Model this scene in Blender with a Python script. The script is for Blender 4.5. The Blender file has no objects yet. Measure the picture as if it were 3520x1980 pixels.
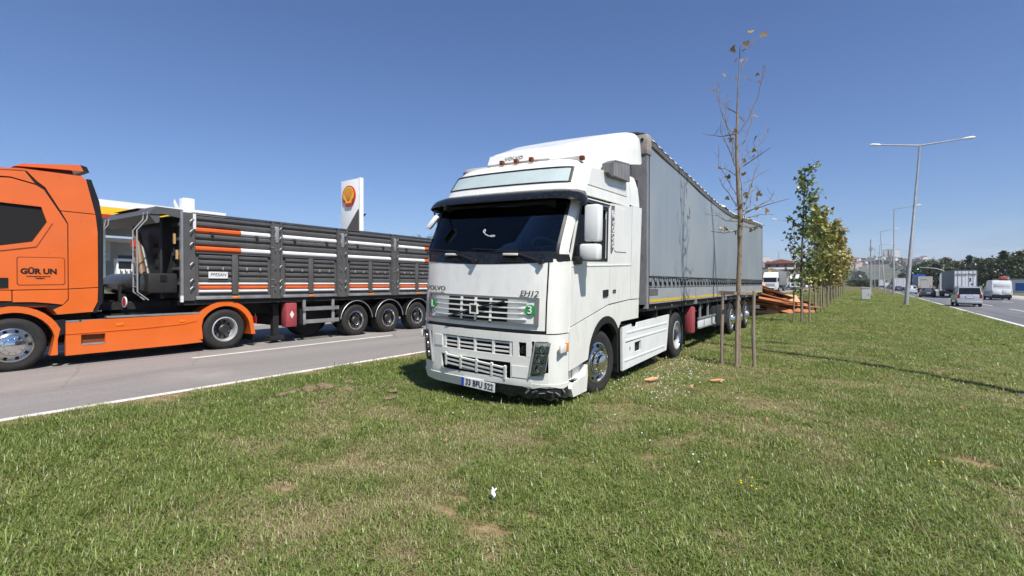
import bpy, bmesh, math, random
import numpy as np
from mathutils import Vector, Matrix, Euler
from mathutils.geometry import tessellate_polygon

R = math.radians
scene = bpy.context.scene
COL = scene.collection
# ------------------------------------------------------------------ camera, sky, sun, exposure
# world axes: +Y runs along the dual carriageway (away from the viewer), +X to its right, metres
TH = R(33.6)
cam_d = bpy.data.cameras.new('camera')
cam_d.lens = 17.55
cam_d.sensor_width = 36
cam_d.clip_end = 9000
cam_d.clip_start = 0.05
cam = bpy.data.objects.new('camera', cam_d)
cam.location = (0, 0, 1.49)
cam.rotation_euler = (R(89.5), 0, TH)
COL.objects.link(cam)
scene.camera = cam

SUN_EL, SUN_AZ = R(55), math.atan2(.88, -.48)      # azimuth from +Y towards +X
world = bpy.data.worlds.new('World')
scene.world = world
world.use_nodes = True
nt = world.node_tree
nt.nodes.clear()
wo = nt.nodes.new('ShaderNodeOutputWorld')
bg = nt.nodes.new('ShaderNodeBackground')
sky = nt.nodes.new('ShaderNodeTexSky')
sky.sky_type = 'NISHITA'
sky.sun_disc = False
sky.sun_elevation = SUN_EL
sky.sun_rotation = SUN_AZ
sky.altitude = 20
sky.air_density = 1.0
sky.dust_density = 0.35
sky.ozone_density = 4.0
bg.inputs['Strength'].default_value = 0.076
# thin cumulus low over the horizon, all the way round
tc = nt.nodes.new('ShaderNodeTexCoord')
sep = nt.nodes.new('ShaderNodeSeparateXYZ')
mp = nt.nodes.new('ShaderNodeMapping'); mp.inputs['Scale'].default_value = (6, 6, 34)
nz = nt.nodes.new('ShaderNodeTexNoise'); nz.inputs['Scale'].default_value = 1.0; nz.inputs['Detail'].default_value = 5
r1 = nt.nodes.new('ShaderNodeMapRange'); r1.inputs['From Min'].default_value = .46; r1.inputs['From Max'].default_value = .72
r2 = nt.nodes.new('ShaderNodeMapRange'); r2.inputs['From Min'].default_value = .10; r2.inputs['From Max'].default_value = .055
mu = nt.nodes.new('ShaderNodeMath'); mu.operation = 'MULTIPLY'
mu2 = nt.nodes.new('ShaderNodeMath'); mu2.operation = 'MULTIPLY'; mu2.inputs[1].default_value = .6
mx = nt.nodes.new('ShaderNodeMixRGB'); mx.inputs['Color2'].default_value = (7.2, 7.4, 8.0, 1)
L = nt.links.new
L(tc.outputs['Generated'], sep.inputs[0]); L(tc.outputs['Generated'], mp.inputs[0]); L(mp.outputs[0], nz.inputs['Vector'])
L(nz.outputs['Fac'], r1.inputs['Value']); L(sep.outputs['Z'], r2.inputs['Value'])
L(r1.outputs[0], mu.inputs[0]); L(r2.outputs[0], mu.inputs[1]); L(mu.outputs[0], mu2.inputs[0])
L(mu2.outputs[0], mx.inputs['Fac']); L(sky.outputs[0], mx.inputs['Color1']); wb = nt.nodes.new('ShaderNodeMixRGB'); wb.blend_type = 'MULTIPLY'; wb.inputs['Fac'].default_value = 1; wb.inputs['Color2'].default_value = (.755, .905, 1.18, 1)
L(mx.outputs[0], wb.inputs['Color1']); L(wb.outputs[0], bg.inputs['Color'])
L(bg.outputs[0], wo.inputs[0])

sun_d = bpy.data.lights.new('sun', 'SUN')
sun_d.energy = 4.9
sun_d.angle = R(.55)
sun_d.color = (1.0, .955, .88)
sun = bpy.data.objects.new('sun', sun_d)
sdir = Vector((math.sin(SUN_AZ) * math.cos(SUN_EL), math.cos(SUN_AZ) * math.cos(SUN_EL), math.sin(SUN_EL)))
sun.rotation_euler = (-sdir).to_track_quat('-Z', 'Y').to_euler()
sun.location = (20, -20, 40)
COL.objects.link(sun)

vs = scene.view_settings
vs.view_transform = 'Standard'
vs.look = 'None'
vs.exposure = 0.44
vs.gamma = 1
vs.use_curve_mapping = False
scene.render.engine = 'CYCLES'
scene.cycles.use_denoising = True
scene.cycles.max_bounces = 6
scene.cycles.transparent_max_bounces = 12
scene.cycles.caustics_reflective = False
scene.cycles.caustics_refractive = False

# ------------------------------------------------------------------ mesh helpers
class MB:
    def __init__(s):
        s.v = []; s.f = []
    def add(s, vs, fs):
        b = len(s.v)
        s.v += [tuple(v) for v in vs]
        s.f += [[i + b for i in f] for f in fs]
        return s
    def box(s, x0, x1, y0, y1, z0, z1, ch=0, M=None):
        if ch <= 0:
            v = [(x, y, z) for x in (x0, x1) for y in (y0, y1) for z in (z0, z1)]
            f = [(0, 1, 3, 2), (4, 6, 7, 5), (0, 4, 5, 1), (2, 3, 7, 6), (0, 2, 6, 4), (1, 5, 7, 3)]
        else:
            bm = bmesh.new()
            bmesh.ops.create_cube(bm, size=1)
            for w in bm.verts:
                w.co = (x0 + (w.co.x + .5) * (x1 - x0), y0 + (w.co.y + .5) * (y1 - y0), z0 + (w.co.z + .5) * (z1 - z0))
            bmesh.ops.bevel(bm, geom=bm.edges[:], offset=ch, segments=2, profile=.5, affect='EDGES')
            bm.verts.index_update()
            v = [w.co.copy() for w in bm.verts]; f = [[w.index for w in q.verts] for q in bm.faces]
            bm.free()
        if M is not None: v = [M @ Vector(w) for w in v]
        return s.add(v, f)
    def cyl(s, p0, p1, r0, r1=None, n=12, cap=True):
        return s.tube([p0, p1], [r0, r0 if r1 is None else r1], n, cap)
    def tube(s, pts, rs, n=8, cap=True):
        pts = [Vector(p) for p in pts]
        if not hasattr(rs, '__len__'): rs = [rs] * len(pts)
        vs_, fs = [], []
        up = None
        for i, p in enumerate(pts):
            d = (pts[min(i + 1, len(pts) - 1)] - pts[max(i - 1, 0)])
            d = d.normalized() if d.length > 1e-9 else Vector((0, 0, 1))
            if up is None:
                up = Vector((0, 0, 1)) if abs(d.z) < .9 else Vector((1, 0, 0))
            a = (up - d * up.dot(d))
            a = a.normalized() if a.length > 1e-6 else d.orthogonal().normalized()
            up = a
            b = d.cross(a)
            for k in range(n):
                t = 2 * math.pi * k / n
                vs_.append(p + (a * math.cos(t) + b * math.sin(t)) * rs[i])
        for i in range(len(pts) - 1):
            for k in range(n):
                k2 = (k + 1) % n
                fs.append((i * n + k, i * n + k2, (i + 1) * n + k2, (i + 1) * n + k))
        if cap:
            fs.append(tuple(range(n - 1, -1, -1)))
            fs.append(tuple((len(pts) - 1) * n + k for k in range(n)))
        return s.add(vs_, fs)
    def lathe(s, prof, c=(0, 0, 0), axis='x', n=24, closed=False):
        c = Vector(c); vs_, fs = [], []
        for r, a in prof:
            for k in range(n):
                t = 2 * math.pi * k / n
                u, w = r * math.cos(t), r * math.sin(t)
                vs_.append(c + Vector({'x': (a, u, w), 'y': (u, a, w), 'z': (u, w, a)}[axis]))
        m = len(prof)
        for i in range(m if closed else m - 1):
            j = (i + 1) % m
            for k in range(n):
                k2 = (k + 1) % n
                fs.append((i * n + k, i * n + k2, j * n + k2, j * n + k))
        if not closed:
            fs.append(tuple(range(n)))
            fs.append(tuple((m - 1) * n + k for k in range(n)))
        return s.add(vs_, fs)
    def prism(s, poly, ax, a0, a1, holes=()):
        def P(p, a):
            return {'x': (a, p[0], p[1]), 'y': (p[0], a, p[1]), 'z': (p[0], p[1], a)}[ax]
        loops = [list(poly)] + [list(h) for h in holes]
        flat = [p for l in loops for p in l]
        n = len(flat)
        vs_ = [P(p, a0) for p in flat] + [P(p, a1) for p in flat]
        fs = []
        if holes or len(poly) > 4:
            for t in tessellate_polygon([[Vector((p[0], p[1], 0)) for p in l] for l in loops]):
                fs.append(tuple(t)); fs.append(tuple(n + i for i in reversed(t)))
        else:
            fs.append(tuple(range(n))); fs.append(tuple(range(2 * n - 1, n - 1, -1)))
        b = 0
        for l in loops:
            m = len(l)
            for i in range(m):
                j = (i + 1) % m
                fs.append((b + i, b + j, n + b + j, n + b + i))
            b += m
        return s.add(vs_, fs)
    def grid(s, fn, nu, nv, back=None):
        g = [fn(i / nu, j / nv) for i in range(nu + 1) for j in range(nv + 1)]
        k = nv + 1
        fs = [(i * k + j, (i + 1) * k + j, (i + 1) * k + j + 1, i * k + j + 1) for i in range(nu) for j in range(nv)]
        if back is None: return s.add(g, fs)
        h = [back(i / nu, j / nv) for i in range(nu + 1) for j in range(nv + 1)]
        N = len(g)
        fs += [tuple(N + q for q in reversed(f)) for f in fs]
        for i in range(nu):
            for j, fl in ((0, 1), (nv, 0)):
                a, b = i * k + j, (i + 1) * k + j
                fs.append((a, N + a, N + b, b) if not fl else (a, b, N + b, N + a))
        for j in range(nv):
            for i in (0, nu):
                a, b = i * k + j, i * k + j + 1
                fs.append((a, b, N + b, N + a))
        return s.add(g + h, fs)
    def mesh(s, name, mat=None, smooth=35, fix=True):
        me = bpy.data.meshes.new(name)
        me.from_pydata([tuple(v) for v in s.v], [], s.f)
        if fix and len(s.f) < 60000:
            bm = bmesh.new(); bm.from_mesh(me)
            bmesh.ops.recalc_face_normals(bm, faces=bm.faces[:])
            bm.to_mesh(me); bm.free()
        if smooth:
            me.polygons.foreach_set('use_smooth', [True] * len(me.polygons))
            me.set_sharp_from_angle(angle=R(smooth))
        if mat is not None: me.materials.append(mat)
        return me
    def build(s, name, mat, parent=None, smooth=35, fix=True):
        return link(name, s.mesh(name, mat, smooth, fix), parent)

def link(name, me, parent=None, loc=None):
    o = bpy.data.objects.new(name, me)
    COL.objects.link(o)
    o.parent = parent
    if loc is not None: o.location = loc
    return o
def tag(o, label=None, cat=None, group=None, kind=None):
    if label: o['label'] = label
    if cat: o['category'] = cat
    if group: o['group'] = group
    if kind: o['kind'] = kind
    return o
def thing(name, label, cat, loc=(0, 0, 0), rz=0, group=None):
    o = link(name, None); o.location = loc; o.rotation_euler = (0, 0, rz)
    o.empty_display_size = .2
    return tag(o, label, cat, group)
def part(name, parent):
    o = link(name, None, parent); o.empty_display_size = .1
    return o
def copy_tree(o, parent=None):
    c = o.copy(); COL.objects.link(c); c.parent = parent
    for ch in list(o.children): copy_tree(ch, c)
    return c
def B(name, mat, parent, *boxes, ch=0, smooth=35):
    m = MB()
    for b in boxes: m.box(*b, ch=ch)
    return m.build(name, mat, parent, smooth)
def text(name, body, size, mat, parent, loc, rot, ext=.003, sx=1.0, align='CENTER', shear=0, bold=.0015):
    cu = bpy.data.curves.new(name, 'FONT')
    cu.body = body; cu.size = size; cu.extrude = ext; cu.align_x = align; cu.align_y = 'CENTER'; cu.shear = shear
    cu.resolution_u = 3; cu.offset = bold
    t = bpy.data.objects.new('tmp', cu); COL.objects.link(t)
    bpy.context.view_layer.update()
    me = bpy.data.meshes.new_from_object(t)
    bpy.data.objects.remove(t)
    me.materials.clear(); me.materials.append(mat)
    o = link(name, me, parent, loc)
    o.rotation_euler = rot; o.scale = (sx, 1, 1)
    return o
FRONT, SIDE, LSIDE, BACK = (R(90), 0, 0), (R(90), 0, R(90)), (R(90), 0, R(-90)), (R(90), 0, R(180))

# ------------------------------------------------------------------ materials
def srgb(h):
    h = h.lstrip('#')
    return tuple(((int(h[i:i + 2], 16) / 255 + .055) / 1.055) ** 2.4 if int(h[i:i + 2], 16) > 10 else int(h[i:i + 2], 16) / 255 / 12.92 for i in (0, 2, 4))
def mat(name, col, rough=.5, metal=0, var=.12, scale=4, bump=0, bscale=40, coat=0, alpha=1, trans=0, emit=None, dirt=0, dcol=(.16, .13, .1), stretch=(1, 1, 1), spec=.5, ior=1.45):
    m = bpy.data.materials.new(name); m.use_nodes = True
    n = m.node_tree.nodes; l = m.node_tree.links
    p = n['Principled BSDF']
    col = srgb(col) if isinstance(col, str) else col
    p.inputs['Base Color'].default_value = (*col, 1)
    p.inputs['Roughness'].default_value = rough; p.inputs['Metallic'].default_value = metal
    p.inputs['Specular IOR Level'].default_value = spec; p.inputs['IOR'].default_value = ior
    p.inputs['Coat Weight'].default_value = coat; p.inputs['Coat Roughness'].default_value = .06
    p.inputs['Transmission Weight'].default_value = trans; p.inputs['Alpha'].default_value = alpha
    if emit:
        p.inputs['Emission Color'].default_value = (*emit[:3], 1); p.inputs['Emission Strength'].default_value = emit[3]
    t = n.new('ShaderNodeTexCoord'); mpp = n.new('ShaderNodeMapping'); mpp.inputs['Scale'].default_value = stretch
    l.new(t.outputs['Object'], mpp.inputs[0])
    if var or dirt:
        a = n.new('ShaderNodeTexNoise'); a.inputs['Scale'].default_value = scale; a.inputs['Detail'].default_value = 7; a.inputs['Roughness'].default_value = .6
        l.new(mpp.outputs[0], a.inputs['Vector'])
        mr = n.new('ShaderNodeMapRange'); mr.inputs['From Min'].default_value = .3; mr.inputs['From Max'].default_value = .7
        mr.inputs['To Min'].default_value = 1 - var; mr.inputs['To Max'].default_value = 1 + var * .6
        l.new(a.outputs['Fac'], mr.inputs['Value'])
        hm = n.new('ShaderNodeMixRGB'); hm.blend_type = 'MULTIPLY'; hm.inputs['Fac'].default_value = 1
        hm.inputs['Color1'].default_value = (*col, 1); l.new(mr.outputs[0], hm.inputs['Color2'])
        out = hm.outputs[0]
        if dirt:
            b = n.new('ShaderNodeTexNoise'); b.inputs['Scale'].default_value = scale * 2.7; b.inputs['Detail'].default_value = 9; b.inputs['Roughness'].default_value = .7
            l.new(mpp.outputs[0], b.inputs['Vector'])
            r = n.new('ShaderNodeMapRange'); r.inputs['From Min'].default_value = .5; r.inputs['From Max'].default_value = .8; r.inputs['To Max'].default_value = dirt
            l.new(b.outputs['Fac'], r.inputs['Value'])
            x = n.new('ShaderNodeMixRGB'); x.inputs['Color2'].default_value = (*dcol, 1)
            l.new(r.outputs[0], x.inputs['Fac']); l.new(out, x.inputs['Color1']); out = x.outputs[0]
        l.new(out, p.inputs['Base Color'])
        rr = n.new('ShaderNodeMapRange'); rr.inputs['To Min'].default_value = max(0, rough - .12); rr.inputs['To Max'].default_value = min(1, rough + .12)
        l.new(a.outputs['Fac'], rr.inputs['Value']); l.new(rr.outputs[0], p.inputs['Roughness'])
    if bump:
        c = n.new('ShaderNodeTexNoise'); c.inputs['Scale'].default_value = bscale; c.inputs['Detail'].default_value = 6
        l.new(mpp.outputs[0], c.inputs['Vector'])
        bp = n.new('ShaderNodeBump'); bp.inputs['Strength'].default_value = bump; bp.inputs['Distance'].default_value = .02
        l.new(c.outputs['Fac'], bp.inputs['Height']); l.new(bp.outputs[0], p.inputs['Normal'])
    return m
def glass(name, tint, gloss=.12, alpha=.35):
    m = bpy.data.materials.new(name); m.use_nodes = True
    n = m.node_tree.nodes; l = m.node_tree.links; n.clear()
    o = n.new('ShaderNodeOutputMaterial'); tr = n.new('ShaderNodeBsdfTransparent'); tr.inputs[0].default_value = (*tint, 1)
    gl = n.new('ShaderNodeBsdfGlossy'); gl.inputs['Roughness'].default_value = .02
    fr = n.new('ShaderNodeFresnel'); fr.inputs[0].default_value = 1.5
    mx_ = n.new('ShaderNodeMixShader'); l.new(fr.outputs[0], mx_.inputs[0]); l.new(tr.outputs[0], mx_.inputs[1]); l.new(gl.outputs[0], mx_.inputs[2])
    l.new(mx_.outputs[0], o.inputs[0])
    return m
K = {}
K['white'] = mat('white_paint', (.78, .775, .72), .32, var=.07, scale=2.2, coat=.3, dirt=.34, dcol=(.46, .42, .35), stretch=(1.6, 1.6, .6))
K['white2'] = mat('white_paint_far', (.78, .78, .77), .4, var=.05)
K['whitep'] = mat('white_plastic', (.72, .71, .66), .5, var=.06, dirt=.15, dcol=(.4, .37, .3))
K['black'] = mat('black_plastic', (.012, .012, .013), .45, var=.2)
K['dark'] = mat('dark_cavity', (.006, .006, .006), .8, var=0)
K['gloss'] = mat('gloss_black', (.012, .014, .016), .16, var=.4, scale=9, dirt=.12, dcol=(.2, .2, .2))
K['rubber'] = mat('tyre_rubber', (.022, .021, .02), .82, var=.3, scale=7, dirt=.35, dcol=(.09, .08, .065))
K['rim'] = mat('polished_rim', (.62, .61, .58), .25, 1, var=.15)
K['rimsteel'] = mat('steel_rim', (.62, .62, .61), .38, .55, var=.2, dirt=.3)
K['rimdisc'] = mat('rim_disc', (.2, .2, .2), .5, .4, var=.25, dirt=.4)
K['rimdark'] = mat('rim_dark', (.05, .05, .05), .5, .5)
K['chrome'] = mat('chrome', (.75, .75, .74), .1, 1, var=.1)
K['orange'] = mat('orange_paint', (.72, .14, .02), .3, var=.07, scale=2, coat=.5, dirt=.16, dcol=(.42, .2, .11))
K['orange2'] = mat('orange_panel', (.68, .12, .025), .45, var=.1)
K['amber'] = mat('amber_lens', (.75, .2, .01), .25, var=.05)
K['amberd'] = mat('amber_lens_dark', (.16, .04, .01), .3, var=.2)
K['red'] = mat('red_lens', (.28, .012, .012), .3)
K['sideglass'] = mat('side_glass', (.006, .007, .008), .25, var=0, spec=.15)
K['redp'] = mat('red_plastic', (.33, .055, .065), .55, var=.15, dirt=.15, dcol=(.5, .3, .3))
K['grey'] = mat('grey_panel', (.095, .094, .092), .4, var=.15, dirt=.1, dcol=(.2, .19, .17))
K['greyl'] = mat('light_grey', (.3, .3, .3), .5, var=.15)
K['alu'] = mat('aluminium', (.48, .48, .47), .42, .7, var=.2, dirt=.2)
K['chassis'] = mat('chassis', (.016, .016, .016), .7, var=.3, dirt=.2, dcol=(.06, .05, .04))
K['tarp'] = None
K['yellow'] = mat('yellow_tape', (.62, .42, .03), .5, var=.2, dirt=.35, dcol=(.3, .28, .22), scale=8)
K['glassd'] = glass('windscreen_glass', (.62, .70, .74))
K['glassv'] = mat('tinted_glass', (.012, .014, .016), .06, var=0)
K['lens'] = glass('lamp_glass', (.9, .92, .92))
K['hooksteel'] = mat('hook_steel', (.25, .25, .25), .5, .5, var=.2)
K['visor'] = mat('visor_smoke', (.008, .009, .010), .2, var=.3, scale=9, dirt=.15, dcol=(.16, .16, .16), spec=.3)
K['steel'] = mat('galvanised', (.42, .42, .41), .5, .5, var=.2)
K['wood'] = mat('grey_stake_wood', (.27, .22, .17), .85, var=.3, scale=9, stretch=(6, 6, .7), bump=.3)
K['bark'] = mat('plane_bark', (.25, .19, .125), .9, var=.4, scale=14, bump=.5, bscale=60, dirt=.5, dcol=(.1, .075, .05))
K['barkd'] = mat('bark_dark', (.1, .08, .06), .9, var=.35, scale=8)
K['green'] = mat('green_sticker', (.02, .3, .06), .5, var=.05)
K['txt'] = mat('grey_letters', (.1, .1, .1), .4)
K['blackt'] = mat('black_letters', (.008, .008, .008), .5, var=0)
K['whitet'] = mat('white_letters', (.8, .8, .8), .5, var=0)
K['blue'] = mat('blue_plate', (.02, .08, .45), .5, var=0)
# ------------------------------------------------------------------ setting: ground, roads, lawn
RZ = -0.58                                   # the right carriageway lies lower than the left one
def redge(s): return 6.3 + .0267 * s          # inner white line of the right carriageway
def lawn_z(u, s):
    t = min(max((u - .3) / (redge(s) - .55), 0), 1)
    return -.56 * t * t * (3 - 2 * t)
rng = np.random.default_rng(7)
random.seed(7)
def vnoise(x, y, sc, seed=0):
    x = np.asarray(x) / sc + 1000.3; y = np.asarray(y) / sc + 1000.7
    xi, yi = np.floor(x).astype(np.int64), np.floor(y).astype(np.int64)
    fx, fy = x - xi, y - yi
    fx = fx * fx * (3 - 2 * fx); fy = fy * fy * (3 - 2 * fy)
    def h(a, b):
        n = (a * 374761393 + b * 668265263 + seed * 974634777) & 0x7fffffff
        n = ((n ^ (n >> 13)) * 1274126177) & 0x7fffffff
        return ((n ^ (n >> 16)) & 0xffff) / 65535.
    return (h(xi, yi) * (1 - fx) + h(xi + 1, yi) * fx) * (1 - fy) + (h(xi, yi + 1) * (1 - fx) + h(xi + 1, yi + 1) * fx) * fy
def fbm(x, y, sc, seed=0):
    return (vnoise(x, y, sc, seed) + .5 * vnoise(x, y, sc / 2.1, seed + 1) + .25 * vnoise(x, y, sc / 4.3, seed + 2)) / 1.75
BARE = [(-2.19, 2.50, .20, .10), (-2.22, 2.68, .16, .09), (-1.80, 2.42, .2, .16), (-1.58, 2.2, .1, .12), (-1.9, 2.62, .16, .06), (-1.7, 2.72, .16, .07),
        (-6.15, 4.1, .5, .12), (-5.7, 4.45, .25, .1), (-5.1, 4.75, .16, .09), (2.05, 8.75, .5, .22), (-4.86, 4.45, .16, .08), (.9, 5.6, .3, .18), (2.2, 6.6, .5, .25), (-3.4, 2.1, .2, .15)]
def bare_amt(x, y):
    b = np.zeros_like(x)
    for (u, s, a, c_) in BARE:
        d = ((x - u) / a) ** 2 + ((y - s) / c_) ** 2
        b = np.maximum(b, np.clip(1.25 - d * (.6 + 1.3 * vnoise(x, y, .07, 5)), 0, .93))
    n = fbm(x, y, .55, 11)
    b = np.maximum(b, np.clip((n - .70) * 6, 0, .6))
    e = np.clip((-7.12 - x + (fbm(x, y, .45, 3) - .5) * 1.1) * 2.0, 0, .85)      # worn strip along the road
    return np.maximum(b, e)
def dry_amt(x, y):
    n = fbm(x, y, 1.3, 21) * .45 + fbm(x, y, .38, 31) * .55
    right = np.clip((x - .3 + (3.0 - y) * .35) / 4.5, 0, 1) * .06
    return np.clip((n + right - .47) * 4.2, 0, 1)

soil = mat('soil', (.2, .145, .085), .95, var=.35, scale=3, bump=.6, bscale=18, dirt=.5, dcol=(.30, .25, .13))
def ground_mat():
    m = bpy.data.materials.new('lawn_turf'); m.use_nodes = True
    n = m.node_tree.nodes; l = m.node_tree.links; p = n['Principled BSDF']; p.inputs['Roughness'].default_value = .95
    p.inputs['Specular IOR Level'].default_value = .1
    g = n.new('ShaderNodeNewGeometry')
    a = n.new('ShaderNodeTexNoise'); a.inputs['Scale'].default_value = 9; a.inputs['Detail'].default_value = 8
    b = n.new('ShaderNodeTexNoise'); b.inputs['Scale'].default_value = .8; b.inputs['Detail'].default_value = 5
    l.new(g.outputs['Position'], a.inputs['Vector']); l.new(g.outputs['Position'], b.inputs['Vector'])
    at = n.new('ShaderNodeAttribute'); at.attribute_name = 'bare'
    r = n.new('ShaderNodeValToRGB'); e = r.color_ramp.elements
    e[0].position = .3; e[0].color = (.06, .075, .022, 1); e[1].position = .7; e[1].color = (.20, .16, .08, 1)
    ad = n.new('ShaderNodeMath'); ad.operation = 'ADD'; sc = n.new('ShaderNodeMath'); sc.operation = 'MULTIPLY'; sc.inputs[1].default_value = .5
    l.new(a.outputs['Fac'], ad.inputs[0]); l.new(b.outputs['Fac'], ad.inputs[1]); l.new(ad.outputs[0], sc.inputs[0]); l.new(sc.outputs[0], r.inputs[0])
    r2_ = n.new('ShaderNodeValToRGB'); e = r2_.color_ramp.elements
    e[0].position = .32; e[0].color = (.15, .10, .055, 1); e[1].position = .68; e[1].color = (.36, .26, .15, 1)
    l.new(a.outputs['Fac'], r2_.inputs[0])
    x = n.new('ShaderNodeMixRGB'); l.new(at.outputs['Fac'], x.inputs[0]); l.new(r.outputs[0], x.inputs[1]); l.new(r2_.outputs[0], x.inputs[2])
    l.new(x.outputs[0], p.inputs['Base Color'])
    bp = n.new('ShaderNodeBump'); bp.inputs['Strength'].default_value = .8; bp.inputs['Distance'].default_value = .03
    l.new(a.outputs['Fac'], bp.inputs['Height']); l.new(bp.outputs[0], p.inputs['Normal'])
    return m
# far ground to the horizon
farg = mat('far_ground', (.16, .15, .09), .95, var=.35, scale=.02, dirt=.5, dcol=(.09, .11, .05))
gm = MB(); gm.grid(lambda a, b: (-5000 + 10000 * a, -3000 + 9000 * b, -.75), 2, 2)
tag(gm.build('ground', farg), 'flat far ground reaching the horizon', 'ground', kind='structure')

# median lawn
us = sorted(set([-7.62, -7.58] + list(np.linspace(-7.5, -3, 46)) + list(np.linspace(-3, 4, 71))))
ss = list(np.linspace(-12, 12, 200)) + list(np.linspace(12.5, 60, 90)) + list(np.linspace(62, 430, 60))
def lawn_grid():
    v = []; nu = len(us) + 14
    for s in ss:
        e = redge(s) - .14
        row = list(us) + list(np.linspace(4, e, 16)[1:-1])
        row[-1] = e
        for i, u in enumerate(row):
            zz = lawn_z(u, s)
            if i == 0: zz = -.06
            elif i == len(row) - 1: zz = RZ - .03
            else: zz += float(vnoise(u, s, .5, 9) - .5) * .03 * (1 if -7.4 < u < e - .3 else 0)
            v.append((u, s, zz))
        n = len(row)
    f = [(j * n + i, j * n + i + 1, (j + 1) * n + i + 1, (j + 1) * n + i) for j in range(len(ss) - 1) for i in range(n - 1)]
    return v, f
lv, lf = lawn_grid()
lm = MB(); lm.add(lv, lf)
lawn_me = lm.mesh('lawn', ground_mat(), 180, fix=False)
xy = np.array([(p[0], p[1]) for p in lv])
at = lawn_me.attributes.new('bare', 'FLOAT', 'POINT')
at.data.foreach_set('value', bare_amt(xy[:, 0], xy[:, 1]).astype(np.float32))
tag(link('lawn', lawn_me), 'wide grassy median between the two carriageways', 'lawn', kind='structure')

def asphalt(name, col, dark):
    m = bpy.data.materials.new(name); m.use_nodes = True
    n = m.node_tree.nodes; l = m.node_tree.links; p = n['Principled BSDF']; p.inputs['Roughness'].default_value = .85
    g = n.new('ShaderNodeNewGeometry'); mp_ = n.new('ShaderNodeMapping'); mp_.inputs['Scale'].default_value = (1, .05, 1)
    l.new(g.outputs['Position'], mp_.inputs[0])
    a = n.new('ShaderNodeTexNoise'); a.inputs['Scale'].default_value = 1.3; a.inputs['Detail'].default_value = 4; l.new(mp_.outputs[0], a.inputs['Vector'])
    b = n.new('ShaderNodeTexNoise'); b.inputs['Scale'].default_value = 55; b.inputs['Detail'].default_value = 3; l.new(g.outputs['Position'], b.inputs['Vector'])
    c_ = n.new('ShaderNodeTexNoise'); c_.inputs['Scale'].default_value = .35; c_.inputs['Detail'].default_value = 8; l.new(g.outputs['Position'], c_.inputs['Vector'])
    def mix(fac, c1, c2):
        x = n.new('ShaderNodeMixRGB'); l.new(fac, x.inputs[0])
        for i, cc in ((1, c1), (2, c2)):
            if isinstance(cc, tuple): x.inputs[i].default_value = (*cc, 1)
            else: l.new(cc, x.inputs[i])
        return x.outputs[0]
    ra = n.new('ShaderNodeMapRange'); ra.inputs['From Min'].default_value = .35; ra.inputs['From Max'].default_value = .65; l.new(a.outputs['Fac'], ra.inputs[0])
    o1 = mix(ra.outputs[0], dark, col)
    mm = n.new('ShaderNodeMixRGB'); mm.blend_type = 'MULTIPLY'; mm.inputs[0].default_value = 1
    rb = n.new('ShaderNodeMapRange'); rb.inputs['From Min'].default_value = .3; rb.inputs['From Max'].default_value = .7; rb.inputs['To Min'].default_value = .8; rb.inputs['To Max'].default_value = 1.15
    l.new(b.outputs['Fac'], rb.inputs[0]); l.new(o1, mm.inputs[1]); l.new(rb.outputs[0], mm.inputs[2])
    rc = n.new('ShaderNodeMapRange'); rc.inputs['From Min'].default_value = .56; rc.inputs['From Max'].default_value = .7; rc.inputs['To Max'].default_value = .75; l.new(c_.outputs['Fac'], rc.inputs[0])
    l.new(mix(rc.outputs[0], mm.outputs[0], (col[0] * 1.35, col[1] * 1.28, col[2] * 1.2)), p.inputs['Base Color'])
    # hairline cracks and dark tyre scuffs
    vo = n.new('ShaderNodeTexVoronoi'); vo.feature = 'DISTANCE_TO_EDGE'; vo.inputs['Scale'].default_value = .33
    wv = n.new('ShaderNodeMixRGB'); wv.blend_type = 'ADD'; wv.inputs[0].default_value = .5; l.new(g.outputs['Position'], wv.inputs[1]); l.new(c_.outputs['Color'], wv.inputs[2]); l.new(wv.outputs[0], vo.inputs['Vector'])
    rv_ = n.new('ShaderNodeMapRange'); rv_.inputs['From Min'].default_value = .0; rv_.inputs['From Max'].default_value = .006; rv_.inputs['To Min'].default_value = .28; rv_.inputs['To Max'].default_value = 0; l.new(vo.outputs['Distance'], rv_.inputs[0])
    bc = p.inputs['Base Color'].links[0].from_socket
    l.new(mix(rv_.outputs[0], bc, (.06, .057, .055)), p.inputs['Base Color'])
    mp2 = n.new('ShaderNodeMapping'); mp2.inputs['Scale'].default_value = (2.6, .045, 1); mp2.inputs['Location'].default_value = (3.1, .4, 0); l.new(g.outputs['Position'], mp2.inputs[0])
    ty = n.new('ShaderNodeTexNoise'); ty.inputs['Scale'].default_value = 1; ty.inputs['Detail'].default_value = 2; l.new(mp2.outputs[0], ty.inputs['Vector'])
    rt_ = n.new('ShaderNodeMapRange'); rt_.inputs['From Min'].default_value = .58; rt_.inputs['From Max'].default_value = .72; rt_.inputs['To Max'].default_value = .4; l.new(ty.outputs['Fac'], rt_.inputs[0])
    bc = p.inputs['Base Color'].links[0].from_socket
    l.new(mix(rt_.outputs[0], bc, (dark[0] * .55, dark[1] * .55, dark[2] * .55)), p.inputs['Base Color'])
    bp = n.new('ShaderNodeBump'); bp.inputs['Strength'].default_value = .35; bp.inputs['Distance'].default_value = .01; l.new(b.outputs['Fac'], bp.inputs['Height']); l.new(bp.outputs[0], p.inputs['Normal'])
    return m
asp1 = asphalt('asphalt_left', (.262, .242, .226), (.215, .2, .188))
asp2 = asphalt('asphalt_right', (.17, .17, .178), (.115, .115, .122))
paint = mat('road_paint', (.7, .69, .62), .7, var=.12, scale=3, dirt=.5, dcol=(.3, .28, .25))
rm = MB(); rm.grid(lambda a, b: (-18.1 + 10.55 * a, -60 + 900 * b, -.03), 2, 30)
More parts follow.
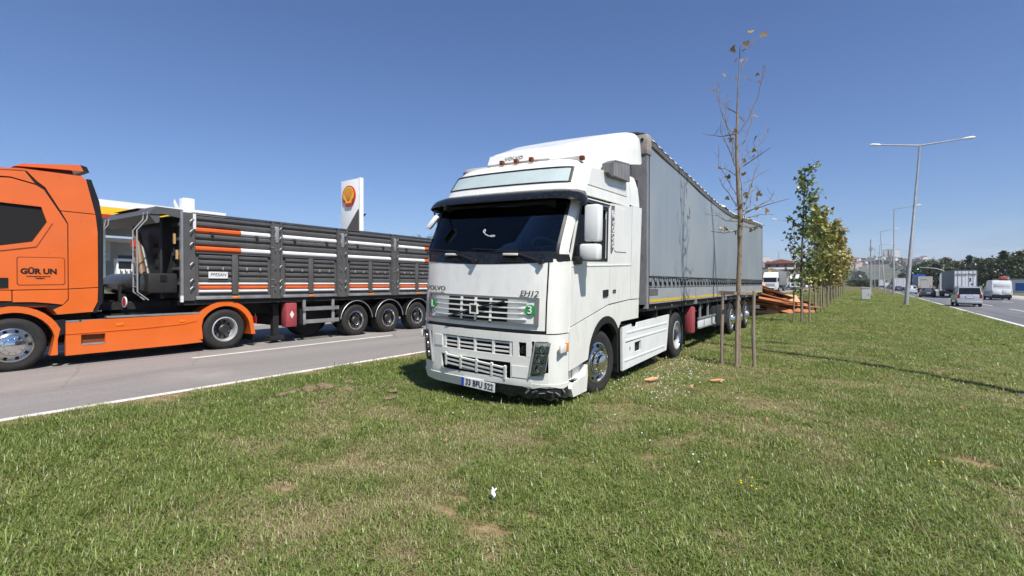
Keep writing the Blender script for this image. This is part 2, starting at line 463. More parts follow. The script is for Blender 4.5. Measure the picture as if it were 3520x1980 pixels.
tag(rm.build('left_road', asp1), 'pale asphalt carriageway beside the orange truck', 'road', kind='structure')
def line(parent_name, u, s0, s1, w, z, fn=None, seg=24):
    m = MB()
    m.grid(lambda a, b: ((fn(s0 + (s1 - s0) * b) if fn else 0) + u - w / 2 + w * a, s0 + (s1 - s0) * b, z), 1, seg)
    return m
rr = bpy.data.objects['left_road']
line('', -7.76, -60, 800, .2, -.026).build('edge_line', paint, rr)
for k in range(-3, 14):
    line('', -11.05, 4.85 + 12 * k, 10.25 + 12 * k, .13, -.026, seg=1).build('lane_dash', paint, rr)
    line('', -14.5, 1 + 12 * k, 6.4 + 12 * k, .13, -.026, seg=1).build('lane_dash', paint, rr)
line('', -17.85, -60, 800, .12, -.026).build('edge_line', paint, rr)
rm = MB(); rm.grid(lambda a, b: (redge(-60 + 1200 * b) - .2 + 11.2 * a, -60 + 1200 * b, RZ), 2, 60)
tag(rm.build('right_road', asp2), 'grey asphalt carriageway with departing traffic', 'road', kind='structure')
rr = bpy.data.objects['right_road']
line('', .12, -60, 900, .2, RZ + .004, redge, 60).build('edge_line', paint, rr)
line('', 10.5, -60, 900, .15, RZ + .004, redge, 60).build('edge_line', paint, rr)
for k in range(-2, 18):
    for o in (3.5, 7.0):
        line('', o, 3 + 12 * k, 8.5 + 12 * k, .14, RZ + .004, redge, 1).build('lane_dash', paint, rr)
conc = mat('concrete', (.42, .4, .36), .85, var=.2, scale=3, bump=.2)
paver = mat('pavement', (.33, .31, .28), .9, var=.2, scale=2)
lg = mat('rough_lawn', (.11, .125, .045), .95, var=.5, scale=1.2, bump=.7, bscale=12, dirt=.6, dcol=(.22, .18, .085))
m = MB(); m.box(-18.38, -18.1, -60, 800, -.2, .09)
tag(m.build('kerb', conc), 'pale concrete kerb on the far side of the left carriageway', 'kerb', kind='structure')
m = MB(); m.grid(lambda a, b: (-36.2 + 17.85 * a, -60 + 860 * b, .06), 2, 20)
tag(m.build('service_road', asp1), 'service road in front of the fuel station', 'road', kind='structure')
m = MB(); m.box(-36.5, -36.2, -60, 300, -.2, .2)
tag(m.build('kerb', conc), 'pale kerb edging the grass bank of the fuel station', 'kerb', kind='structure')
def bank(a, b):
    u = -36.5 - 10 * a
    return (u, -60 + 360 * b, .15 + 1.05 * min(1, a * 1.25) ** .8 + .05 * math.sin(b * 90))
m = MB(); m.grid(bank, 8, 40)
tag(m.build('bank', lg, None, 180), 'low grass bank in front of the fuel station', 'bank', kind='structure')
m = MB(); m.grid(lambda a, b: (-46.3 - 90 * a, -60 + 360 * b, 1.22), 2, 2)
tag(m.build('forecourt', paver), 'raised forecourt of the fuel station', 'pavement', kind='structure')
m = MB(); m.grid(lambda a, b: (redge(-60 + 1200 * b) + 11 + 3.2 * a, -60 + 1200 * b, RZ + (.0 if a < .01 else .12)), 8, 60)
tag(m.build('pavement', conc), 'pale footpath beyond the right carriageway', 'pavement', kind='structure')
m = MB(); m.grid(lambda a, b: (redge(-60 + 1200 * b) + 14.2 + 90 * a, -60 + 1200 * b, RZ + .13), 4, 60)
tag(m.build('verge', lg, None, 180), 'grassy verge beyond the right carriageway', 'verge', kind='structure')

# ------------------------------------------------------------------ grass blades (stuff, instanced clumps)
def blade_mat():
    m = bpy.data.materials.new('grass_blade'); m.use_nodes = True
    n = m.node_tree.nodes; l = m.node_tree.links; n.clear()
    out = n.new('ShaderNodeOutputMaterial')
    oi = n.new('ShaderNodeObjectInfo')
    dr = n.new('ShaderNodeAttribute'); dr.attribute_type = 'INSTANCER'; dr.attribute_name = 'dry'
    at_ = n.new('ShaderNodeAttribute'); at_.attribute_name = 'bl'      # per-blade random
    hh = n.new('ShaderNodeAttribute'); hh.attribute_name = 'ht'
    gr = n.new('ShaderNodeValToRGB'); e = gr.color_ramp.elements
    e[0].position = 0; e[0].color = (.070, .118, .019, 1); e[1].position = 1; e[1].color = (.38, .43, .12, 1)
    q = e.new(.5); q.color = (.17, .24, .044, 1)
    dy = n.new('ShaderNodeValToRGB'); e = dy.color_ramp.elements
    e[0].position = 0; e[0].color = (.30, .245, .12, 1); e[1].position = 1; e[1].color = (.62, .51, .32, 1)
    sm = n.new('ShaderNodeMath'); sm.operation = 'MULTIPLY_ADD'; sm.inputs[1].default_value = .55
    sr = n.new('ShaderNodeMath'); sr.operation = 'MULTIPLY'; sr.inputs[1].default_value = .45
    l.new(oi.outputs['Random'], sr.inputs[0]); l.new(at_.outputs['Fac'], sm.inputs[0]); l.new(sr.outputs[0], sm.inputs[2])
    l.new(sm.outputs[0], gr.inputs[0]); l.new(at_.outputs['Fac'], dy.inputs[0])
    # blade is dry when its own random number is under the local dryness
    lt = n.new('ShaderNodeMath'); lt.operation = 'SUBTRACT'; l.new(dr.outputs['Fac'], lt.inputs[0]); l.new(at_.outputs['Fac'], lt.inputs[1])
    ls = n.new('ShaderNodeMapRange'); ls.inputs['From Min'].default_value = -.1; ls.inputs['From Max'].default_value = .1; l.new(lt.outputs[0], ls.inputs[0])
    x = n.new('ShaderNodeMixRGB'); l.new(ls.outputs[0], x.inputs[0]); l.new(gr.outputs[0], x.inputs[1]); l.new(dy.outputs[0], x.inputs[2])
    d = n.new('ShaderNodeBsdfDiffuse'); t = n.new('ShaderNodeBsdfTranslucent'); gl = n.new('ShaderNodeBsdfGlossy'); gl.inputs['Roughness'].default_value = .45
    l.new(x.outputs[0], d.inputs[0]); l.new(x.outputs[0], t.inputs[0])
    ms = n.new('ShaderNodeMixShader'); ms.inputs[0].default_value = .35; l.new(d.outputs[0], ms.inputs[1]); l.new(t.outputs[0], ms.inputs[2])
    m2 = n.new('ShaderNodeMixShader'); m2.inputs[0].default_value = .05; l.new(ms.outputs[0], m2.inputs[1]); l.new(gl.outputs[0], m2.inputs[2])
    l.new(m2.outputs[0], out.inputs[0])
    return m
BLADE = blade_mat()
clumps = bpy.data.collections.new('grass_clumps')           # source meshes only, not linked to the scene
for k in range(7):
    v, f, bl = [], [], []
    for i in range(30):
        r_, a = .085 * math.sqrt(random.random()), random.uniform(0, 6.283)
        x0, y0 = r_ * math.cos(a), r_ * math.sin(a)
        h = random.uniform(.022, .058) * (1.6 if random.random() < .12 else 1)
        w = random.uniform(.0019, .0040); az = random.uniform(0, 6.283); lean = random.uniform(.25, 1.5) * h * (1.35 if random.random() < .4 else .8)
        dx, dy = math.cos(az), math.sin(az); b0 = len(v); rv = random.random()
        for j, (t, ww) in enumerate(((0, 1), (.4, .9), (.75, .6), (1, .08))):
            cx, cy, cz = x0 + dx * lean * t * t, y0 + dy * lean * t * t, h * (t - .28 * t * t * (lean / h)) - .006
            v += [(cx - dy * w * ww, cy + dx * w * ww, cz), (cx + dy * w * ww, cy - dx * w * ww, cz)]; bl += [rv, rv]
        for j in range(3): f.append((b0 + 2 * j, b0 + 2 * j + 1, b0 + 2 * j + 3, b0 + 2 * j + 2))
    me = bpy.data.meshes.new('grass_clump'); me.from_pydata(v, [], f); me.materials.append(BLADE)
    q = me.attributes.new('bl', 'FLOAT', 'POINT'); q.data.foreach_set('value', np.array(bl, np.float32))
    o = bpy.data.objects.new('grass_clump', me); clumps.objects.link(o)
fwd = np.array([-math.sin(TH), math.cos(TH)]); rgt = np.array([math.cos(TH), math.sin(TH)])
def scatter(r0, r1, dens, sc):
    n = int(dens * (13.6 + 3) * (r1 + 4))
    x = rng.uniform(-7.55, 9.5, n); y = rng.uniform(-3, r1 + 1, n)
    keep = np.hypot(x, y); k = (keep >= r0) & (keep < r1)
    dep = x * fwd[0] + y * fwd[1]; lat = np.abs(x * rgt[0] + y * rgt[1])
    k &= (dep > -1.2) & (lat < dep * 1.35 + 2.6) & (x < 6.0 + .0267 * y) & (keep > .25)
    k &= ~((x > -4.95) & (x < -2.6) & (y > 9.5) & (y < 21) & (rng.random(n) < .6))      # thinner in the deep shade under the trailer
    x, y = x[k], y[k]
    b = bare_amt(x, y); k = rng.random(len(x)) > b * 1.02
    x, y, b = x[k], y[k], b[k]
    d = np.clip(dry_amt(x, y) * .62 * np.clip(1.15 - np.hypot(x, y) * .03, .45, 1) + .12 + b * .4 + rng.normal(0, .07, len(x)), 0, .95)
    z = np.array([lawn_z(a, c_) for a, c_ in zip(x, y)]) + (vnoise(x, y, .5, 9) - .5) * .03
    tall = .75 + .7 * fbm(x, y, 1.1, 77)
    edge = np.clip((-5.2 - x) / 1.6, 0, 1) * np.clip((x + 7.3) / .5, 0, 1)                # longer, darker by the road
    s1 = sc * (1 - .3 * d) * rng.uniform(.8, 1.25, len(x))
    sz = .86 * (tall * (1 - .35 * d) * rng.uniform(.75, 1.25, len(x)) + .55 * edge) * (sc ** .25)
    tuft = rng.random(len(x)) < .02
    sz = np.where(tuft, sz * 1.9, sz); s1 = np.where(tuft, s1 * 1.2, s1)
    d = np.clip(d - edge * .25 - tuft * .3, 0, 1)
    return x, y, z, d, s1, sz
bands = [scatter(0, 5, 900, .85), scatter(5, 9, 520, 1.0), scatter(9, 18, 230, 1.3), scatter(18, 42, 60, 2.2), scatter(42, 120, 12, 4.2)]
X, Y, Zz, D, S1, SZ = [np.concatenate([b[i] for b in bands]) for i in range(6)]
N = len(X)
gme = bpy.data.meshes.new('grass'); gme.vertices.add(N)
gme.vertices.foreach_set('co', np.stack([X, Y, Zz], 1).astype(np.float32).ravel())
def attr(me, name, typ, data):
    a = me.attributes.new(name, typ, 'POINT')
    a.data.foreach_set('vector' if typ == 'FLOAT_VECTOR' else 'value', data.ravel())
attr(gme, 'dry', 'FLOAT', D.astype(np.float32))
attr(gme, 'rot', 'FLOAT_VECTOR', np.stack([rng.normal(0, .1, N), rng.normal(0, .1, N), rng.uniform(0, 6.283, N)], 1).astype(np.float32))
attr(gme, 'scl', 'FLOAT_VECTOR', np.stack([S1, S1, SZ], 1).astype(np.float32))
attr(gme, 'pick', 'INT', rng.integers(0, 7, N).astype(np.int32))
def instancer(name, me, collection):
    ng = bpy.data.node_groups.new(name, 'GeometryNodeTree')
    ng.interface.new_socket('Geometry', in_out='INPUT', socket_type='NodeSocketGeometry')
    ng.interface.new_socket('Geometry', in_out='OUTPUT', socket_type='NodeSocketGeometry')
    n = ng.nodes; l = ng.links
    gi, go = n.new('NodeGroupInput'), n.new('NodeGroupOutput')
    ip = n.new('GeometryNodeInstanceOnPoints'); ci = n.new('GeometryNodeCollectionInfo')
    ci.inputs['Collection'].default_value = collection; ci.inputs['Separate Children'].default_value = True; ci.inputs['Reset Children'].default_value = True
    ip.inputs['Pick Instance'].default_value = True
    def na(nm, typ):
        a = n.new('GeometryNodeInputNamedAttribute'); a.data_type = typ; a.inputs['Name'].default_value = nm
        return [o_ for o_ in a.outputs if o_.enabled and o_.name == 'Attribute'][0]
    er = n.new('FunctionNodeEulerToRotation')
    l.new(gi.outputs[0], ip.inputs['Points']); l.new(ci.outputs[0], ip.inputs['Instance'])
    l.new(na('pick', 'INT'), ip.inputs['Instance Index']); l.new(na('rot', 'FLOAT_VECTOR'), er.inputs[0]); l.new(er.outputs[0], ip.inputs['Rotation'])
    l.new(na('scl', 'FLOAT_VECTOR'), ip.inputs['Scale']); l.new(ip.outputs[0], go.inputs[0])
    o = link(name, me); md = o.modifiers.new('scatter', 'NODES'); md.node_group = ng
    return o
tag(instancer('grass', gme, clumps), 'short patchy grass growing all over the median', 'grass', kind='stuff')

# clover flowers and small yellow flowers
def flowers(name, mt, spots, r, label):
    m = MB()
    for (x, y) in spots:
        z0 = lawn_z(x, y) + random.uniform(.04, .065); q = r * random.uniform(.7, 1.25)
        m.lathe([(q * .2, -q * .7), (q * .9, -q * .3), (q, q * .25), (q * .5, q * .8)], (x, y, z0), 'z', 6)
    return tag(m.build(name, mt, None, 60, fix=False), label, 'flowers', kind='stuff')
clo = [(random.gauss(cx, sx), random.gauss(cy, sy)) for cx, cy, sx, sy, n in
       ((-2.25, 8.3, .34, .9, 120), (-2.35, 6.9, .35, .4, 34), (-1.9, 6.5, .4, .4, 22), (-2.5, 9.6, .2, .4, 30), (-.2, 13.5, .5, 1.5, 26), (-1.4, 4.9, .5, .5, 6), (1, 12, 1.5, 1, 20), (-3.4, 5.0, .6, .5, 10)) for _ in range(n)]
flowers('clover_flowers', mat('clover_white', (.75, .74, .66), .8, var=.1), clo, .0085, 'white clover flowers scattered in the grass near the truck wheels')
yel = [(random.gauss(cx, .09), random.gauss(cy, .06)) for cx, cy, n in ((-.61, 3.9, 5), (-2.5, 10.0, 16), (.65, 5.3, 4), (-2.75, 9.0, 6)) for _ in range(n)]
flowers('yellow_flowers', mat('flower_yellow', (.8, .55, .02), .7, var=.1), yel, .008, 'tiny yellow flowers dotted in the grass')
# ------------------------------------------------------------------ wheels
def wheel(parent, x, y, z, rad, w, sd, style, rimr=None, mt=None, steer=0, n=30):
    """sd=+1: outer face looks towards +x"""
    wh = part('wheel', parent); wh.location = (x, y, z); wh.rotation_euler = (0, 0, steer)
    rr_ = rimr or rad * .6
    X_ = lambda prof: [(r, -sd * a) for r, a in prof]
    g = []
    for t in (.22, .4, .58, .76):
        g += [(rad, w * t - .012), (rad - .014, w * t - .008), (rad - .014, w * t + .008), (rad, w * t + .012)]
    m = MB(); m.lathe(X_([(rr_, .03), (rr_ + .012, .008), (rad * .74, .004), (rad * .8, -.004), (rad * .9, .004), (rad * .97, .03), (rad * .995, .05)] + g + [(rad * .995, w - .05), (rad * .95, w - .012), (rad * .8, w), (rr_, w - .02)]), (0, 0, 0), 'x', n, True)
    m.build('tyre', K['rubber'], wh, 30)
    m = MB(); d = MB(); h = MB(); lug = MB()
    if style == 'front':
        m.lathe(X_([(rr_, .06), (rr_ + .004, .012), (rr_ - .018, .004), (rr_ - .03, .03), (rr_ * .86, .055), (rr_ * .72, .04), (rr_ * .6, .02), (rr_ * .55, .03), (rr_ * .2, .03)]), (0, 0, 0), 'x', n)
        h.lathe(X_([(rr_ * .62, .03), (rr_ * .62, -.01), (rr_ * .58, -.03), (rr_ * .42, -.04), (rr_ * .38, -.075), (rr_ * .2, -.09), (.01, -.092)]), (0, 0, 0), 'x', n)
        for k in range(10):
            a = 2 * math.pi * k / 10
            c_ = (0, math.cos(a) * rr_ * .79, math.sin(a) * rr_ * .79)
            d.cyl((-sd * .06, c_[1], c_[2]), (-sd * .043, c_[1], c_[2]), rr_ * .095, n=8)
            lug.cyl((sd * .02, c_[1] * .64, c_[2] * .64), (sd * .055, c_[1] * .64, c_[2] * .64), .016, .011, n=6)
    elif style == 'deep':
        m.lathe(X_([(rr_, .06), (rr_ + .004, .012), (rr_ - .018, .004), (rr_ - .035, .03), (rr_ * .84, .06), (rr_ * .82, .165), (rr_ * .80, .17), (rr_ * .80, .18), (rr_ * .9, .19), (rr_, .1)]), (0, 0, 0), 'x', n, True)
        dc = MB(); dc.lathe(X_([(rr_ * .81, .172), (rr_ * .6, .165), (rr_ * .45, .17), (rr_ * .2, .17)]), (0, 0, 0), 'x', n); dc.build('disc', K['rimdisc'], wh, 30)
        h.lathe(X_([(rr_ * .42, .175), (rr_ * .4, .06), (rr_ * .3, .035), (.01, .03)]), (0, 0, 0), 'x', 16)
        for k in range(10):
            a = 2 * math.pi * k / 10
            c_ = (0, math.cos(a) * rr_ * .68, math.sin(a) * rr_ * .68)
            d.cyl((-sd * .17, c_[1], c_[2]), (-sd * .158, c_[1], c_[2]), rr_ * .085, n=8)
            lug.cyl((-sd * .17, c_[1] * .8, c_[2] * .8), (-sd * .12, c_[1] * .8, c_[2] * .8), .014, n=6)
    else:                                                               # small car wheel
        m.lathe(X_([(rr_, .05), (rr_, .012), (rr_ * .9, .02), (rr_ * .6, .03), (rr_ * .2, .02), (.01, .018)]), (0, 0, 0), 'x', 14)
        for k in range(5):
            a = 2 * math.pi * k / 5
            d.cyl((-sd * .03, math.cos(a) * rr_ * .6, math.sin(a) * rr_ * .6), (-sd * .016, math.cos(a) * rr_ * .6, math.sin(a) * rr_ * .6), rr_ * .17, n=6)
    m.build('rim', mt or K['rim'], wh, 30)
    d.build('vent_holes', K['dark'], wh)
    if h.v:
        h.build('hub', K['chrome'] if style == 'front' else K['rimdark'], wh, 30)
        lug.build('wheel_nuts', K['rim'] if style == 'front' else K['rimdark'], wh)
    return wh

# ------------------------------------------------------------------ white tractor unit stranded on the lawn
U0, A0 = -3.85, 6.33
truck = thing('tractor_truck', 'white long-haul tractor truck with a smashed lower bumper, standing on the grass', 'truck', (U0, A0, 0))
TILT = Matrix.Rotation(R(1.6), 4, 'X') @ Matrix.Rotation(R(1.8), 4, 'Y')
def T(o):
    o.matrix_basis = TILT @ o.matrix_basis
    return o
ZK = [.1, .35, .9, 1.0, 1.3, 1.78, 1.95, 2.52, 2.66, 2.8, 3.0, 3.1, 3.18]
YK = [-1.28, -1.35, -1.36, -1.36, -1.35, -1.31, -1.25, -.96, -.92, -.86, -.72, -.6, -.42]
WK = [1.06, 1.08, 1.08, 1.08, 1.08, 1.08, 1.08, 1.07, 1.06, 1.05, 1.02, .99, .94]
FX = np.array([0, .25, .5, .7, .83, .91, .96, .99, 1.0]); FY = np.array([0, .004, .022, .052, .092, .14, .2, .285, .40])
FL = np.concatenate([[0], np.cumsum(np.hypot(np.diff(FX), np.diff(FY)))]); FL = FL / FL[-1]
REAR = 1.45
def qx(fx): return float(np.interp(fx, FX, FL))
def cs(z): return float(np.interp(z, [1.78, 1.95, 2.56, 2.75], [1, .6, .6, .9]))
def S0(q, z):
    sg = -1 if q < 0 else 1; q = abs(q)
    yf = float(np.interp(z, ZK, YK)); w = float(np.interp(z, ZK, WK))
    if q <= 1: x, y = float(np.interp(q, FL, FX)) * w, yf + cs(z) * float(np.interp(q, FL, FY))
    else: x, y = w, yf + .40 * cs(z) + (q - 1) * (REAR - yf - .40 * cs(z))
    return Vector((sg * x, y, z))
def qy(y, z): yf = float(np.interp(z, ZK, YK)); return 1 + (y - yf - .40 * cs(z)) / (REAR - yf - .40 * cs(z))
def S(q, z, off=0):
    p = S0(q, z)
    if off:
        a = S0(q + .02, z) - S0(q - .02, z); b = S0(q, z + .03) - S0(q, z - .03)
        nrm = a.cross(b)
        p = p + nrm.normalized() * off
    return p
def val(f, t): return f(t) if callable(f) else f
def patch(name, mt, q0, q1, z0, z1, off=.0, th=.025, nu=14, nv=8, parent=None, mb=None, off1=None, sl=0):
    m = mb or MB()
    def P(a, b, o):
        q = q0 + (q1 - q0) * a
        za, zb = val(z0, q), val(z1, q)
        oo = off + ((off1 if off1 is not None else off) - off) * b
        z_ = za + (zb - za) * b
        return S(q + sl * (z_ - .67), z_, oo + o)
    m.grid(lambda a, b: P(a, b, 0), nu, nv, lambda a, b: P(a, b, -th))
    if mb is None: return T(m.build(name, mt, parent or truck, 40))
W = K['white']
# inner cell (dark lining behind the panel gaps), open at the glass
m = MB()
for (a, b, z0, z1) in ((-2, 2, .95, 1.86), (-2, -1.02, 1.86, 2.6), (1.62, 2, 1.86, 2.6), (-2, 2, 2.6, 3.16)):
    patch('', None, a, b, z0, z1, -.03, .02, 30, 6, mb=m)
T(m.build('inner_shell', K['black'], truck))
T(B('rear_wall', K['black'], truck, (-1.03, 1.03, REAR - .03, REAR, .95, 3.12)))
T(B('cab_floor', K['black'], truck, (-1.0, 1.0, -.7, REAR - .04, .97, 1.03)))
# front panel, grille
fp = patch('front_panel', W, -qx(.855), qx(.855), 1.0, lambda q: 1.77 + .04 * (q / qx(.855)) ** 2, 0, .03, 24, 8)
cx = qx(.9)
for sg in (-1, 1):
    patch('corner_panel', W, sg * qx(.87), sg * 1.02, .97, lambda q: 1.83 + .02 * abs(q), 0, .03, 8, 8)
gq = qx(.79)
fr = MB()
for (a, b, c_, d) in ((-gq, gq, 1.36, 1.385), (-gq, gq, 1.055, 1.08), (-gq, -gq + .035, 1.075, 1.365), (gq - .035, gq, 1.075, 1.365)):
    patch('', None, a, b, c_, d, .024, .03, 16, 2, mb=fr)
gr = T(fr.build('upper_grille', mat('grille_frame', (.16, .16, .16), .4, var=.1), truck))
def gpart(name, mt, *a, **k):
    m_ = MB(); patch('', None, *a, mb=m_, **k)
    return m_.build(name, mt, gr, 40)
gpart('panel', W, -gq + .03, gq - .03, 1.075, 1.365, off=.008, th=.01, nu=16, nv=2)
gpart('opening', K['dark'], -qx(.42), qx(.42), 1.085, 1.355, off=.020, th=.010, nu=16, nv=2)
for k in range(4):
    z0 = 1.125 + k * .066
    m_ = MB(); m_.grid(lambda a, b: S(-qx(.66) + 2 * qx(.66) * a, z0 + .017 * (b - .5) * (1 - .6 * abs(2 * a - 1) ** 4), .038 - .016 * abs(2 * a - 1) ** 6), 20, 2,
            lambda a, b: S(-qx(.66) + 2 * qx(.66) * a, z0 + .017 * (b - .5) * (1 - .6 * abs(2 * a - 1) ** 4), .012)); m_.build('slat', W, gr)
for fx in (-.21, 0, .21):
    gpart('bar', W, np.sign(fx) * qx(abs(fx)) - .012, np.sign(fx) * qx(abs(fx)) + .012, 1.08, 1.36, off=.032, th=.012, nu=1, nv=2)
m_ = MB(); c0 = S(0, 1.22, .06)
m_.prism([(-.062, -.062), (.062, -.062), (.062, .062), (-.062, .062)], 'y', -.012, .012, [[(-.045, -.045), (-.045, .045), (.045, .045), (.045, -.045)]])
m_.v = [(v[0] + c0.x, v[1] + c0.y, v[2] + c0.z) for v in m_.v]
m_.build('badge', W, gr)
B('badge_core', K['gloss'], gr, (-.046, .046, c0.y - .004, c0.y + .01, c0.z - .046, c0.z + .046))
for sg in (-1, 1):
    a, b = S(0, 1.22 + sg * .045, .058), S(sg * qx(.4), 1.22 + sg * .105, .05)
    if sg < 0: a = S(-.045, 1.20, .058); b = S(-qx(.4), 1.10, .05)
    else: a = S(.045, 1.24, .058)
    m_ = MB(); m_.tube([a, b], [.012, .012], 6); m_.build('badge_diagonal', K['gloss'], gr)
for sg, ch in ((-1, 'L'), (1, '3')):
    p = S(sg * qx(.7), 1.24, .022)
    ang = math.atan2((S(sg * (qx(.7) + .02), 1.24) - S(sg * (qx(.7) - .02), 1.24)).y * sg, (S(sg * (qx(.7) + .02), 1.24) - S(sg * (qx(.7) - .02), 1.24)).x * sg)
    m_ = MB(); m_.lathe([(.001, 0), (.066, 0), (.066, -.004), (.001, -.004)], (0, 0, 0), 'y', 24)
    o = m_.build('sticker', K['green'], gr, 30); o.location = p; o.rotation_euler = (0, 0, ang)
    text('lettering', ch, .13, K['whitet'], gr, p + Vector((0, -.01, 0)), (R(90), 0, ang), .002)
def ftext(body, size, fx, z, mt, off=.024, sx=1, par=None, shear=0):
    sg = -1 if fx < 0 else 1; q = sg * qx(abs(fx))
    t = S(q + .02, z) - S(q - .02, z)
    return T(text('lettering', body, size, mt, par or truck, S(q, z, off), (R(90), 0, math.atan2(t.y, t.x)), .004, sx, shear=shear))
ftext('VOLVO', .085, -.66, 1.445, K['txt'], sx=1.35)
ftext('FH12', .09, .68, 1.43, K['txt'], sx=1.2, shear=.2)
# cowl, windscreen, pillars
patch('cowl', K['gloss'], -1.0, 1.0, lambda q: 1.775 + .05 * q * q, lambda q: 1.90, .004, .02, 24, 3)
wq = qx(.925)
patch('windscreen', K['glassd'], -wq, wq, 1.90, 2.52, -.006, .006, 24, 8)
fr = MB()
for sg in (-1, 1):
    patch('', None, sg * wq, sg * (wq + .035), 1.9, 2.53, .004, .02, 2, 8, mb=fr)
patch('', None, -wq, wq, 1.895, 1.93, .003, .02, 20, 1, mb=fr)
T(fr.build('windscreen_seal', K['black'], truck))
for sg in (-1, 1):
    patch('pillar', W, sg * (wq + .04), sg * 1.01, 1.84, 2.6, 0, .025, 4, 8)
for cxx in (-.36, .34):
    vent = MB()
    for k in range(4):
        patch('', None, cxx - .1 + .01 * k, cxx + .12, 1.80 + k * .017, 1.808 + k * .017, .014, .012, 3, 1, mb=vent)
    T(vent.build('cowl_vent', K['dark'], truck))
    p = S(cxx, 1.885, .03)
    T(B('washer_cover', K['whitep'], truck, (p.x - .1, p.x + .11, p.y - .012, p.y + .012, p.z - .014, p.z + .014), ch=.005))
    b = S(cxx + .32, 1.80, .035); e = S(cxx - .02, 1.93, .03); e2 = S(cxx - .45, 1.955, .025)
    wm = MB(); wm.tube([b, e], [.02, .012], 6); wm.tube([e + (e - e2) * .25, e2], [.009, .006], 5); wm.lathe([(.001, -.03), (.03, -.03), (.03, .02), (.001, .02)], b, 'y', 10)
    T(wm.build('wiper', K['black'], truck))
# interior
intr = mat('interior', (.2, .21, .22), .8, var=.25)
m_ = MB(); m_.grid(lambda a, b: S(-wq * .97 + 1.94 * wq * a, 1.84, -.04) + Vector((0, .5 * b, .05 * math.sin(b * 3.1))), 14, 6)
dash = T(m_.build('dashboard', intr, truck))
m_ = MB(); m_.lathe([(.19 + .018 * math.cos(t), .018 * math.sin(t)) for t in np.linspace(0, 6.283, 9)[:-1]], (0, 0, 0), 'z', 20, True); m_.box(-.19, .19, -.02, .02, -.02, 0); m_.tube([(0, 0, 0), (0, -.1, -.25)], .03, 8)
o = m_.build('steering_wheel', intr, truck); o.location = (.55, -.55, 1.98); o.rotation_euler = (R(-35), 0, 0)
for xx in (-.55, .55):
    s_ = MB(); s_.box(xx - .26, xx + .26, .0, .14, 1.6, 2.35, ch=.05); s_.box(xx - .15, xx + .15, .02, .12, 2.36, 2.55, ch=.03)
    T(s_.build('seat', K['black'], truck))
T(B('bunk_curtain', mat('curtain_dark', (.02, .022, .03), .9), truck, (-.98, .98, .5, .53, 1.05, 2.6)))
T(B('sun_blind', K['dark'], truck, (-.86, -.02, -.92, -.9, 2.36, 2.56), (.0, .86, -.93, -.91, 2.39, 2.56)))
cl = mat('cloth', (.5, .3, .28), .9, var=.6, scale=12)
for cx_ in (-.55, -.3, -.15, .5, .62):
    m_ = MB(); m_.grid(lambda a, b: S(cx_ * .8 + .22 * (a - .5), 1.9, -.12 - .14 * b) + Vector((0, 0, -.02 + .05 * math.sin(a * 7 + cx_ * 9) * math.sin(b * 5))), 6, 4)
    T(m_.build('dashboard_cloth', cl, truck, 60))
m_ = MB()
for cx_, cz_, rx_, rz_ in ((-.045, 2.195, .010, .022), (.075, 2.125, .026, .010)):
    m_.tube([S(cx_ + rx_ * math.cos(t), cz_ + rz_ * math.sin(t), .004) for t in np.linspace(0, 6.283, 11)], .004, 4, False)
m_.tube([S(x_, z_, .004) for x_, z_ in ((-.04, 2.175), (-.02, 2.15), (0, 2.145), (.015, 2.13), (.05, 2.125))], .004, 4)
T(m_.build('windscreen_sticker', K['whitet'], truck))
# sun visor and roof cap
vz = MB()
def visor(a, b):
    q = (-1.01 + 2.02 * a); e = 1 - abs(2 * a - 1) ** 10
    return S(q, 2.695 - .215 * b + .03 * (abs(2 * a - 1) ** 8) * b, .02 + .16 * math.sin(b * 1.6) * (.55 + .45 * e))
vz.grid(visor, 36, 6, lambda a, b: visor(a, b) + Vector((0, .015, -.008)))
T(vz.build('sun_visor', K['visor'], truck, 60))
patch('roof_front_panel', W, -1.02, 1.02, 2.665, 2.775, .012, .03, 30, 3)
patch('roof_cap', W, -1.02, 1.02, lambda q: 2.765, 3.175, 0, .03, 30, 10)
for sg in (-1, 1):
    patch('roof_side', W, sg * 1.025, sg * qy(1.06, 2.9), 2.675, 3.17, .004, .03, 10, 8)
    patch('side_rib', W, sg * 1.03, sg * qy(1.04, 2.9), 2.655, 2.67, .012, .03, 8, 1)
    patch('side_deflector', W, sg * qy(1.075, 2.9), sg * 1.995, 2.69, 3.17, .012, .03, 4, 6)
for k in range(3):
    patch('blank_cover', W, -.34 + k * .17, -.27 + k * .17, 2.69, 2.735, .018, .01, 2, 1)
m_ = MB(); m_.grid(lambda a, b: (-.93 + 1.86 * a, -.44 + 1.88 * b, 3.17 + .05 * math.sin(a * math.pi) * math.sin(min(1, b * 2) * 1.57)), 10, 8, lambda a, b: (-.9 + 1.8 * a, -.4 + 1.8 * b, 3.1))
T(m_.build('roof', W, truck))
pg = mat('sign_glass', (.42, .50, .49), .08, var=.1, scale=3)
uq = qx(.9)
patch('upper_window', pg, -uq, uq, 2.80, 2.99, .008, .012, 22, 4)
fr = MB()
for (a, b, c_, d) in ((-uq, uq, 2.985, 3.005), (-uq, uq, 2.79, 2.802), (-uq - .015, -uq + .01, 2.795, 3.0), (uq - .01, uq + .022, 2.795, 3.0)):
    patch('', None, a, b, c_, d, .014, .015, 20, 2, mb=fr)
T(fr.build('upper_window_seal', K['black'], truck))
for q, z in ((-.93, 3.09), (-.17, 3.13), (.03, 3.13), (.23, 3.13), (.83, 3.10)):
    p = S(q, z, .03)
    lm_ = T(B('marker_lamp', K['amberd'], truck, (p.x - .03, p.x + .03, p.y - .03, p.y + .03, p.z - .015, p.z + .045), ch=.01))
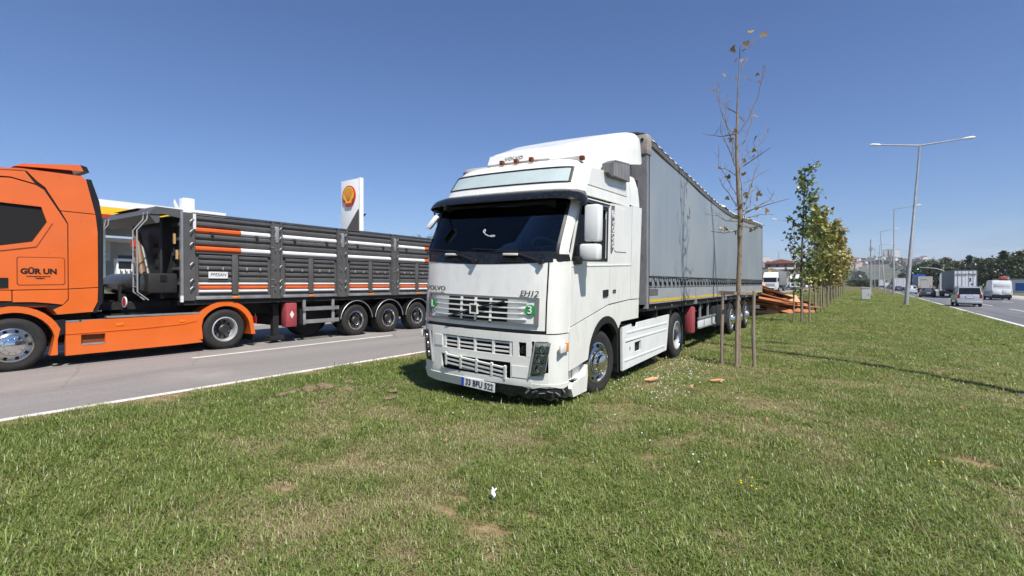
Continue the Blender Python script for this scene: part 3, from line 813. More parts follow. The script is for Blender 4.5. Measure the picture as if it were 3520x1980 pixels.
# roof spoiler
SP = [(-.46, .46, 3.15, 3.19), (-.42, .50, 3.15, 3.30), (-.34, .53, 3.14, 3.365), (-.1, .62, 3.14, 3.44), (.3, .76, 3.15, 3.575), (.7, .92, 3.17, 3.71), (1.05, 1.03, 3.3, 3.81), (1.3, 1.07, 3.34, 3.87), (1.47, 1.075, 3.36, 3.86), (1.53, 1.06, 3.40, 3.80)]
def spo(y):
    a = np.array(SP); return [float(np.interp(y, a[:, 0], a[:, i])) for i in (1, 2, 3)]
ys = list(np.linspace(-.46, -.34, 5)) + list(np.linspace(-.25, 1.53, 20))
def sec(i, j, th):
    y = ys[i]; w, zb, zt = spo(y); w -= th; zt -= th
    t = j / 18 * 2 - 1; sg = -1 if t < 0 else 1; t = abs(t)
    if t < .55: x, z = w * .84 * t / .55, zt - .015 * (t / .55) ** 2
    elif t < .8:
        k = (t - .55) / .25 * 1.57; x, z = w * .84 + w * .13 * math.sin(k), zt - .015 - .11 * (zt - zb) / .3 * (1 - math.cos(k)) * .5
    else:
        k = (t - .8) / .2; zz = zt - .015 - .055 * (zt - zb) / .3; x, z = w * (.97 + .03 * k), zz + (zb - zz) * k
    return (sg * x, y, z)
m_ = MB(); n1 = len(ys) - 1
m_.grid(lambda a, b: sec(round(a * n1), round(b * 18), 0), n1, 18, lambda a, b: sec(round(a * n1), round(b * 18), .03))
sp = T(m_.build('roof_spoiler', W, truck, 45))
m_ = MB(); m_.grid(lambda a, b: (-.5 + 1.0 * a, -.475 + .06 * b - .02 * math.sin(a * 3.14), 3.18 + .13 * b), 10, 4, lambda a, b: (-.5 + a, -.43 + .06 * b, 3.17 + .13 * b))
m_.build('spoiler_front_cover', W, sp)
text('lettering', 'VOLVO', .07, K['greyl'], sp, (-.05, -.475, 3.235), (R(70), 0, 0), .002, 1.3)
m_ = MB(); m_.box(-.95, .95, .9, 1.4, 3.13, 3.32); m_.build('spoiler_support', K['greyl'], sp)
# side panels: door, sleeper, rear fairing, fender
DW = [(-.89, 1.87), (.12, 1.87), (.12, 2.52), (-.66, 2.52)]
def side(name, mt, poly, x0=1.062, x1=1.085, holes=(), both=True, par=None):
    r_ = None
    for sg in ((1, -1) if both else (1,)):
        m_ = MB(); m_.prism(poly, 'x', sg * x0, sg * x1, holes)
        o_ = m_.build(name, mt, par or truck)
        if par is None: T(o_)
        r_ = r_ or o_
    return r_
side('door', W, [(-.93, 1.03), (.25, 1.235), (.25, 2.62), (-.66, 2.62), (-.93, 1.9)], holes=[DW])
side('door_window_seal', K['black'], [(-.925, 1.83), (.16, 1.83), (.16, 2.56), (-.68, 2.56)], 1.087, 1.093, [DW])
side('door_window', K['sideglass'], [(-.90, 1.85), (.125, 1.85), (.125, 2.40), (-.72, 2.40)], 1.066, 1.072)
side('side_panel', W, [(.262, 1.235), (1.075, 1.26), (1.075, 2.66), (.262, 2.63)])
side('rear_fairing', W, [(1.087, 1.26), (1.46, 1.25), (1.50, 2.68), (1.087, 2.68)], 1.062, 1.09)
arch = [(.70, .95)] + [(.14 + .545 * math.cos(a), .52 + .54 * math.sin(a)) for a in np.linspace(.62, 2.75, 14)] + [(-.42, .56)]
side('fender', W, [(-.95, .50), (-.95, 1.01), (.25, 1.215), (1.08, 1.245), (1.46, 1.235), (1.45, .94)] + arch, 1.06, 1.09)
side('arch_lip', K['black'], [(.70, .95)] + [(.14 + .56 * math.cos(a), .52 + .555 * math.sin(a)) for a in np.linspace(.62, 2.75, 14)] + [(-.42, .52)] +
     [(.14 + .48 * math.cos(a), .50 + .48 * math.sin(a)) for a in np.linspace(2.75, .62, 14)], 1.03, 1.1)
T(B('wheel_well', K['dark'], truck, (-1.0, 1.0, -.55, .9, .98, 1.0), (-1.0, 1.0, -.72, -.68, .35, .99), (-.72, .72, -.7, .9, .4, .99), (-1.03, 1.03, .72, .78, .3, .96)))
side('crease', W, [(-.91, 1.755), (1.07, 1.775), (1.07, 1.79), (-.91, 1.77)], 1.08, 1.092)
side('sleeper_cover', W, [(.40, 1.99), (.46, 1.97), (.86, 1.97), (.9, 2.02), (.9, 2.48), (.82, 2.58), (.40, 2.6)], 1.08, 1.094)
side('name_strip', mat('strip_grey', (.13, .14, .16), .5), [(.27, 1.95), (.30, 1.93), (.385, 2.02), (.385, 2.61), (.27, 2.6)], 1.084, 1.089)
for sg, rt in ((1, (R(90), R(90), R(90))), (-1, (R(90), R(-90), R(-90)))):
    T(text('lettering', '@ VOLVO', .1, K['whitet'], truck, (sg * 1.092, .33, 2.28), rt, .002, 1.15))
    T(text('lettering', '420', .075, K['blackt'], truck, (sg * 1.088, .43, 1.40), SIDE if sg > 0 else LSIDE, .002, 1.1))
side('door_handle', K['black'], [(.03, 1.34), (.2, 1.345), (.2, 1.44), (.03, 1.435)], 1.08, 1.098)
side('upper_cover', W, [(-.45, 2.80), (.92, 2.80), (.9, 3.08), (.5, 3.08), (-.35, 3.02)], 1.045, 1.062)
side('drip_rail', K['black'], [(-.55, 2.575), (.2, 2.585), (.2, 2.60), (-.55, 2.6)], 1.08, 1.1)
# air intake on the upper rear corner
ai = MB(); ai.prism([(.04, 3.02), (.08, 3.15), (.28, 3.22), (.81, 3.26), (.84, 3.0), (.16, 2.98)], 'x', 1.02, 1.13)
intake = T(ai.build('air_intake', mat('intake_grey', (.12, .12, .125), .6), truck))
for k in range(11):
    y = .20 + k * .055
    m_ = MB(); m_.prism([(y, 3.0), (y + .022, 3.0), (y + .022, 3.18 + .005 * k), (y, 3.18 + .005 * k)], 'x', 1.13, 1.145); m_.build('rib', K['greyl'], intake)
# mirrors
mh = mat('mirror_white', (.78, .78, .76), .35, var=.04)
for sg in (1, -1):
    mr = MB(); mr.tube([(sg * 1.05, -.80, 1.82), (sg * 1.13, -.76, 1.86), (sg * (1.26 if sg > 0 else 1.12), -.70, 1.98), (sg * (1.25 if sg > 0 else 1.1), -.68, 2.5), (sg * 1.05, -.55, 2.6)], [.035, .03, .025, .022, .02], 8)
    mr.box(min(sg * 1.04, sg * 1.16), max(sg * 1.04, sg * 1.16), -.88, -.76, 1.78, 1.88, ch=.02)
    am = T(mr.build('mirror', K['black'], truck))
    a, b = sorted((sg * 1.17, sg * 1.36)) if sg > 0 else (-1.2, -1.06)
    B('mirror_housing', mh if sg > 0 else K['black'], am, (a, b, -.78, -.63, 2.06, 2.50), ch=.028)
    B('mirror_glass', K['chrome'], am, (a + .02, b - .02, -.628, -.622, 2.09, 2.47))
    B('wide_mirror_housing', mh if sg > 0 else K['black'], am, (1.12 if sg > 0 else -1.2, 1.36 if sg > 0 else -1.04, -.8, -.64, 1.84, 2.03), ch=.028)
m_ = MB(); m_.box(-.11, .11, -.05, .05, -.035, .035, ch=.03)
o = m_.build('kerb_mirror', mh, truck); o.location = (-.86, -1.22, 2.33); o.rotation_euler = (0, R(-52), R(30)); T(o)
m_ = MB(); m_.tube([(-.92, -.95, 2.5), (-.9, -1.15, 2.48), (-.84, -1.2, 2.42)], .015, 6); T(m_.build('kerb_mirror_arm', K['black'], truck))
# bumper
hq0, hq1 = qx(.72), qx(.885)
def bz(q): return .955 - .0 * q
bm_ = MB()
patch('', None, -hq0, hq0, .855, .955, .012, .03, 20, 3, mb=bm_)
patch('', None, -hq0, hq0, .60, .685, .012, .03, 20, 3, mb=bm_)
patch('', None, -hq0, hq0, .33, .40, .012, .03, 20, 2, mb=bm_)
patch('', None, -hq0, -qx(.52), .685, .855, .012, .03, 4, 3, mb=bm_)
patch('', None, qx(.50), qx(.57), .685, .855, .012, .03, 2, 3, mb=bm_)
patch('', None, qx(.66), hq0, .685, .855, .012, .03, 2, 3, mb=bm_)
patch('', None, -hq0, -qx(.55), .40, .60, .012, .03, 4, 3, mb=bm_)
patch('', None, qx(.47), hq0, .40, .60, .012, .03, 5, 3, mb=bm_)
bumper = T(bm_.build('bumper', W, truck))
def bpart(name, mt, *a, **k):
    m_ = MB(); patch('', None, *a, mb=m_, **k)
    return m_.build(name, mt, bumper, 40)
bpart('bumper_backing', K['dark'], -hq0, hq0, .35, .93, off=-.06, th=.02, nu=16, nv=3)
bpart('fog_lamp_cover', W, -qx(.66), -qx(.53), .70, .84, off=.018, th=.01, nu=3, nv=2)
bpart('fog_lamp_cover', W, qx(.49), qx(.68), .43, .57, off=.018, th=.01, nu=3, nv=2)
p = S(qx(.615), .77, -.03)
m_ = MB(); m_.lathe([(.001, .0), (.04, .0), (.05, -.03), (.05, .03)], p, 'y', 14); m_.build('fog_lamp', K['gloss'], bumper)
sl = MB()
for z in (.715, .765, .82): patch('', None, -qx(.51), qx(.49), z, z + .02, .0, .03, 14, 1, mb=sl)
for fx in (-.49, -.27, -.02, .24, .47): patch('', None, np.sign(fx) * qx(abs(fx)) - .012, np.sign(fx) * qx(abs(fx)) + .012, .685, .855, .006, .03, 1, 2, mb=sl)
sl.build('bumper_grille', W, bumper)
sl = MB()
for z in (.0, .055, .11): sl.box(-.47, .47, -.012, .012, z, z + .02)
for x in (-.46, -.22, .03, .26, .455): sl.box(x - .014, x + .014, -.016, .01, -.02, .15)
o = sl.build('broken_lower_grille', W, bumper); o.location = S(0, .45, .015) + Vector((-.02, .01, -.005)); o.rotation_euler = (R(8), R(4.5), R(1.5))
m_ = MB()
for k in range(26): m_.box(-.3 + k * .016, -.292 + k * .016, -.004, .004, 0, .06)
o = m_.build('radiator_fins', K['greyl'], bumper); o.location = S(0, .42, -.04)
# lower lip: white remnant, then the bare black beam
lip = MB(); patch('', None, -qx(.985), .09, lambda q: .215 + .06 * max(0, -q - .6), lambda q: .335, .02, .05, 18, 3, mb=lip)
lip.build('lower_lip', W, bumper)
bl = MB(); patch('', None, .07, 1.0, lambda q: .185 + .02 * math.sin(q * 31), lambda q: .335 + .012 * math.sin(q * 23), .0, .06, 20, 4, mb=bl)
bl.build('bare_bumper_beam', mat('torn_black', (.02, .02, .02), .6, var=.5, scale=20, dirt=.4, dcol=(.3, .3, .3), bump=.6), bumper)
sh = MB()
for k in range(6):
    q = .55 + .07 * k; p = S(q, .27 + .03 * math.sin(k * 3), .01)
    Mx = Matrix.Translation(p) @ Euler((k * .5, k * .35 - .8, k * .2)).to_matrix().to_4x4()
    sh.box(-.035, .035, -.004, .004, -.012, .012, M=Mx)
sh.build('torn_fragments', mat('torn_grey', (.16, .16, .155), .6, var=.5, scale=30), bumper)
bpart('torn_skirt_edge', W, qx(.62), 1.01, lambda q: .33 + .02 * math.sin(q * 19), .37, off=.01, th=.02, nu=10, nv=1)
# headlamps
refl = mat('lamp_reflector', (.62, .64, .64), .2, .35, var=.5, scale=25)
for sg in (1, -1):
    hl = MB(); f0 = lambda q: .47 + .05 * (abs(q) - hq0) / (hq1 - hq0)
    hd = T(patch('', None, sg * (hq0 + .012), sg * hq1, f0, .865, .006, .03, 5, 6, mb=hl, sl=sg * .13) or hl.build('headlamp', K['greyl'], truck))
    def hpart(name, mt, *a, **k):
        m_ = MB(); patch('', None, *a, mb=m_, **k)
        return m_.build(name, mt, hd, 40)
    hpart('reflector', refl, sg * (hq0 + .02), sg * (hq1 - .012), .49, .85, off=.012, th=.006, nu=4, nv=6, sl=sg * .13)
    for z, r_ in ((.79, .042), (.68, .05), (.56, .045)):
        p = S(sg * ((hq0 + hq1 + .01) / 2 + .13 * (z - .67)), z, .018)
        lb = MB(); lb.lathe([(.001, .012), (r_ * .6, .008), (r_, -.012), (r_ * 1.08, -.012), (r_ * 1.08, .02)], (0, 0, 0), 'y', 16)
        o = lb.build('lamp_bulb', K['chrome'], hd); o.location = p; o.rotation_euler = (0, 0, R(38) * sg)
    for z in (.735, .62): hpart('divider', K['gloss'], sg * (hq0 + .02), sg * (hq1 - .012), z, z + .01, off=.02, th=.01, nu=4, nv=1, sl=sg * .13)
    hpart('lens', K['lens'], sg * (hq0 + .012), sg * hq1, .475, .865, off=.034, th=.004, nu=5, nv=4, sl=sg * .13)
    hpart('lamp_bezel', K['greyl'], sg * (hq0 + .004), sg * (hq0 + .018), .46, .875, off=.036, th=.03, nu=1, nv=4, sl=sg * .13)
    patch('corner_bumper', W, sg * (hq1 + .006), sg * qy(-.965, .6), .33 if sg > 0 else .30, .955, .006, .03, 8, 6)
    patch('bumper_corner_top', W, sg * hq0, sg * (hq1 + .006), .875, .955, .008, .03, 4, 2)
    patch('bumper_corner_base', W, sg * hq0, sg * (hq1 + .006), .33, lambda q: .455 + .05 * (abs(q) - hq0) / (hq1 - hq0), .008, .03, 4, 2)
    # marker lamp on the corner
    p = S(sg * .9, .8, .012)
    B('side_marker', K['whitep'], hd, (min(p.x, p.x + sg * .03), max(p.x, p.x + sg * .03), p.y - .11, p.y + .03, .745, .845), ch=.01)
    B('side_repeater', K['amber'], hd, (min(p.x, p.x + sg * .034), max(p.x, p.x + sg * .034), p.y + .032, p.y + .075, .745, .855), ch=.008)
    st = MB(); st.prism([(-.84, .16), (-.46, .16), (-.43, .36), (-.45, .50), (-.50, .38), (-.86, .33), (-.90, .27)], 'x', min(sg * 1.0, sg * 1.1), max(sg * 1.0, sg * 1.1))
    stp = T(st.build('entry_step', W, truck))
    tr = MB()
    for i in range(5):
        for j in range(2): tr.box(min(sg * (1.025 + j * .035), sg * (1.05 + j * .035)), max(sg * (1.025 + j * .035), sg * (1.05 + j * .035)), -.83 + i * .065, -.79 + i * .065, .34 - .001, .356)
    tr.build('tread_holes', K['black'], stp)['kind'] = 'stuff'
    B('step_recess', W, stp, (min(sg * .98, sg * 1.0), max(sg * .98, sg * 1.0), -.95, -.44, .33, .6))
# number plate, tilted
npl = MB(); npl.box(-.26, .26, -.006, .006, -.055, .055)
pl = npl.build('number_plate', mat('plate_white', (.7, .7, .7), .4, var=.04), truck)
pl.location = S(.03, .285, .045); pl.rotation_euler = (0, R(2.2), 0)
B('plate_band', K['blue'], pl, (-.257, -.215, -.009, -.005, -.052, .052))
text('lettering', '33 BFU 522', .105, K['blackt'], pl, (.025, -.009, 0), FRONT, .001, .86)
T(pl)
# chassis, side skirts, fuel tanks, fifth wheel, wheels
B('chassis_frame', K['chassis'], truck, (-.43, -.33, -1.0, 4.7, .62, .88), (.33, .43, -1.0, 4.7, .62, .88), (-.4, .4, 1.6, 1.75, .6, .95), (-.4, .4, 4.5, 4.7, .6, .8), (-.7, .7, 1.5, 2.4, .55, 1.0))
B('fifth_wheel', K['chassis'], truck, (-.45, .45, 2.6, 3.6, .9, 1.0), (-.3, .3, 2.5, 3.7, 1.0, 1.06))
skm = mat('skirt_white', (.72, .74, .72), .42, var=.07, scale=3, dirt=.3, dcol=(.45, .43, .36))
for sg in (1, -1):
    a = lambda x0, x1: (min(sg * x0, sg * x1), max(sg * x0, sg * x1))
    m_ = MB(); m_.prism([(.88, .17), (3.12, .24), (3.30, .90), (1.55, .86), (1.52, .80), (1.28, .80), (1.24, .86), (.86, .83)], 'x', *a(1.035, 1.07),
                        [[(1.40, .39), (1.70, .40), (1.70, .56), (1.40, .55)]])
    sk = m_.build('side_skirt', skm, truck)
    for z0, y0, y1 in ((.60, 1.0, 3.1), (.72, 1.05, 3.15), (.30, .95, 3.0)):
        m_ = MB(); m_.prism([(y0, z0), (y1, z0 + .02), (y1, z0 + .045), (y0, z0 + .025)], 'x', *a(1.068, 1.078)); m_.build('skirt_rib', skm, sk)
    m_ = MB(); m_.prism([(1.0, .585), (1.9, .605), (1.9, .612), (1.0, .592)], 'x', *a(1.069, 1.074)); m_.build('skirt_groove', K['black'], sk)
    m_ = MB(); m_.lathe([(.001, -.001), (.03, -.001), (.03, .003), (.001, .003)], (sg * 1.071, 1.18, .48), 'x', 10); m_.build('valve_cover', K['greyl'], sk)
    B('fuel_tank', K['chassis'], truck, (*a(.45, 1.02), 1.0, 3.0, .3, .8), ch=.1)
    wheel(truck, sg * 1.07, -.02, .415, .45, .3, sg, 'front', .275, steer=R(-8))
    for q, w in ((0, .28), (1, .28)):
        wheel(truck, sg * (1.085 - q * .31), 3.82, .455, .475, w, sg, 'deep' if q == 0 else 'deep', .285, K['rimsteel'])
    fl = MB(); fl.lathe([(.56, -sg * .02), (.58, -sg * .02), (.58, -sg * .62), (.56, -sg * .62)], (sg * 1.06, 3.82, .45), 'x', 24, True)
    fl.f = [f for f in fl.f if max(fl.v[i][2] for i in f) > .62 and min(fl.v[i][1] for i in f) < 4.2]
    fl.build('rear_mudguard', K['black'], truck)
    B('mud_flap', K['black'], truck, (*a(.5, 1.06), 4.48, 4.5, .2, .85))
    B('wheel_splash_flap', K['black'], truck, (*a(.6, 1.05), .72, .76, .17, .7))
B('rear_crossmember', K['chassis'], truck, (-.7, .7, 4.66, 4.74, .55, .75))
m_ = MB(); m_.cyl((-1.0, 0, .42), (1.0, 0, .42), .06); m_.cyl((-1.0, 3.82, .45), (1.0, 3.82, .45), .09); m_.lathe([(.01, -.2), (.2, -.1), (.2, .1), (.01, .2)], (0, 3.82, .45), 'x', 16); m_.build('axles', K['chassis'], truck)
B('air_lines', K['black'], truck, (-.2, .2, 1.5, 1.56, 1.0, 1.5))
# ------------------------------------------------------------------ grey curtain-side semi-trailer behind the white truck
TU, TS = -3.94, 8.0
trl = thing('curtain_trailer', 'long grey curtain-side semi-trailer with a sagging roof behind the white truck', 'trailer', (TU, TS, 0))
HW = 1.25
TY = [0, .35, 1.5, 3.1, 4.6, 5.8, 7.8, 10.5, 12.5, 13.8, 14]; TZ = [3.97, 3.93, 3.84, 3.74, 3.63, 3.57, 3.565, 3.70, 3.80, 3.85, 3.85]
def rtop(y): return float(np.interp(y, TY, TZ))
def rtop_s(y): return sum(rtop(y + d) for d in (-.5, -.25, 0, .25, .5)) / 5
tm = bpy.data.materials.new('curtain_pvc'); tm.use_nodes = True
n = tm.node_tree.nodes; l = tm.node_tree.links; p = n['Principled BSDF']; p.inputs['Roughness'].default_value = .38
tcn = n.new('ShaderNodeTexCoord'); m1 = n.new('ShaderNodeMapping'); m1.inputs['Scale'].default_value = (1, 1.6, .18)
l.new(tcn.outputs['Object'], m1.inputs[0])
a1 = n.new('ShaderNodeTexNoise'); a1.inputs['Scale'].default_value = 2.2; a1.inputs['Detail'].default_value = 8; a1.inputs['Roughness'].default_value = .65; l.new(m1.outputs[0], a1.inputs['Vector'])
rp = n.new('ShaderNodeValToRGB'); e = rp.color_ramp.elements
e[0].position = .3; e[0].color = (.215, .245, .27, 1); e[1].position = .72; e[1].color = (.265, .30, .325, 1)
l.new(a1.outputs['Fac'], rp.inputs[0])
m2_ = n.new('ShaderNodeTexNoise'); m2_.inputs['Scale'].default_value = .45; m2_.inputs['Detail'].default_value = 4; l.new(tcn.outputs['Object'], m2_.inputs['Vector'])
x2 = n.new('ShaderNodeMixRGB'); x2.inputs['Color2'].default_value = (.31, .33, .325, 1)
r3 = n.new('ShaderNodeMapRange'); r3.inputs['From Min'].default_value = .45; r3.inputs['From Max'].default_value = .65; r3.inputs['To Max'].default_value = .7; l.new(m2_.outputs['Fac'], r3.inputs[0])
l.new(r3.outputs[0], x2.inputs['Fac']); l.new(rp.outputs[0], x2.inputs['Color1']); l.new(x2.outputs[0], p.inputs['Base Color'])
K['tarp'] = tm
boardm = mat('drop_side_grey', (.30, .315, .325), .5, var=.12, scale=2, dirt=.3, dcol=(.2, .19, .17), stretch=(1, .5, 2))
pillarm = mat('pillar_alu', (.30, .30, .315), .5, .3, var=.2, scale=3, dirt=.7, dcol=(.11, .085, .07), stretch=(2, 2, .8))
rustm = mat('worn_cap', (.34, .30, .26), .7, var=.3, scale=8, dirt=.8, dcol=(.12, .085, .06))
for sg in (1, -1):
    def cur(a, b):
        y = .14 + 13.72 * a; zt = rtop_s(y) - .13; z = 1.47 + (zt - 1.47) * b
        sag = max(0, 3.8 - rtop_s(y)) * .12 * math.sin(b * 3.1)
        return (sg * (HW - .006 + sag + .006 * math.sin(y * 4.7) * (1 - b) + .005 * math.sin(y * 1.9 + b * 4)), y, z)
    m = MB(); m.grid(cur, 140, 14, lambda a, b: (cur(a, b)[0] - sg * .006, cur(a, b)[1], cur(a, b)[2]))
    m.build('curtain', tm, trl, 60)
    m = MB(); m.grid(lambda a, b: (sg * (HW + .012), .05 + 13.92 * a, rtop_s(.05 + 13.92 * a) - .15 + .10 * b), 80, 1, lambda a, b: (sg * (HW - .05), .05 + 13.92 * a, rtop_s(.05 + 13.92 * a) - .15 + .10 * b))
    m.build('roof_rail', mat('rail_dark', (.12, .11, .1), .6, var=.3, dirt=.5, dcol=(.3, .27, .23)), trl)
    # roof tarp edge folded over the rail, slightly ragged
    m = MB(); m.grid(lambda a, b: (sg * (HW + .02 - .18 * b * b), .02 + 13.96 * a, rtop_s(.02 + 13.96 * a) - .05 + .09 * b + .012 * math.sin(a * 260) * (1 - b) + (.05 * max(0, math.sin(a * 57)) if .4 < a < .52 else 0)), 160, 3)
    m.build('roof_tarp_edge', mat('tarp_white', (.6, .58, .53), .7, var=.2, dirt=.4), trl, 60)
    # bottom boards
    for k, (y0, y1) in enumerate(((.12, 3.26), (3.34, 6.62), (6.70, 10.16), (10.24, 13.9))):
        m = MB(); m.box(min(sg * (HW - .035), sg * (HW + .004)), max(sg * (HW - .035), sg * (HW + .004)), y0, y1, 1.15, 1.43)
        bd = m.build('drop_side', boardm, trl)
        B('reflective_tape', K['yellow'], bd, (min(sg * (HW + .004), sg * (HW + .008)), max(sg * (HW + .004), sg * (HW + .008)), y0 + .02, y1 - .02, 1.175, 1.225))
        B('board_rail', K['alu'], bd, (min(sg * (HW - .03), sg * (HW + .012)), max(sg * (HW - .03), sg * (HW + .012)), y0, y1, 1.432, 1.468))
    for y in (3.3, 6.66, 10.2):
        B('stanchion', K['greyl'], trl, (min(sg * (HW - .05), sg * (HW + .01)), max(sg * (HW - .05), sg * (HW + .01)), y - .037, y + .037, 1.05, 1.44))
    # front corner pillar with worn cap
    m = MB(); m.box(min(sg * (HW - .26), sg * (HW + .01)), max(sg * (HW - .26), sg * (HW + .01)), 0, .11, 1.08, 3.62); m.build('corner_pillar', pillarm, trl)
    B('pillar_edge', K['black'], trl, (min(sg * (HW - .01), sg * (HW + .014)), max(sg * (HW - .01), sg * (HW + .014)), .112, .135, 1.08, 3.62))
    m = MB(); m.box(min(sg * (HW - .27), sg * (HW + .03)), max(sg * (HW - .27), sg * (HW + .03)), -.02, .2, 3.6, 3.93, ch=.02)
    cp = m.build('corner_cap', rustm, trl)
    m = MB()
    for yy in (.0,):
        for xx in (HW - .17, HW - .06): m.lathe([(.001, -.03), (.028, -.03), (.028, -.018), (.001, -.018)], (sg * xx, 0, 3.84), 'y', 10)
    m.build('cap_bolts', K['black'], cp)
    B('rear_pillar', pillarm, trl, (min(sg * (HW - .1), sg * (HW + .005)), max(sg * (HW - .1), sg * (HW + .005)), 13.87, 14.0, 1.1, 3.8))
    # lacing
    m = MB(); pts = []
    for k in range(101):
        y = .2 + k * .136
        pts.append((sg * (HW + .012), y, 1.625 if k % 2 else 1.475))
    m.tube(pts, .008, 4); m.tube([(sg * (HW + .01), .14, 1.61), (sg * (HW + .01), 13.85, 1.63)], .009, 4)
    m.build('lacing_rope', K['black'], trl)
    bk = MB(); bk.box(-.012, .02, -.022, .022, -.035, .035)
    bme = bk.mesh('buckle', K['black'], 0)
    for k in range(50): link('buckle', bme, trl, (sg * (HW + .01), .2 + k * .272, 1.485))
    for y in (9.66, 10.93, 12.2) if False else (7.72, 9.03, 10.34):
        for q in (0,):
            wheel(trl, sg * (HW - .03), y, .45, .465, .36, sg, 'front', .285, K['rimsteel'], n=26)
        m = MB(); m.lathe([(.53, -sg * .02), (.545, -sg * .02), (.545, -sg * .42), (.53, -sg * .42)], (sg * (HW - .02), y, .47), 'x', 20, True)
        m.f = [f for f in m.f if min(m.v[i][2] for i in f) > .75]
        m.build('mudguard', K['black'], trl)
    a = lambda x0, x1: (min(sg * x0, sg * x1), max(sg * x0, sg * x1))
    B('underride_box', K['redp'], trl, (*a(HW - .22, HW - .03), 3.16, 3.42, .40, 1.0), ch=.05)
    sgm = MB(); sgm.box(*a(HW - .06, HW - .03), 3.68, 5.4, .47, .72, ch=.012)
    sgb = sgm.build('side_guard', mat('guard_white', (.6, .62, .6), .5, var=.1, dirt=.25), trl)
    for z in (.475, .695): B('guard_rail', K['alu'], sgb, (*a(HW - .05, HW - .005), 3.66, 5.42, z, z + .03))
    for y in (4.1, 4.9):
        B('guard_bracket', K['greyl'], sgb, (*a(HW - .12, HW - .08), y, y + .04, .5, 1.05)); B('guard_strap', K['greyl'], sgb, (*a(HW - .03, HW - .02), y + .1, y + .14, .48, .71))
    B('pallet_box', K['chassis'], trl, (*a(HW - .5, HW - .06), 5.45, 7.1, .38, .92), ch=.03)
    for k in range(14):
        m = MB(); m.lathe([(.001, 0), (.02, 0), (.02, sg * .02), (.001, sg * .02)], (sg * (HW - .05), .6 + k, 1.08), 'x', 8); m.build('tie_ring', K['greyl'], trl)
    B('support_leg', K['chassis'], trl, (*a(.75, .9), 2.3, 2.46, .25, 1.0), (*a(.68, .97), 2.22, 2.54, .2, .25))
    B('rear_lamp', K['red'], trl, (*a(.75, 1.15), 14.0, 14.03, .98, 1.08))
m = MB(); m.grid(lambda a, b: ((2 * b - 1) * (HW - .16), .02 + 13.96 * a, rtop_s(.02 + 13.96 * a) + .04 + .04 * math.cos((2 * b - 1) * 1.5) - max(0, 3.8 - rtop_s(14 * a)) * .5 * math.cos((2 * b - 1) * 1.57)), 60, 10)
m.build('roof_tarp', mat('roof_pvc', (.45, .45, .44), .7, var=.2), trl, 60)
B('front_wall', pillarm, trl, (-HW + .26, HW - .26, .03, .09, 1.08, 3.62), (-HW + .26, HW - .26, -.01, .1, 3.62, 3.92))
B('rear_doors', boardm, trl, (-HW + .1, -.01, 13.92, 13.98, 1.16, 3.78), (.01, HW - .1, 13.92, 13.98, 1.16, 3.78))
B('deck', K['chassis'], trl, (-HW + .04, HW - .04, .0, 14.0, 1.03, 1.145), (-HW + .02, HW - .02, .0, 14.0, 1.11, 1.145))
B('chassis_beams', K['chassis'], trl, (-.55, -.42, .2, 14, .75, 1.03), (.42, .55, .2, 14, .75, 1.03), *[(-HW + .08, HW - .08, y, y + .08, .9, 1.03) for y in np.linspace(.8, 13.6, 16)])
B('rear_bumper', K['alu'], trl, (-HW + .1, HW - .1, 13.85, 13.97, .5, .64), (-.5, -.42, 13.8, 13.95, .6, 1.0), (.42, .5, 13.8, 13.95, .6, 1.0))
m = MB()
for y in (7.72, 9.03, 10.34): m.cyl((-1.15, y, .45), (1.15, y, .45), .07)
m.build('axles', K['chassis'], trl)
B('print_panel', mat('print_grey', (.12, .12, .12), .6, var=.4, scale=30), trl, (HW + .005, HW + .008, .16, .62, 1.29, 1.40))
# ------------------------------------------------------------------ orange tractor unit on the left carriageway
OU, OA = -13.07, 2.37
ot = thing('tractor_truck', 'bright orange tractor truck with black window, cut by the frame edge, on the road', 'truck', (OU, OA, -.03))
OR = K['orange']
PROF = [(-1.42, .42), (-1.45, .9), (-1.44, 1.75), (-1.30, 1.95), (-1.0, 2.75), (-.72, 3.25), (-.4, 3.46), (.15, 3.54), (1.0, 3.55), (1.13, 3.4), (1.24, 3.05), (1.29, 2.6), (1.29, 1.3), (1.22, 1.0), (.6, .95), (.5, 1.1), (-.55, 1.1), (-.62, .42)]
def inset(poly, d):
    c_ = (sum(p[0] for p in poly) / len(poly), sum(p[1] for p in poly) / len(poly))
    return [(p[0] + (c_[0] - p[0]) * d, p[1] + (c_[1] - p[1]) * d) for p in poly]
m = MB(); m.prism(PROF, 'x', -1.08, 1.08)
core = m.build('cab_body', OR, ot)
for sg in (-1, 1):
    m = MB(); m.prism(inset(PROF, .025), 'x', min(sg * 1.0, sg * 1.112), max(sg * 1.0, sg * 1.112)); m.build('cab_lining', K['dark'], ot)
def oside(name, mt, poly, x0=1.10, x1=1.13, holes=(), par=None):
    o0 = None
    for sg in (1, -1):
        mm = MB(); mm.prism(poly, 'x', min(sg * x0, sg * x1), max(sg * x0, sg * x1), holes)
        o_ = mm.build(name, mt, par or ot)
        o0 = o0 or o_
    return o0
win = [(-.62, 2.92), (.41, 2.89), (.485, 2.62), (.29, 2.26), (-.1, 2.17), (-.62, 2.14)]
oside('sleeper_side', OR, [(-.68, 1.43), (-.68, 3.16), (-.4, 3.3), (.02, 3.34), (.34, 3.27), (.45, 3.2), (.655, 2.83), (.77, 2.62), (.77, 1.425), (.03, 1.415)], holes=[win])
oside('window', K['glassv'], inset(win, -.02), 1.09, 1.105)
WF = [(-.62, 2.99), (.46, 2.95), (.56, 2.62), (.34, 2.18), (-.1, 2.09), (-.62, 2.06)]
oside('window_surround', OR, WF, 1.13, 1.145, [inset(win, .0)])
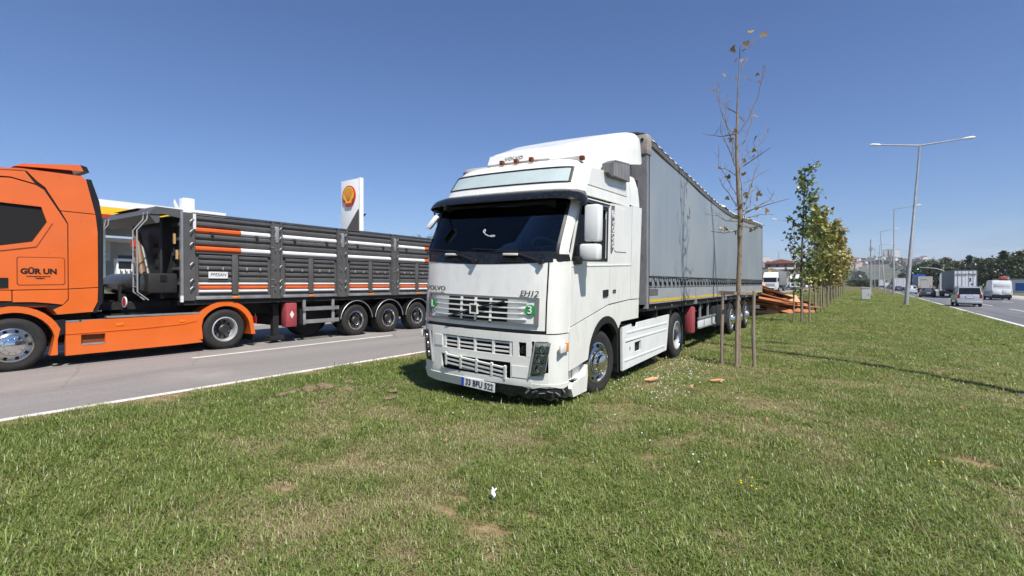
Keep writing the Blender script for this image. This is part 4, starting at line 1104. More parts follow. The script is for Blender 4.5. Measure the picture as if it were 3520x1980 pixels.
oside('roof_side', OR, [(-.68, 3.19), (-.4, 3.33), (.02, 3.365), (.33, 3.295), (.2, 3.49), (-.38, 3.42)])
oside('upper_fairing', OR, [(.225, 3.5), (.36, 3.34), (.47, 3.25), (.675, 2.86), (1.185, 2.855), (1.05, 3.48), (.98, 3.51)])
oside('side_fairing', OR, [(.682, 2.845), (1.188, 2.84), (1.22, 2.5), (1.22, 1.455), (.785, 1.43), (.785, 2.63)])
oside('lower_fairing', OR, [(.785, 1.415), (1.22, 1.44), (1.21, 1.17), (1.13, .985), (.62, .955), (.565, 1.045), (.70, 1.12), (.785, 1.22)])
oside('rear_trim', K['black'], [(1.06, 3.5), (1.195, 2.9), (1.23, 2.5), (1.23, 1.18), (1.15, .97), (1.2, .97), (1.30, 1.2), (1.31, 2.65), (1.25, 3.1), (1.13, 3.5)], 1.08, 1.125)
oside('door', OR, [(-1.30, 1.2), (-1.30, 1.8), (-1.18, 2.0), (-.69, 3.0), (-.69, 1.25), (.02, 1.22), (.02, 1.4), (-.68, 1.42)], 1.10, 1.125)
oside('lower_side', OR, [(.035, 1.40), (.77, 1.412), (.77, 1.235), (.70, 1.135), (.5, 1.17), (.3, 1.195), (.035, 1.2)])
oside('locker_hatch', OR, [(.1, 1.53), (.12, 1.50), (.7, 1.51), (.72, 1.53), (.72, 1.965), (.69, 1.985), (.12, 1.975), (.1, 1.95)], 1.125, 1.136)
oside('hatch_seam', mat('orange_seam', (.25, .045, .01), .6), [(.085, 1.515), (.11, 1.487), (.71, 1.497), (.735, 1.52), (.735, 1.975), (.70, 2.0), (.11, 1.99), (.085, 1.965)], 1.125, 1.1325)
oside('door_handle', K['black'], [(-.2, 1.44), (-.02, 1.45), (-.02, 1.62), (-.2, 1.62)], 1.12, 1.14)
for sg, rt in ((1, SIDE), (-1, LSIDE)):
    text('lettering', 'GÜR UN', .13, K['blackt'], ot, (sg * 1.138, .375, 1.735), rt, .002, .98, bold=.006)
    text('lettering', 'www.gurun.com.tr', .035, K['blackt'], ot, (sg * 1.138, .37, 1.65), rt, .001, 1.2)
    text('lettering', 'nakliyat', .035, K['blackt'], ot, (sg * 1.138, .39, 1.615), rt, .001, 1.1)
# roof spoiler
m = MB(); m.prism([(.1, 3.58), (.2, 3.64), (1.0, 3.77), (1.05, 3.66), (.5, 3.62)], 'x', -1.0, 1.0); sp_ = m.build('roof_spoiler', OR, ot)
m = MB(); m.prism([(1.0, 3.77), (1.1, 3.75), (1.14, 3.65), (1.05, 3.66)], 'x', -1.0, 1.0); m.build('spoiler_edge', K['black'], sp_)
m = MB(); m.prism([(.3, 3.54), (.9, 3.66), (.95, 3.54)], 'x', -.9, .9); m.build('spoiler_base', K['black'], sp_)
# front face
for nm, mt, yz, xx in (('windscreen', K['glassv'], [(-1.31, 1.98), (-1.0, 2.72), (-1.02, 2.74), (-1.33, 1.99)], 1.0), ('front_grille', K['black'], [(-1.46, 1.0), (-1.455, 1.6), (-1.475, 1.6), (-1.48, 1.0)], .8),
                       ('bumper', OR, [(-1.42, .35), (-1.52, .4), (-1.54, .95), (-1.45, .95)], 1.08), ('sun_visor', K['gloss'], [(-.98, 2.8), (-1.2, 2.78), (-1.2, 2.84), (-.95, 2.95)], 1.05)):
    m = MB(); m.prism(yz, 'x', -xx, xx); m.build(nm, mt, ot)
for sg in (-1, 1):
    B('headlamp', refl, ot, (min(sg * .7, sg * 1.02), max(sg * .7, sg * 1.02), -1.56, -1.5, .6, .85), ch=.02)
    mm = MB(); mm.tube([(sg * 1.1, -1.1, 2.6), (sg * 1.3, -1.2, 2.6)], .03, 6); mm.box(min(sg * 1.2, sg * 1.45), max(sg * 1.2, sg * 1.45), -1.3, -1.15, 1.95, 2.65, ch=.04); mm.build('mirror', OR, ot)
    a = lambda x0, x1: (min(sg * x0, sg * x1), max(sg * x0, sg * x1))
    # front wheel arch
    arc = lambda r, z0, t0, t1, n_=14: [(.03 + r * math.cos(t), z0 + r * math.sin(t)) for t in np.linspace(t0, t1, n_)]
    mm = MB(); mm.prism([(.62, .22)] + [(.62, .5)] + arc(.67, .46, .35, 2.75) + [(-.62, .22), (-.52, .22)] + arc(.56, .46, 2.75, .2) + [(.52, .22)], 'x', *a(1.0, 1.14)); mm.build('wheel_arch', OR, ot)
    mm = MB(); mm.prism(arc(.66, .46, .0, 3.14) + arc(.56, .46, 3.14, .0), 'x', *a(.7, 1.02)); mm.build('arch_lining', K['dark'], ot)
    B('arch_inner', K['dark'], ot, (*a(.66, .7), -.62, .6, .35, 1.1))
    wheel(ot, sg * 1.12, .02, .455, .47, .31, sg, 'front', .29, n=36)
    mm = MB(); mm.prism([(.5, .84), (.73, .86), (.73, .60), (.6, .55)], 'x', *a(1.0, 1.135)); mm.build('arch_filler', K['black'], ot)
    # side skirt
    SK = [(.735, .19), (.735, .80), (1.0, .80), (1.0, .83), (3.14, .845), (3.02, .3), (3.10, .215), (2.6, .20)]
    hole = [(.96, .37), (1.33, .37), (1.33, .555), (.96, .56)]
    mm = MB(); mm.prism(SK, 'x', *a(1.06, 1.125), [hole]); sk = mm.build('side_skirt', OR, ot)
    mm = MB(); mm.prism([(.735, .58), (1.9, .60), (2.7, .64), (3.0, .70), (3.0, .72), (2.7, .66), (1.9, .615), (.735, .595)], 'x', *a(1.12, 1.135)); mm.build('skirt_crease', OR, sk)
    B('skirt_recess', mat('recess_brown', (.2, .05, .01), .6), sk, (*a(1.04, 1.06), .95, 1.34, .36, .57))
    st_ = MB(); st_.box(*a(1.05, 1.13), .97, 1.32, .36, .39); st_.build('step_tread', K['alu'], sk)
    B('step_tread', K['alu'], sk, (*a(.9, 1.12), .97, 1.33, .8, .835))
    B('skirt_top_trim', K['alu'], sk, (*a(1.0, 1.118), 1.36, 3.12, .85, .885))
    B('skirt_top_trim', K['alu'], sk, (*a(1.0, 1.118), .74, .94, .805, .835))
    for y in (1.57, 2.69): B('side_marker', K['amber'], sk, (*a(1.12, 1.135), y - .06, y + .06, .685, .735), ch=.006)
    B('fuel_tank', K['chassis'], ot, (*a(.45, 1.04), .9, 2.95, .3, .79))
    # rear wheel and fender
    RA = lambda r, t0, t1, n_=14: [(3.6 + r * math.cos(t), .43 + r * math.sin(t)) for t in np.linspace(t0, t1, n_)]
    mm = MB(); mm.prism([(4.30, .30)] + RA(.69, .45, 2.75) + [(3.0, .28), (3.10, .28)] + RA(.575, 2.75, .3) + [(4.2, .30)], 'x', *a(.7, 1.13)); fn = mm.build('rear_fender', OR, ot)
    B('tail_lamp', K['red'], fn, (*a(.75, 1.12), 4.31, 4.34, .55, .72))
    for q in (0, 1): wheel(ot, sg * (1.11 - q * .32), 3.6, .46, .47, .29, sg, 'deep', .285, K['rimsteel'], n=34)
    B('mud_flap', K['black'], ot, (*a(.5, 1.1), 4.25, 4.27, .15, .6))
B('chassis_frame', K['chassis'], ot, (-.43, -.33, -1.0, 4.6, .6, .86), (.33, .43, -1.0, 4.6, .6, .86), (-.6, .6, 1.35, 2.2, .5, .9), (-.45, .45, 3.0, 4.1, .86, 1.0))
B('engine_cover', K['chassis'], ot, (-.8, .8, -.6, 1.2, .5, 1.08))
B('catwalk', K['chassis'], ot, (-1.0, 1.0, 1.35, 3.0, .8, .84))
m = MB(); m.cyl((-1.0, .02, .45), (1.0, .02, .45), .06); m.cyl((-1.0, 3.6, .45), (1.0, 3.6, .45), .09); m.build('axles', K['chassis'], ot)
for k, (z0, x0) in enumerate(((1.2, .5), (1.12, .3), (1.05, .1))):
    pts = []
    for i in range(120):
        t = i / 119; y = 1.32 + .95 * t; zc = z0 - .12 * math.sin(t * 3.1)
        pts.append((x0 + .04 * math.cos(i * .9), y, zc + .04 * math.sin(i * .9)))
    m = MB(); m.tube(pts, .008, 4, False); m.build('air_coil', K['black'], ot)

# ------------------------------------------------------------------ dark grey tipper semi-trailer with horizontal ribbed sides
tp = thing('tipper_trailer', 'dark grey tipper semi-trailer with ribbed panels and white and orange stripes', 'trailer', (-13.1, 5.06, -.03))
G = K['grey']; TW = 1.2
whs = mat('stripe_white', (.72, .72, .71), .45, var=.05)
LEN = 9.4
B('tub', G, tp, (-TW + .05, TW - .05, .06, LEN, 1.2, 3.05))
POST = [(0, .24), (1.99, 2.30), (3.94, 4.31), (5.97, 6.27), (7.95, 8.25), (9.16, 9.4)]
slat_me = {}
def slat(L_, h, mt, par, x, y, z, sg):
    key = (round(L_, 2), round(h, 3), mt.name, sg)
    if key not in slat_me:
        mm = MB(); d = .05 * sg
        mm.prism([(0, 0), (d * .3, h * .06), (d, h * .36), (d, h * .72), (d * .2, h * .97), (0, h)], 'y', 0, L_)
        slat_me[key] = mm.mesh('slat', mt, 20)
    return link('slat', slat_me[key], par, (x, y, z))
for sg in (1, -1):
    a = lambda x0, x1: (min(sg * x0, sg * x1), max(sg * x0, sg * x1))
    X0 = sg * (TW - .05)
    for i in range(5):
        y0, y1 = POST[i][1] + .015, POST[i + 1][0] - .015
        # upper rows
        zs = [3.055 - .137 * k for k in range(7)]
        for k in range(6):
            mt = G if k not in (2, 5) else whs
            z0 = zs[k + 1]
            if k in (2, 5) and i == 0:
                slat(1.0, .125, K['orange2'], tp, X0, y0, z0, sg); slat(y1 - y0 - 1.0, .125, whs, tp, X0, y0 + 1.0, z0, sg)
            elif k in (2, 5) and i == 3:
                slat(1.2, .125, whs, tp, X0, y0, z0, sg); slat(y1 - y0 - 1.2, .125, K['orange2'], tp, X0, y0 + 1.2, z0, sg)
            else: slat(y1 - y0, .125, mt, tp, X0, y0, z0, sg)
        # lower bays
        ym = (y0 + y1) / 2
        B('mid_post', G, tp, (*a(TW - .06, TW), ym - .07, ym + .07, 1.27, 2.2), ch=.015)
        for (c0, c1) in ((y0 + .07, ym - .09), (ym + .09, y1 - .07)):
            z = 2.185
            for hh, mt in ((.12, G), (.12, G), (.12, G), (.12, G), (.12, G), (.062, whs), (.09, K['orange2']), (.075, whs)):
                z -= hh + .006
                slat(c1 - c0, hh, mt, tp, X0, c0, z, sg)
            for y in (c0 + (c1 - c0) * .25, c0 + (c1 - c0) * .72):
                B('hook', K['steel'], tp, (*a(TW - .02, TW + .025), y - .015, y + .015, 1.83, 1.90), ch=.008)
        for y in (y0 + (y1 - y0) * .2, y0 + (y1 - y0) * .8):
            B('hook', K['chassis'], tp, (*a(TW - .02, TW + .03), y - .03, y + .03, 2.58, 2.66), ch=.01)
        B('bottom_rail', K['alu'], tp, (*a(TW - .05, TW + .012), y0, y1, 1.165, 1.235), ch=.01)
        B('side_marker', K['amber'], tp, (*a(TW + .01, TW + .035), ym - .08, ym + .08, 1.175, 1.225), ch=.012)
        B('ledge', G, tp, (*a(TW - .06, TW), y0, y1, 2.195, 2.22))
    for i, (p0, p1) in enumerate(POST):
        B('post', G, tp, (*a(TW - .06, TW - .005), p0, p1, 1.15, 3.07))
        if 0 < i < 5:
            for yy in (p0 + .02, p1 - .07): B('post_flange', G, tp, (*a(TW - .01, TW + .025), yy, yy + .05, 1.16, 3.06))
            B('latch_plate', K['steel'], tp, (*a(TW - .008, TW + .012), (p0 + p1) / 2 - .055, (p0 + p1) / 2 + .055, 2.55, 2.95), ch=.01)
        pm = (p0 + p1) / 2
        for z in (2.93, 2.7, 2.42, 1.98, 1.62, 1.45):
            for q in ((-1, 1) if 0 < i < 5 else (1,)):
                hk = MB(); yb = pm + q * (.05 if 0 < i < 5 else .0)
                hk.tube([(sg * (TW + .01), yb + q * .1, z), (sg * (TW + .04), yb + q * .05, z), (sg * (TW + .045), yb, z - .05), (sg * (TW + .04), yb + q * .03, z - .08)], .009, 4)
                hk.build('latch_hook', K['hooksteel'], tp)
    B('front_edge', K['alu'], tp, (*a(TW - .05, TW + .012), -.05, .0, 1.12, 3.1))
    B('edge_end', whs, tp, (*a(TW - .03, TW + .014), -.052, .0, 1.12, 1.26))
    B('corner_tape', whs, tp, (*a(TW, TW + .008), .2, .26, 2.72, 3.06)); B('corner_tape', whs, tp, (*a(TW - .02, TW + .008), .27, .8, 3.062, 3.09))
    B('top_rail', G, tp, (*a(TW - .1, TW + .01), .2, LEN, 3.06, 3.085))
    # wheels, guards
    for y in (4.62, 5.88, 7.14):
        wheel(tp, sg * (TW - .02), y, .45, .465, .36, sg, 'deep', .275, K['rim'], n=30)
        mm = MB(); mm.prism([(y + .585 * math.cos(t), .45 + .585 * math.sin(t)) for t in np.linspace(.1, 3.04, 16)] + [(y + .555 * math.cos(t), .45 + .555 * math.sin(t)) for t in np.linspace(3.04, .1, 16)], 'x', *a(TW - .42, TW + .01)); mg = mm.build('mudguard', K['black'], tp)
        mm = MB(); mm.tube([(sg * (TW + .012), y + .575 * math.cos(t), .45 + .575 * math.sin(t)) for t in np.linspace(.1, 3.04, 16)], .012, 5); mm.build('mudguard_trim', K['alu'], mg)
    gd = part('side_guard', tp)
    for z in (.46, .80): B('rail', K['alu'], gd, (*a(TW - .04, TW), 2.88, 4.0, z, z + .1))
    for y in (2.9, 3.8): B('upright', K['steel'], gd, (*a(TW - .08, TW - .045), y, y + .08, .42, 1.1))
    B('plastic_cover', K['black'], gd, (*a(TW - .1, TW), 2.78, 2.87, .45, .85), ch=.01)
    bx_ = B('extinguisher_box', K['redp'], tp, (*a(TW - .25, TW), 2.4, 2.7, .40, 1.02), ch=.03)
    mm = MB(); mm.prism([(2.55, .62), (2.61, .72), (2.55, .82), (2.49, .72)], 'x', *a(TW, TW + .006)); mm.build('diamond_label', K['whitep'], bx_)
    B('landing_leg', K['chassis'], tp, (*a(.8, .93), 2.2, 2.35, .18, 1.0), (*a(.72, 1.0), 2.08, 2.46, .08, .18))
plt_ = B('maker_plate', whs, tp, (TW + .03, TW + .037, .5, .92, 1.64, 1.79))
text('lettering', 'PFESAN', .105, K['blackt'], plt_, (TW + .039, .71, 1.72), SIDE, .001, .98, shear=.2, bold=0)
m = MB(); m.lathe([(.001, -.2), (.46, -.2), (.465, 0), (.46, .2), (.001, .2)], (.3, 3.5, .52), 'x', 24); m.build('spare_wheel', K['rubber'], tp)
B('chassis_beams', K['chassis'], tp, (-.55, -.4, -.9, LEN, .75, 1.15), (.4, .55, -.9, LEN, .75, 1.15), (-TW + .05, TW - .05, .0, LEN, 1.05, 1.16), (-.6, .6, -1.3, .6, .98, 1.12), (-.6, .6, 2.6, 4.2, .4, .9))
m = MB()
for y in (4.62, 5.88, 7.14): m.cyl((-1.1, y, .45), (1.1, y, .45), .07)
m.build('axles', K['chassis'], tp)
# front deck: canopy, front wall, ram, tank, lockers, ladders
dg = mat('tipper_dark', (.03, .032, .035), .55, var=.2)
B('front_wall', dg, tp, (-TW + .05, TW - .4, -.02, .05, 1.2, 3.0), (TW - .4, TW - .06, .0, .06, 1.2, 3.0))
m = MB(); m.prism([(-.64, 2.96), (-.5, 3.13), (.0, 3.12), (.0, 3.06), (-.42, 3.06), (-.44, 2.80), (-.50, 2.78)], 'x', -TW + .02, TW - .02); cn = m.build('front_canopy', G, tp)
m = MB(); m.prism([(-.62, 2.96), (-.5, 3.11), (.0, 3.11), (.0, 2.92), (-.35, 2.98)], 'x', TW - .03, TW); m.prism([(-.62, 2.96), (-.5, 3.11), (.0, 3.11), (.0, 2.92), (-.35, 2.98)], 'x', -TW, -TW + .03); m.build('canopy_cheek', G, cn)
m = MB(); m.grid(lambda a, b: (-TW + .3 + a * 1.3, -.55 + .6 * b, 3.15 + .08 * math.sin(a * 3.1) * math.sin(b * 3)), 8, 5); m.build('canopy_tarp', mat('tarp_pink', (.4, .2, .18), .8, var=.3), cn, 60)
wl = MB(); wl.box(-.6, .85, -.30, -.26, 1.2, 2.95); rw = wl.build('ram_housing', dg, tp)
for z, yw in ((2.35, .13), (2.12, .11), (1.9, .09)):
    mm = MB(); mm.box(.78 - yw * 2, .78, -.31, -.295, z - .05, z + .05, ch=.006); mm.build('slot', K['dark'], rw)
m = MB(); m.tube([(.08, -.45, 2.62), (.62, -.5, 1.3)], [.08, .11], 14); m.build('hydraulic_ram', mat('ram_brown', (.16, .09, .045), .5, var=.2), tp)
m = MB(); m.tube([(-.1, -.45, 2.3), (.45, -.5, 1.3)], [.04, .04], 8); m.tube([(.25, -.42, 2.4), (.85, -.45, 1.35)], [.03, .03], 8); m.build('ram_struts', G, tp)
B('ram_label', mat('label_red', (.6, .06, .03), .5), tp, (.06, .26, -.56, -.53, 2.32, 2.48))
m = MB(); m.lathe([(.001, -1.0), (.15, -.96), (.21, -.86), (.22, -.7), (.22, .6), (.21, .7), (.15, .78), (.001, .82)], (.12, -.62, 1.52), 'x', 20); m.build('air_tank', mat('tank_grey', (.04, .042, .045), .3, var=.1), tp)
for xx in (-.6, .35): B('tank_bracket', K['chassis'], tp, (xx - .04, xx + .04, -.85, -.3, 1.1, 1.3), (xx - .03, xx + .03, -.88, -.84, 1.15, 1.5))
lk = B('locker', K['chassis'], tp, (TW - .55, TW - .1, -.62, -.06, 1.32, 1.74), ch=.04)
B('locker_latch', K['black'], lk, (TW - .1, TW - .08, -.4, -.28, 1.58, 1.7))
for k in range(4): B('locker_rib', K['black'], lk, (TW - .56, TW - .54, -.6, -.1, 1.38 + k * .09, 1.41 + k * .09))
for xx, yy in ((TW - .28, -.60), (-TW + .1, -.62)):
    ld = part('ladder', tp)
    for q in (0, .2):
        mm = MB(); mm.tube([(xx + q, yy - .02, 3.0), (xx + q, yy - .04, 2.85), (xx + q - .04, yy - .2, 2.62), (xx + q - .04, yy - .2, 1.35), (xx + q, yy - .02, 1.18)], .014, 6); mm.build('rail', K['greyl'], ld)
    for k in range(5):
        mm = MB(); mm.tube([(xx - .04, yy - .2, 1.45 + k * .25), (xx + .16, yy - .2, 1.45 + k * .25)], .011, 5); mm.build('rung', K['greyl'], ld)
m = MB(); m.lathe([(.001, -.01), (.11, -.01), (.11, .01), (.001, .01)], (.72, -.9, 1.14), 'y', 20); bg_ = m.build('round_badge', K['whitet'], tp)
m = MB(); m.lathe([(.001, -.012), (.09, -.012), (.09, -.009), (.001, -.009)], (.72, -.9, 1.14), 'y', 20); m.build('badge_disc', mat('badge_red', (.5, .03, .06), .5), bg_)
tgw = mat('tag_wood', (.5, .3, .12), .8)
B('tag_sheet', tgw, tp, (TW - .12, TW - .08, -.1, -.06, 2.05, 2.25)); B('tag_sheet', tgw, tp, (TW - .14, TW - .1, -.14, -.1, 2.38, 2.6))
for k in range(5): B('front_rib', G, tp, (TW - .4, TW - .06, -.06, -.005, 1.5 + k * .32, 1.56 + k * .32))
# ------------------------------------------------------------------ trees, stakes, lamps, spilled boards, small things on the median
def onlawn(u, s):
    """point of the sight line towards flat-ground (u, s) that lies on the sloping lawn"""
    k = 1.0
    for _ in range(40): k = 1 - lawn_z(k * u, k * s) / 1.49
    return (k * u, k * s, lawn_z(k * u, k * s))
def leafmat(name, c1, c2, tr=.35):
    m = bpy.data.materials.new(name); m.use_nodes = True
    n = m.node_tree.nodes; l = m.node_tree.links; n.clear()
    o = n.new('ShaderNodeOutputMaterial'); a = n.new('ShaderNodeAttribute'); a.attribute_name = 'lr'
    r_ = n.new('ShaderNodeValToRGB'); r_.color_ramp.elements[0].color = (*c1, 1); r_.color_ramp.elements[1].color = (*c2, 1)
    d = n.new('ShaderNodeBsdfDiffuse'); t = n.new('ShaderNodeBsdfTranslucent'); g = n.new('ShaderNodeBsdfGlossy'); g.inputs['Roughness'].default_value = .4
    x = n.new('ShaderNodeMixShader'); x.inputs[0].default_value = tr; y = n.new('ShaderNodeMixShader'); y.inputs[0].default_value = .06
    l.new(a.outputs['Fac'], r_.inputs[0]); l.new(r_.outputs[0], d.inputs[0]); l.new(r_.outputs[0], t.inputs[0])
    l.new(d.outputs[0], x.inputs[1]); l.new(t.outputs[0], x.inputs[2]); l.new(x.outputs[0], y.inputs[1]); l.new(g.outputs[0], y.inputs[2]); l.new(y.outputs[0], o.inputs[0])
    return m
STAR = [(0, 0), (.3, .1), (.55, .45), (.26, .48), (.2, .8), (0, 1), (-.2, .8), (-.26, .48), (-.55, .45), (-.3, .1)]
OVAL = [(0, 0), (.4, .3), (.35, .75), (0, 1), (-.35, .75), (-.4, .3)]
class Leaves:
    def __init__(s): s.v = []; s.f = []; s.r = []
    def add(s, p, size, outl, rnd=random, nrm=None):
        d = Vector((rnd.gauss(0, 1), rnd.gauss(0, 1), rnd.gauss(-.2, .8))).normalized()
        q = Vector((rnd.gauss(0, 1), rnd.gauss(0, 1), rnd.gauss(.4, 1)))
        x = d.cross(q).normalized(); nn = x.cross(d); b = len(s.v); rv = rnd.random()
        for (u, w) in outl:
            s.v.append(Vector(p) + (x * u + d * w + nn * (.25 * abs(u) - .15 * w * w)) * size); s.r.append(rv)
        s.f.append([b + i for i in range(len(outl))])
    def mesh(s, name, mt):
        me = bpy.data.meshes.new(name); me.from_pydata([tuple(v) for v in s.v], [], s.f); me.materials.append(mt)
        a = me.attributes.new('lr', 'FLOAT', 'POINT'); a.data.foreach_set('value', np.array(s.r, np.float32))
        return me
# the nearest tree: nearly bare young plane tree
CR, CF = Vector((math.cos(TH), math.sin(TH), 0)), Vector((-math.sin(TH), math.cos(TH), 0))
rnd = random.Random(3)
tx, ty = -1.575, 9.74
bt = thing('plane_tree', 'slim, nearly bare young plane tree with a few brown leaves beside the white trailer', 'tree', (tx, ty, 0))
PXM = 8.98 / 1716 / 1.907
def tp3(x, y, dep=0.):
    return CR * ((x - 190) * PXM) + CF * dep + Vector((0, 0, 1.49 + (975 - (100 + y / 1.907)) * 8.98 / 1716))
trunk = [(0, 0, 0), (0, 0, .8), (0, 0, 1.5)] + [tp3(x, y) for x, y in ((195, 1449), (195, 1330), (200, 1250), (187, 1100), (180, 950), (175, 800), (175, 700), (175, 600), (180, 400), (188, 270), (192, 130), (205, 80))]
rad = [.045, .043, .042, .042, .042, .044, .034, .029, .024, .021, .016, .011, .008, .006, .003]
m = MB(); m.tube([Vector(p) + Vector((rnd.gauss(0, .004), rnd.gauss(0, .004), 0)) for p in trunk], rad, 8); m.build('trunk', K['bark'], bt, 60)
BR = [[(175, 720), (120, 640), (90, 560), (68, 430), (72, 370), (72, 325)], [(165, 900), (120, 800), (75, 740), (40, 680), (38, 630)], [(175, 1090), (155, 1040), (110, 950), (75, 880), (80, 740)],
      [(175, 700), (240, 600), (290, 470), (305, 350), (318, 285)], [(190, 800), (240, 720), (290, 600), (310, 480)], [(190, 930), (230, 830), (310, 770), (370, 720), (400, 660), (405, 610)],
      [(205, 1200), (260, 1100), (310, 940), (345, 850), (355, 770)], [(220, 1220), (320, 1160), (400, 1120), (445, 1070)], [(230, 1200), (330, 1165), (430, 1140)], [(240, 1240), (330, 1215), (415, 1215)],
      [(190, 1180), (110, 1100), (40, 1050), (0, 1010)], [(185, 1260), (130, 1250), (100, 1210), (30, 1190)], [(190, 1320), (130, 1330), (70, 1310)], [(160, 870), (150, 740), (115, 620), (120, 520), (140, 400)],
      [(210, 1180), (220, 1000), (225, 850), (215, 700)], [(170, 690), (90, 690), (0, 650)], [(205, 150), (270, 120), (290, 90)], [(205, 270), (245, 190)], [(200, 1290), (240, 1310), (285, 1300)],
      [(190, 1100), (260, 1080), (310, 1040), (340, 1100)], [(195, 1210), (270, 1160), (290, 1080)], [(175, 960), (130, 910), (90, 890)], [(180, 560), (150, 500), (130, 440)], [(178, 640), (205, 560), (250, 590)],
      [(215, 900), (270, 860), (330, 815)], [(225, 1010), (290, 980), (400, 910)]]
for br in BR:
    dz = rnd.uniform(-.45, .45); pts = []
    for i, (x, y) in enumerate(br):
        t = i / (len(br) - 1); pts.append(tp3(x + rnd.gauss(0, 2), y, dz * t))
    fine = []
    for i in range(len(pts) - 1):
        for k in range(3): fine.append(pts[i].lerp(pts[i + 1], k / 3) + Vector((rnd.gauss(0, .004), rnd.gauss(0, .004), rnd.gauss(0, .004))))
    fine.append(pts[-1]); n_ = len(fine)
    m = MB(); m.tube(fine, [.0105 * (1 - .72 * i / n_) for i in range(n_)], 5, False)
    for i in range(2, n_ - 1, 2):                                    # twigs
        for _ in range(2):
            if rnd.random() < .75:
                e_ = fine[i] + Vector((rnd.gauss(0, .07), rnd.gauss(0, .07), rnd.uniform(.04, .2))); m.tube([fine[i], fine[i].lerp(e_, .5) + Vector((0, 0, -.01)), e_], [.004, .003, .0015], 4, False)
    m.build('branch', K['bark'], bt, 60)
LV = [(155, 105), (215, 70), (255, 105), (290, 82), (170, 240), (200, 300), (203, 343), (222, 375), (175, 205), (78, 330), (70, 390), (40, 380), (300, 305), (320, 280), (335, 300), (275, 325), (255, 600), (275, 720), (105, 738), (285, 793), (320, 820), (235, 850), (258, 870), (103, 883), (150, 965), (232, 1035), (253, 1060), (310, 1110), (278, 1162), (335, 1188), (112, 1098), (155, 1145), (200, 1110), (240, 1140), (290, 1298), (260, 1333), (75, 1310), (115, 1300), (320, 1225), (90, 1205), (335, 1155), (280, 1085), (220, 960), (330, 340), (165, 665), (125, 1325), (225, 1240), (235, 1260), (200, 1170), (215, 1225), (190, 1290), (205, 1330), (245, 1180), (160, 1235), (100, 490)]
dryleaf = leafmat('dry_leaf', (.19, .13, .035), (.46, .28, .09))
grnleaf = leafmat('olive_leaf', (.10, .10, .02), (.22, .15, .045))
for i, (x, y) in enumerate(LV):
    L_ = Leaves(); L_.add(tp3(x, y, rnd.uniform(-.25, .25)), rnd.uniform(.075, .115) * (1.3 if y < 120 else 1), STAR, rnd)
    link('leaf', L_.mesh('leaf', dryleaf if (y < 900 or rnd.random() < .4) else grnleaf), bt)

# stake frames
def stake_frame(x, y, label, z=0, spread=.27, h=1.36):
    t = thing('stake_frame', label, 'stakes', (x, y, z), 0, 'stake frames around the young trees')
    pos = [(-spread, -.05), (0, -.16), (spread * .9, .0)]
    for (a, b) in pos:
        m = MB(); m.tube([(a + rnd.gauss(0, .01), b, -.05), (a, b, h * .5), (a + rnd.gauss(0, .012), b, h)], [.029, .031, .026], 8); m.build('stake', K['wood'], t, 60)
    for i, (p0, p1) in enumerate(((pos[0], pos[1]), (pos[1], pos[2]), (pos[2], pos[0]))):
        p0, p1 = Vector((*p0, h - .03 - .012 * i)), Vector((*p1, h - .03 - .012 * i)); d = (p1 - p0); ang = math.atan2(d.y, d.x)
        Mx = Matrix.Translation((p0 + p1) / 2) @ Matrix.Rotation(ang, 4, 'Z')
        m = MB(); m.box(-d.length / 2 - .06, d.length / 2 + .06, -.012, .012, -.024, .024, M=Mx); m.build('rail', K['wood'], t)
    m = MB(); m.lathe([(.05, -.02), (.06, -.02), (.06, .02), (.05, .02)], (0, -.02, h - .05), 'z', 12, True); m.build('tie', K['black'], t)
    return t
stake_frame(tx + .0, ty, 'three grey wooden stakes with rails around the nearly bare tree')
ordn = ['second', 'third', 'fourth', 'fifth', 'sixth', 'seventh', 'eighth', 'ninth', 'tenth', 'eleventh']
ROW = [(-1.32, 22.0), (-1.2, 29.9), (-1.02, 35.6), (-.95, 41), (-.85, 47), (-.75, 53.5), (-.65, 61), (-.5, 70), (-.3, 80), (-.1, 92)]
def grow(seed, H, nleaf, wid, leafsz, z0=1.2):
    rg = random.Random(seed); wood = MB(); L_ = Leaves()
    wood.tube([(0, 0, 0), (rg.gauss(0, .02), rg.gauss(0, .02), H * .35), (rg.gauss(0, .04), rg.gauss(0, .04), H * .7), (rg.gauss(0, .05), rg.gauss(0, .05), H * .97)], [.055, .045, .026, .006], 7)
    tips = []
    for i in range(24):
        z = z0 + (H * .93 - z0) * (i + rg.random()) / 24; a = rg.uniform(0, 6.283); t = (z - z0) / (H - z0)
        ln = wid * (.55 + .6 * rg.random()) * (1 - .75 * max(0, t - .25)) * (.6 + .4 * min(1, t * 4))
        p0 = Vector((0, 0, z - .1)); d = Vector((math.cos(a), math.sin(a), rg.uniform(.5, 1.3))).normalized()
        p1 = p0 + d * ln * .55; p2 = p1 + (d + Vector((rg.gauss(0, .25), rg.gauss(0, .25), .35))).normalized() * ln * .6
        wood.tube([p0, p1, p2], [.018, .012, .004], 5, False); tips.append((p0, p1, p2))
    for k in range(nleaf):
        p0, p1, p2 = rg.choice(tips); t = rg.random() ** .6
        p = p0.lerp(p1, t * 2) if t < .5 else p1.lerp(p2, t * 2 - 1)
        p = p + Vector((rg.gauss(0, .1), rg.gauss(0, .1), rg.gauss(0, .1)))
        L_.add(p, leafsz * rg.uniform(.7, 1.3), STAR, rg)
    for k in range(nleaf // 10):
        L_.add(Vector((rg.gauss(0, .1), rg.gauss(0, .1), H * rg.uniform(.8, 1.0))), leafsz * rg.uniform(.7, 1.2), STAR, rg)
    return wood, L_
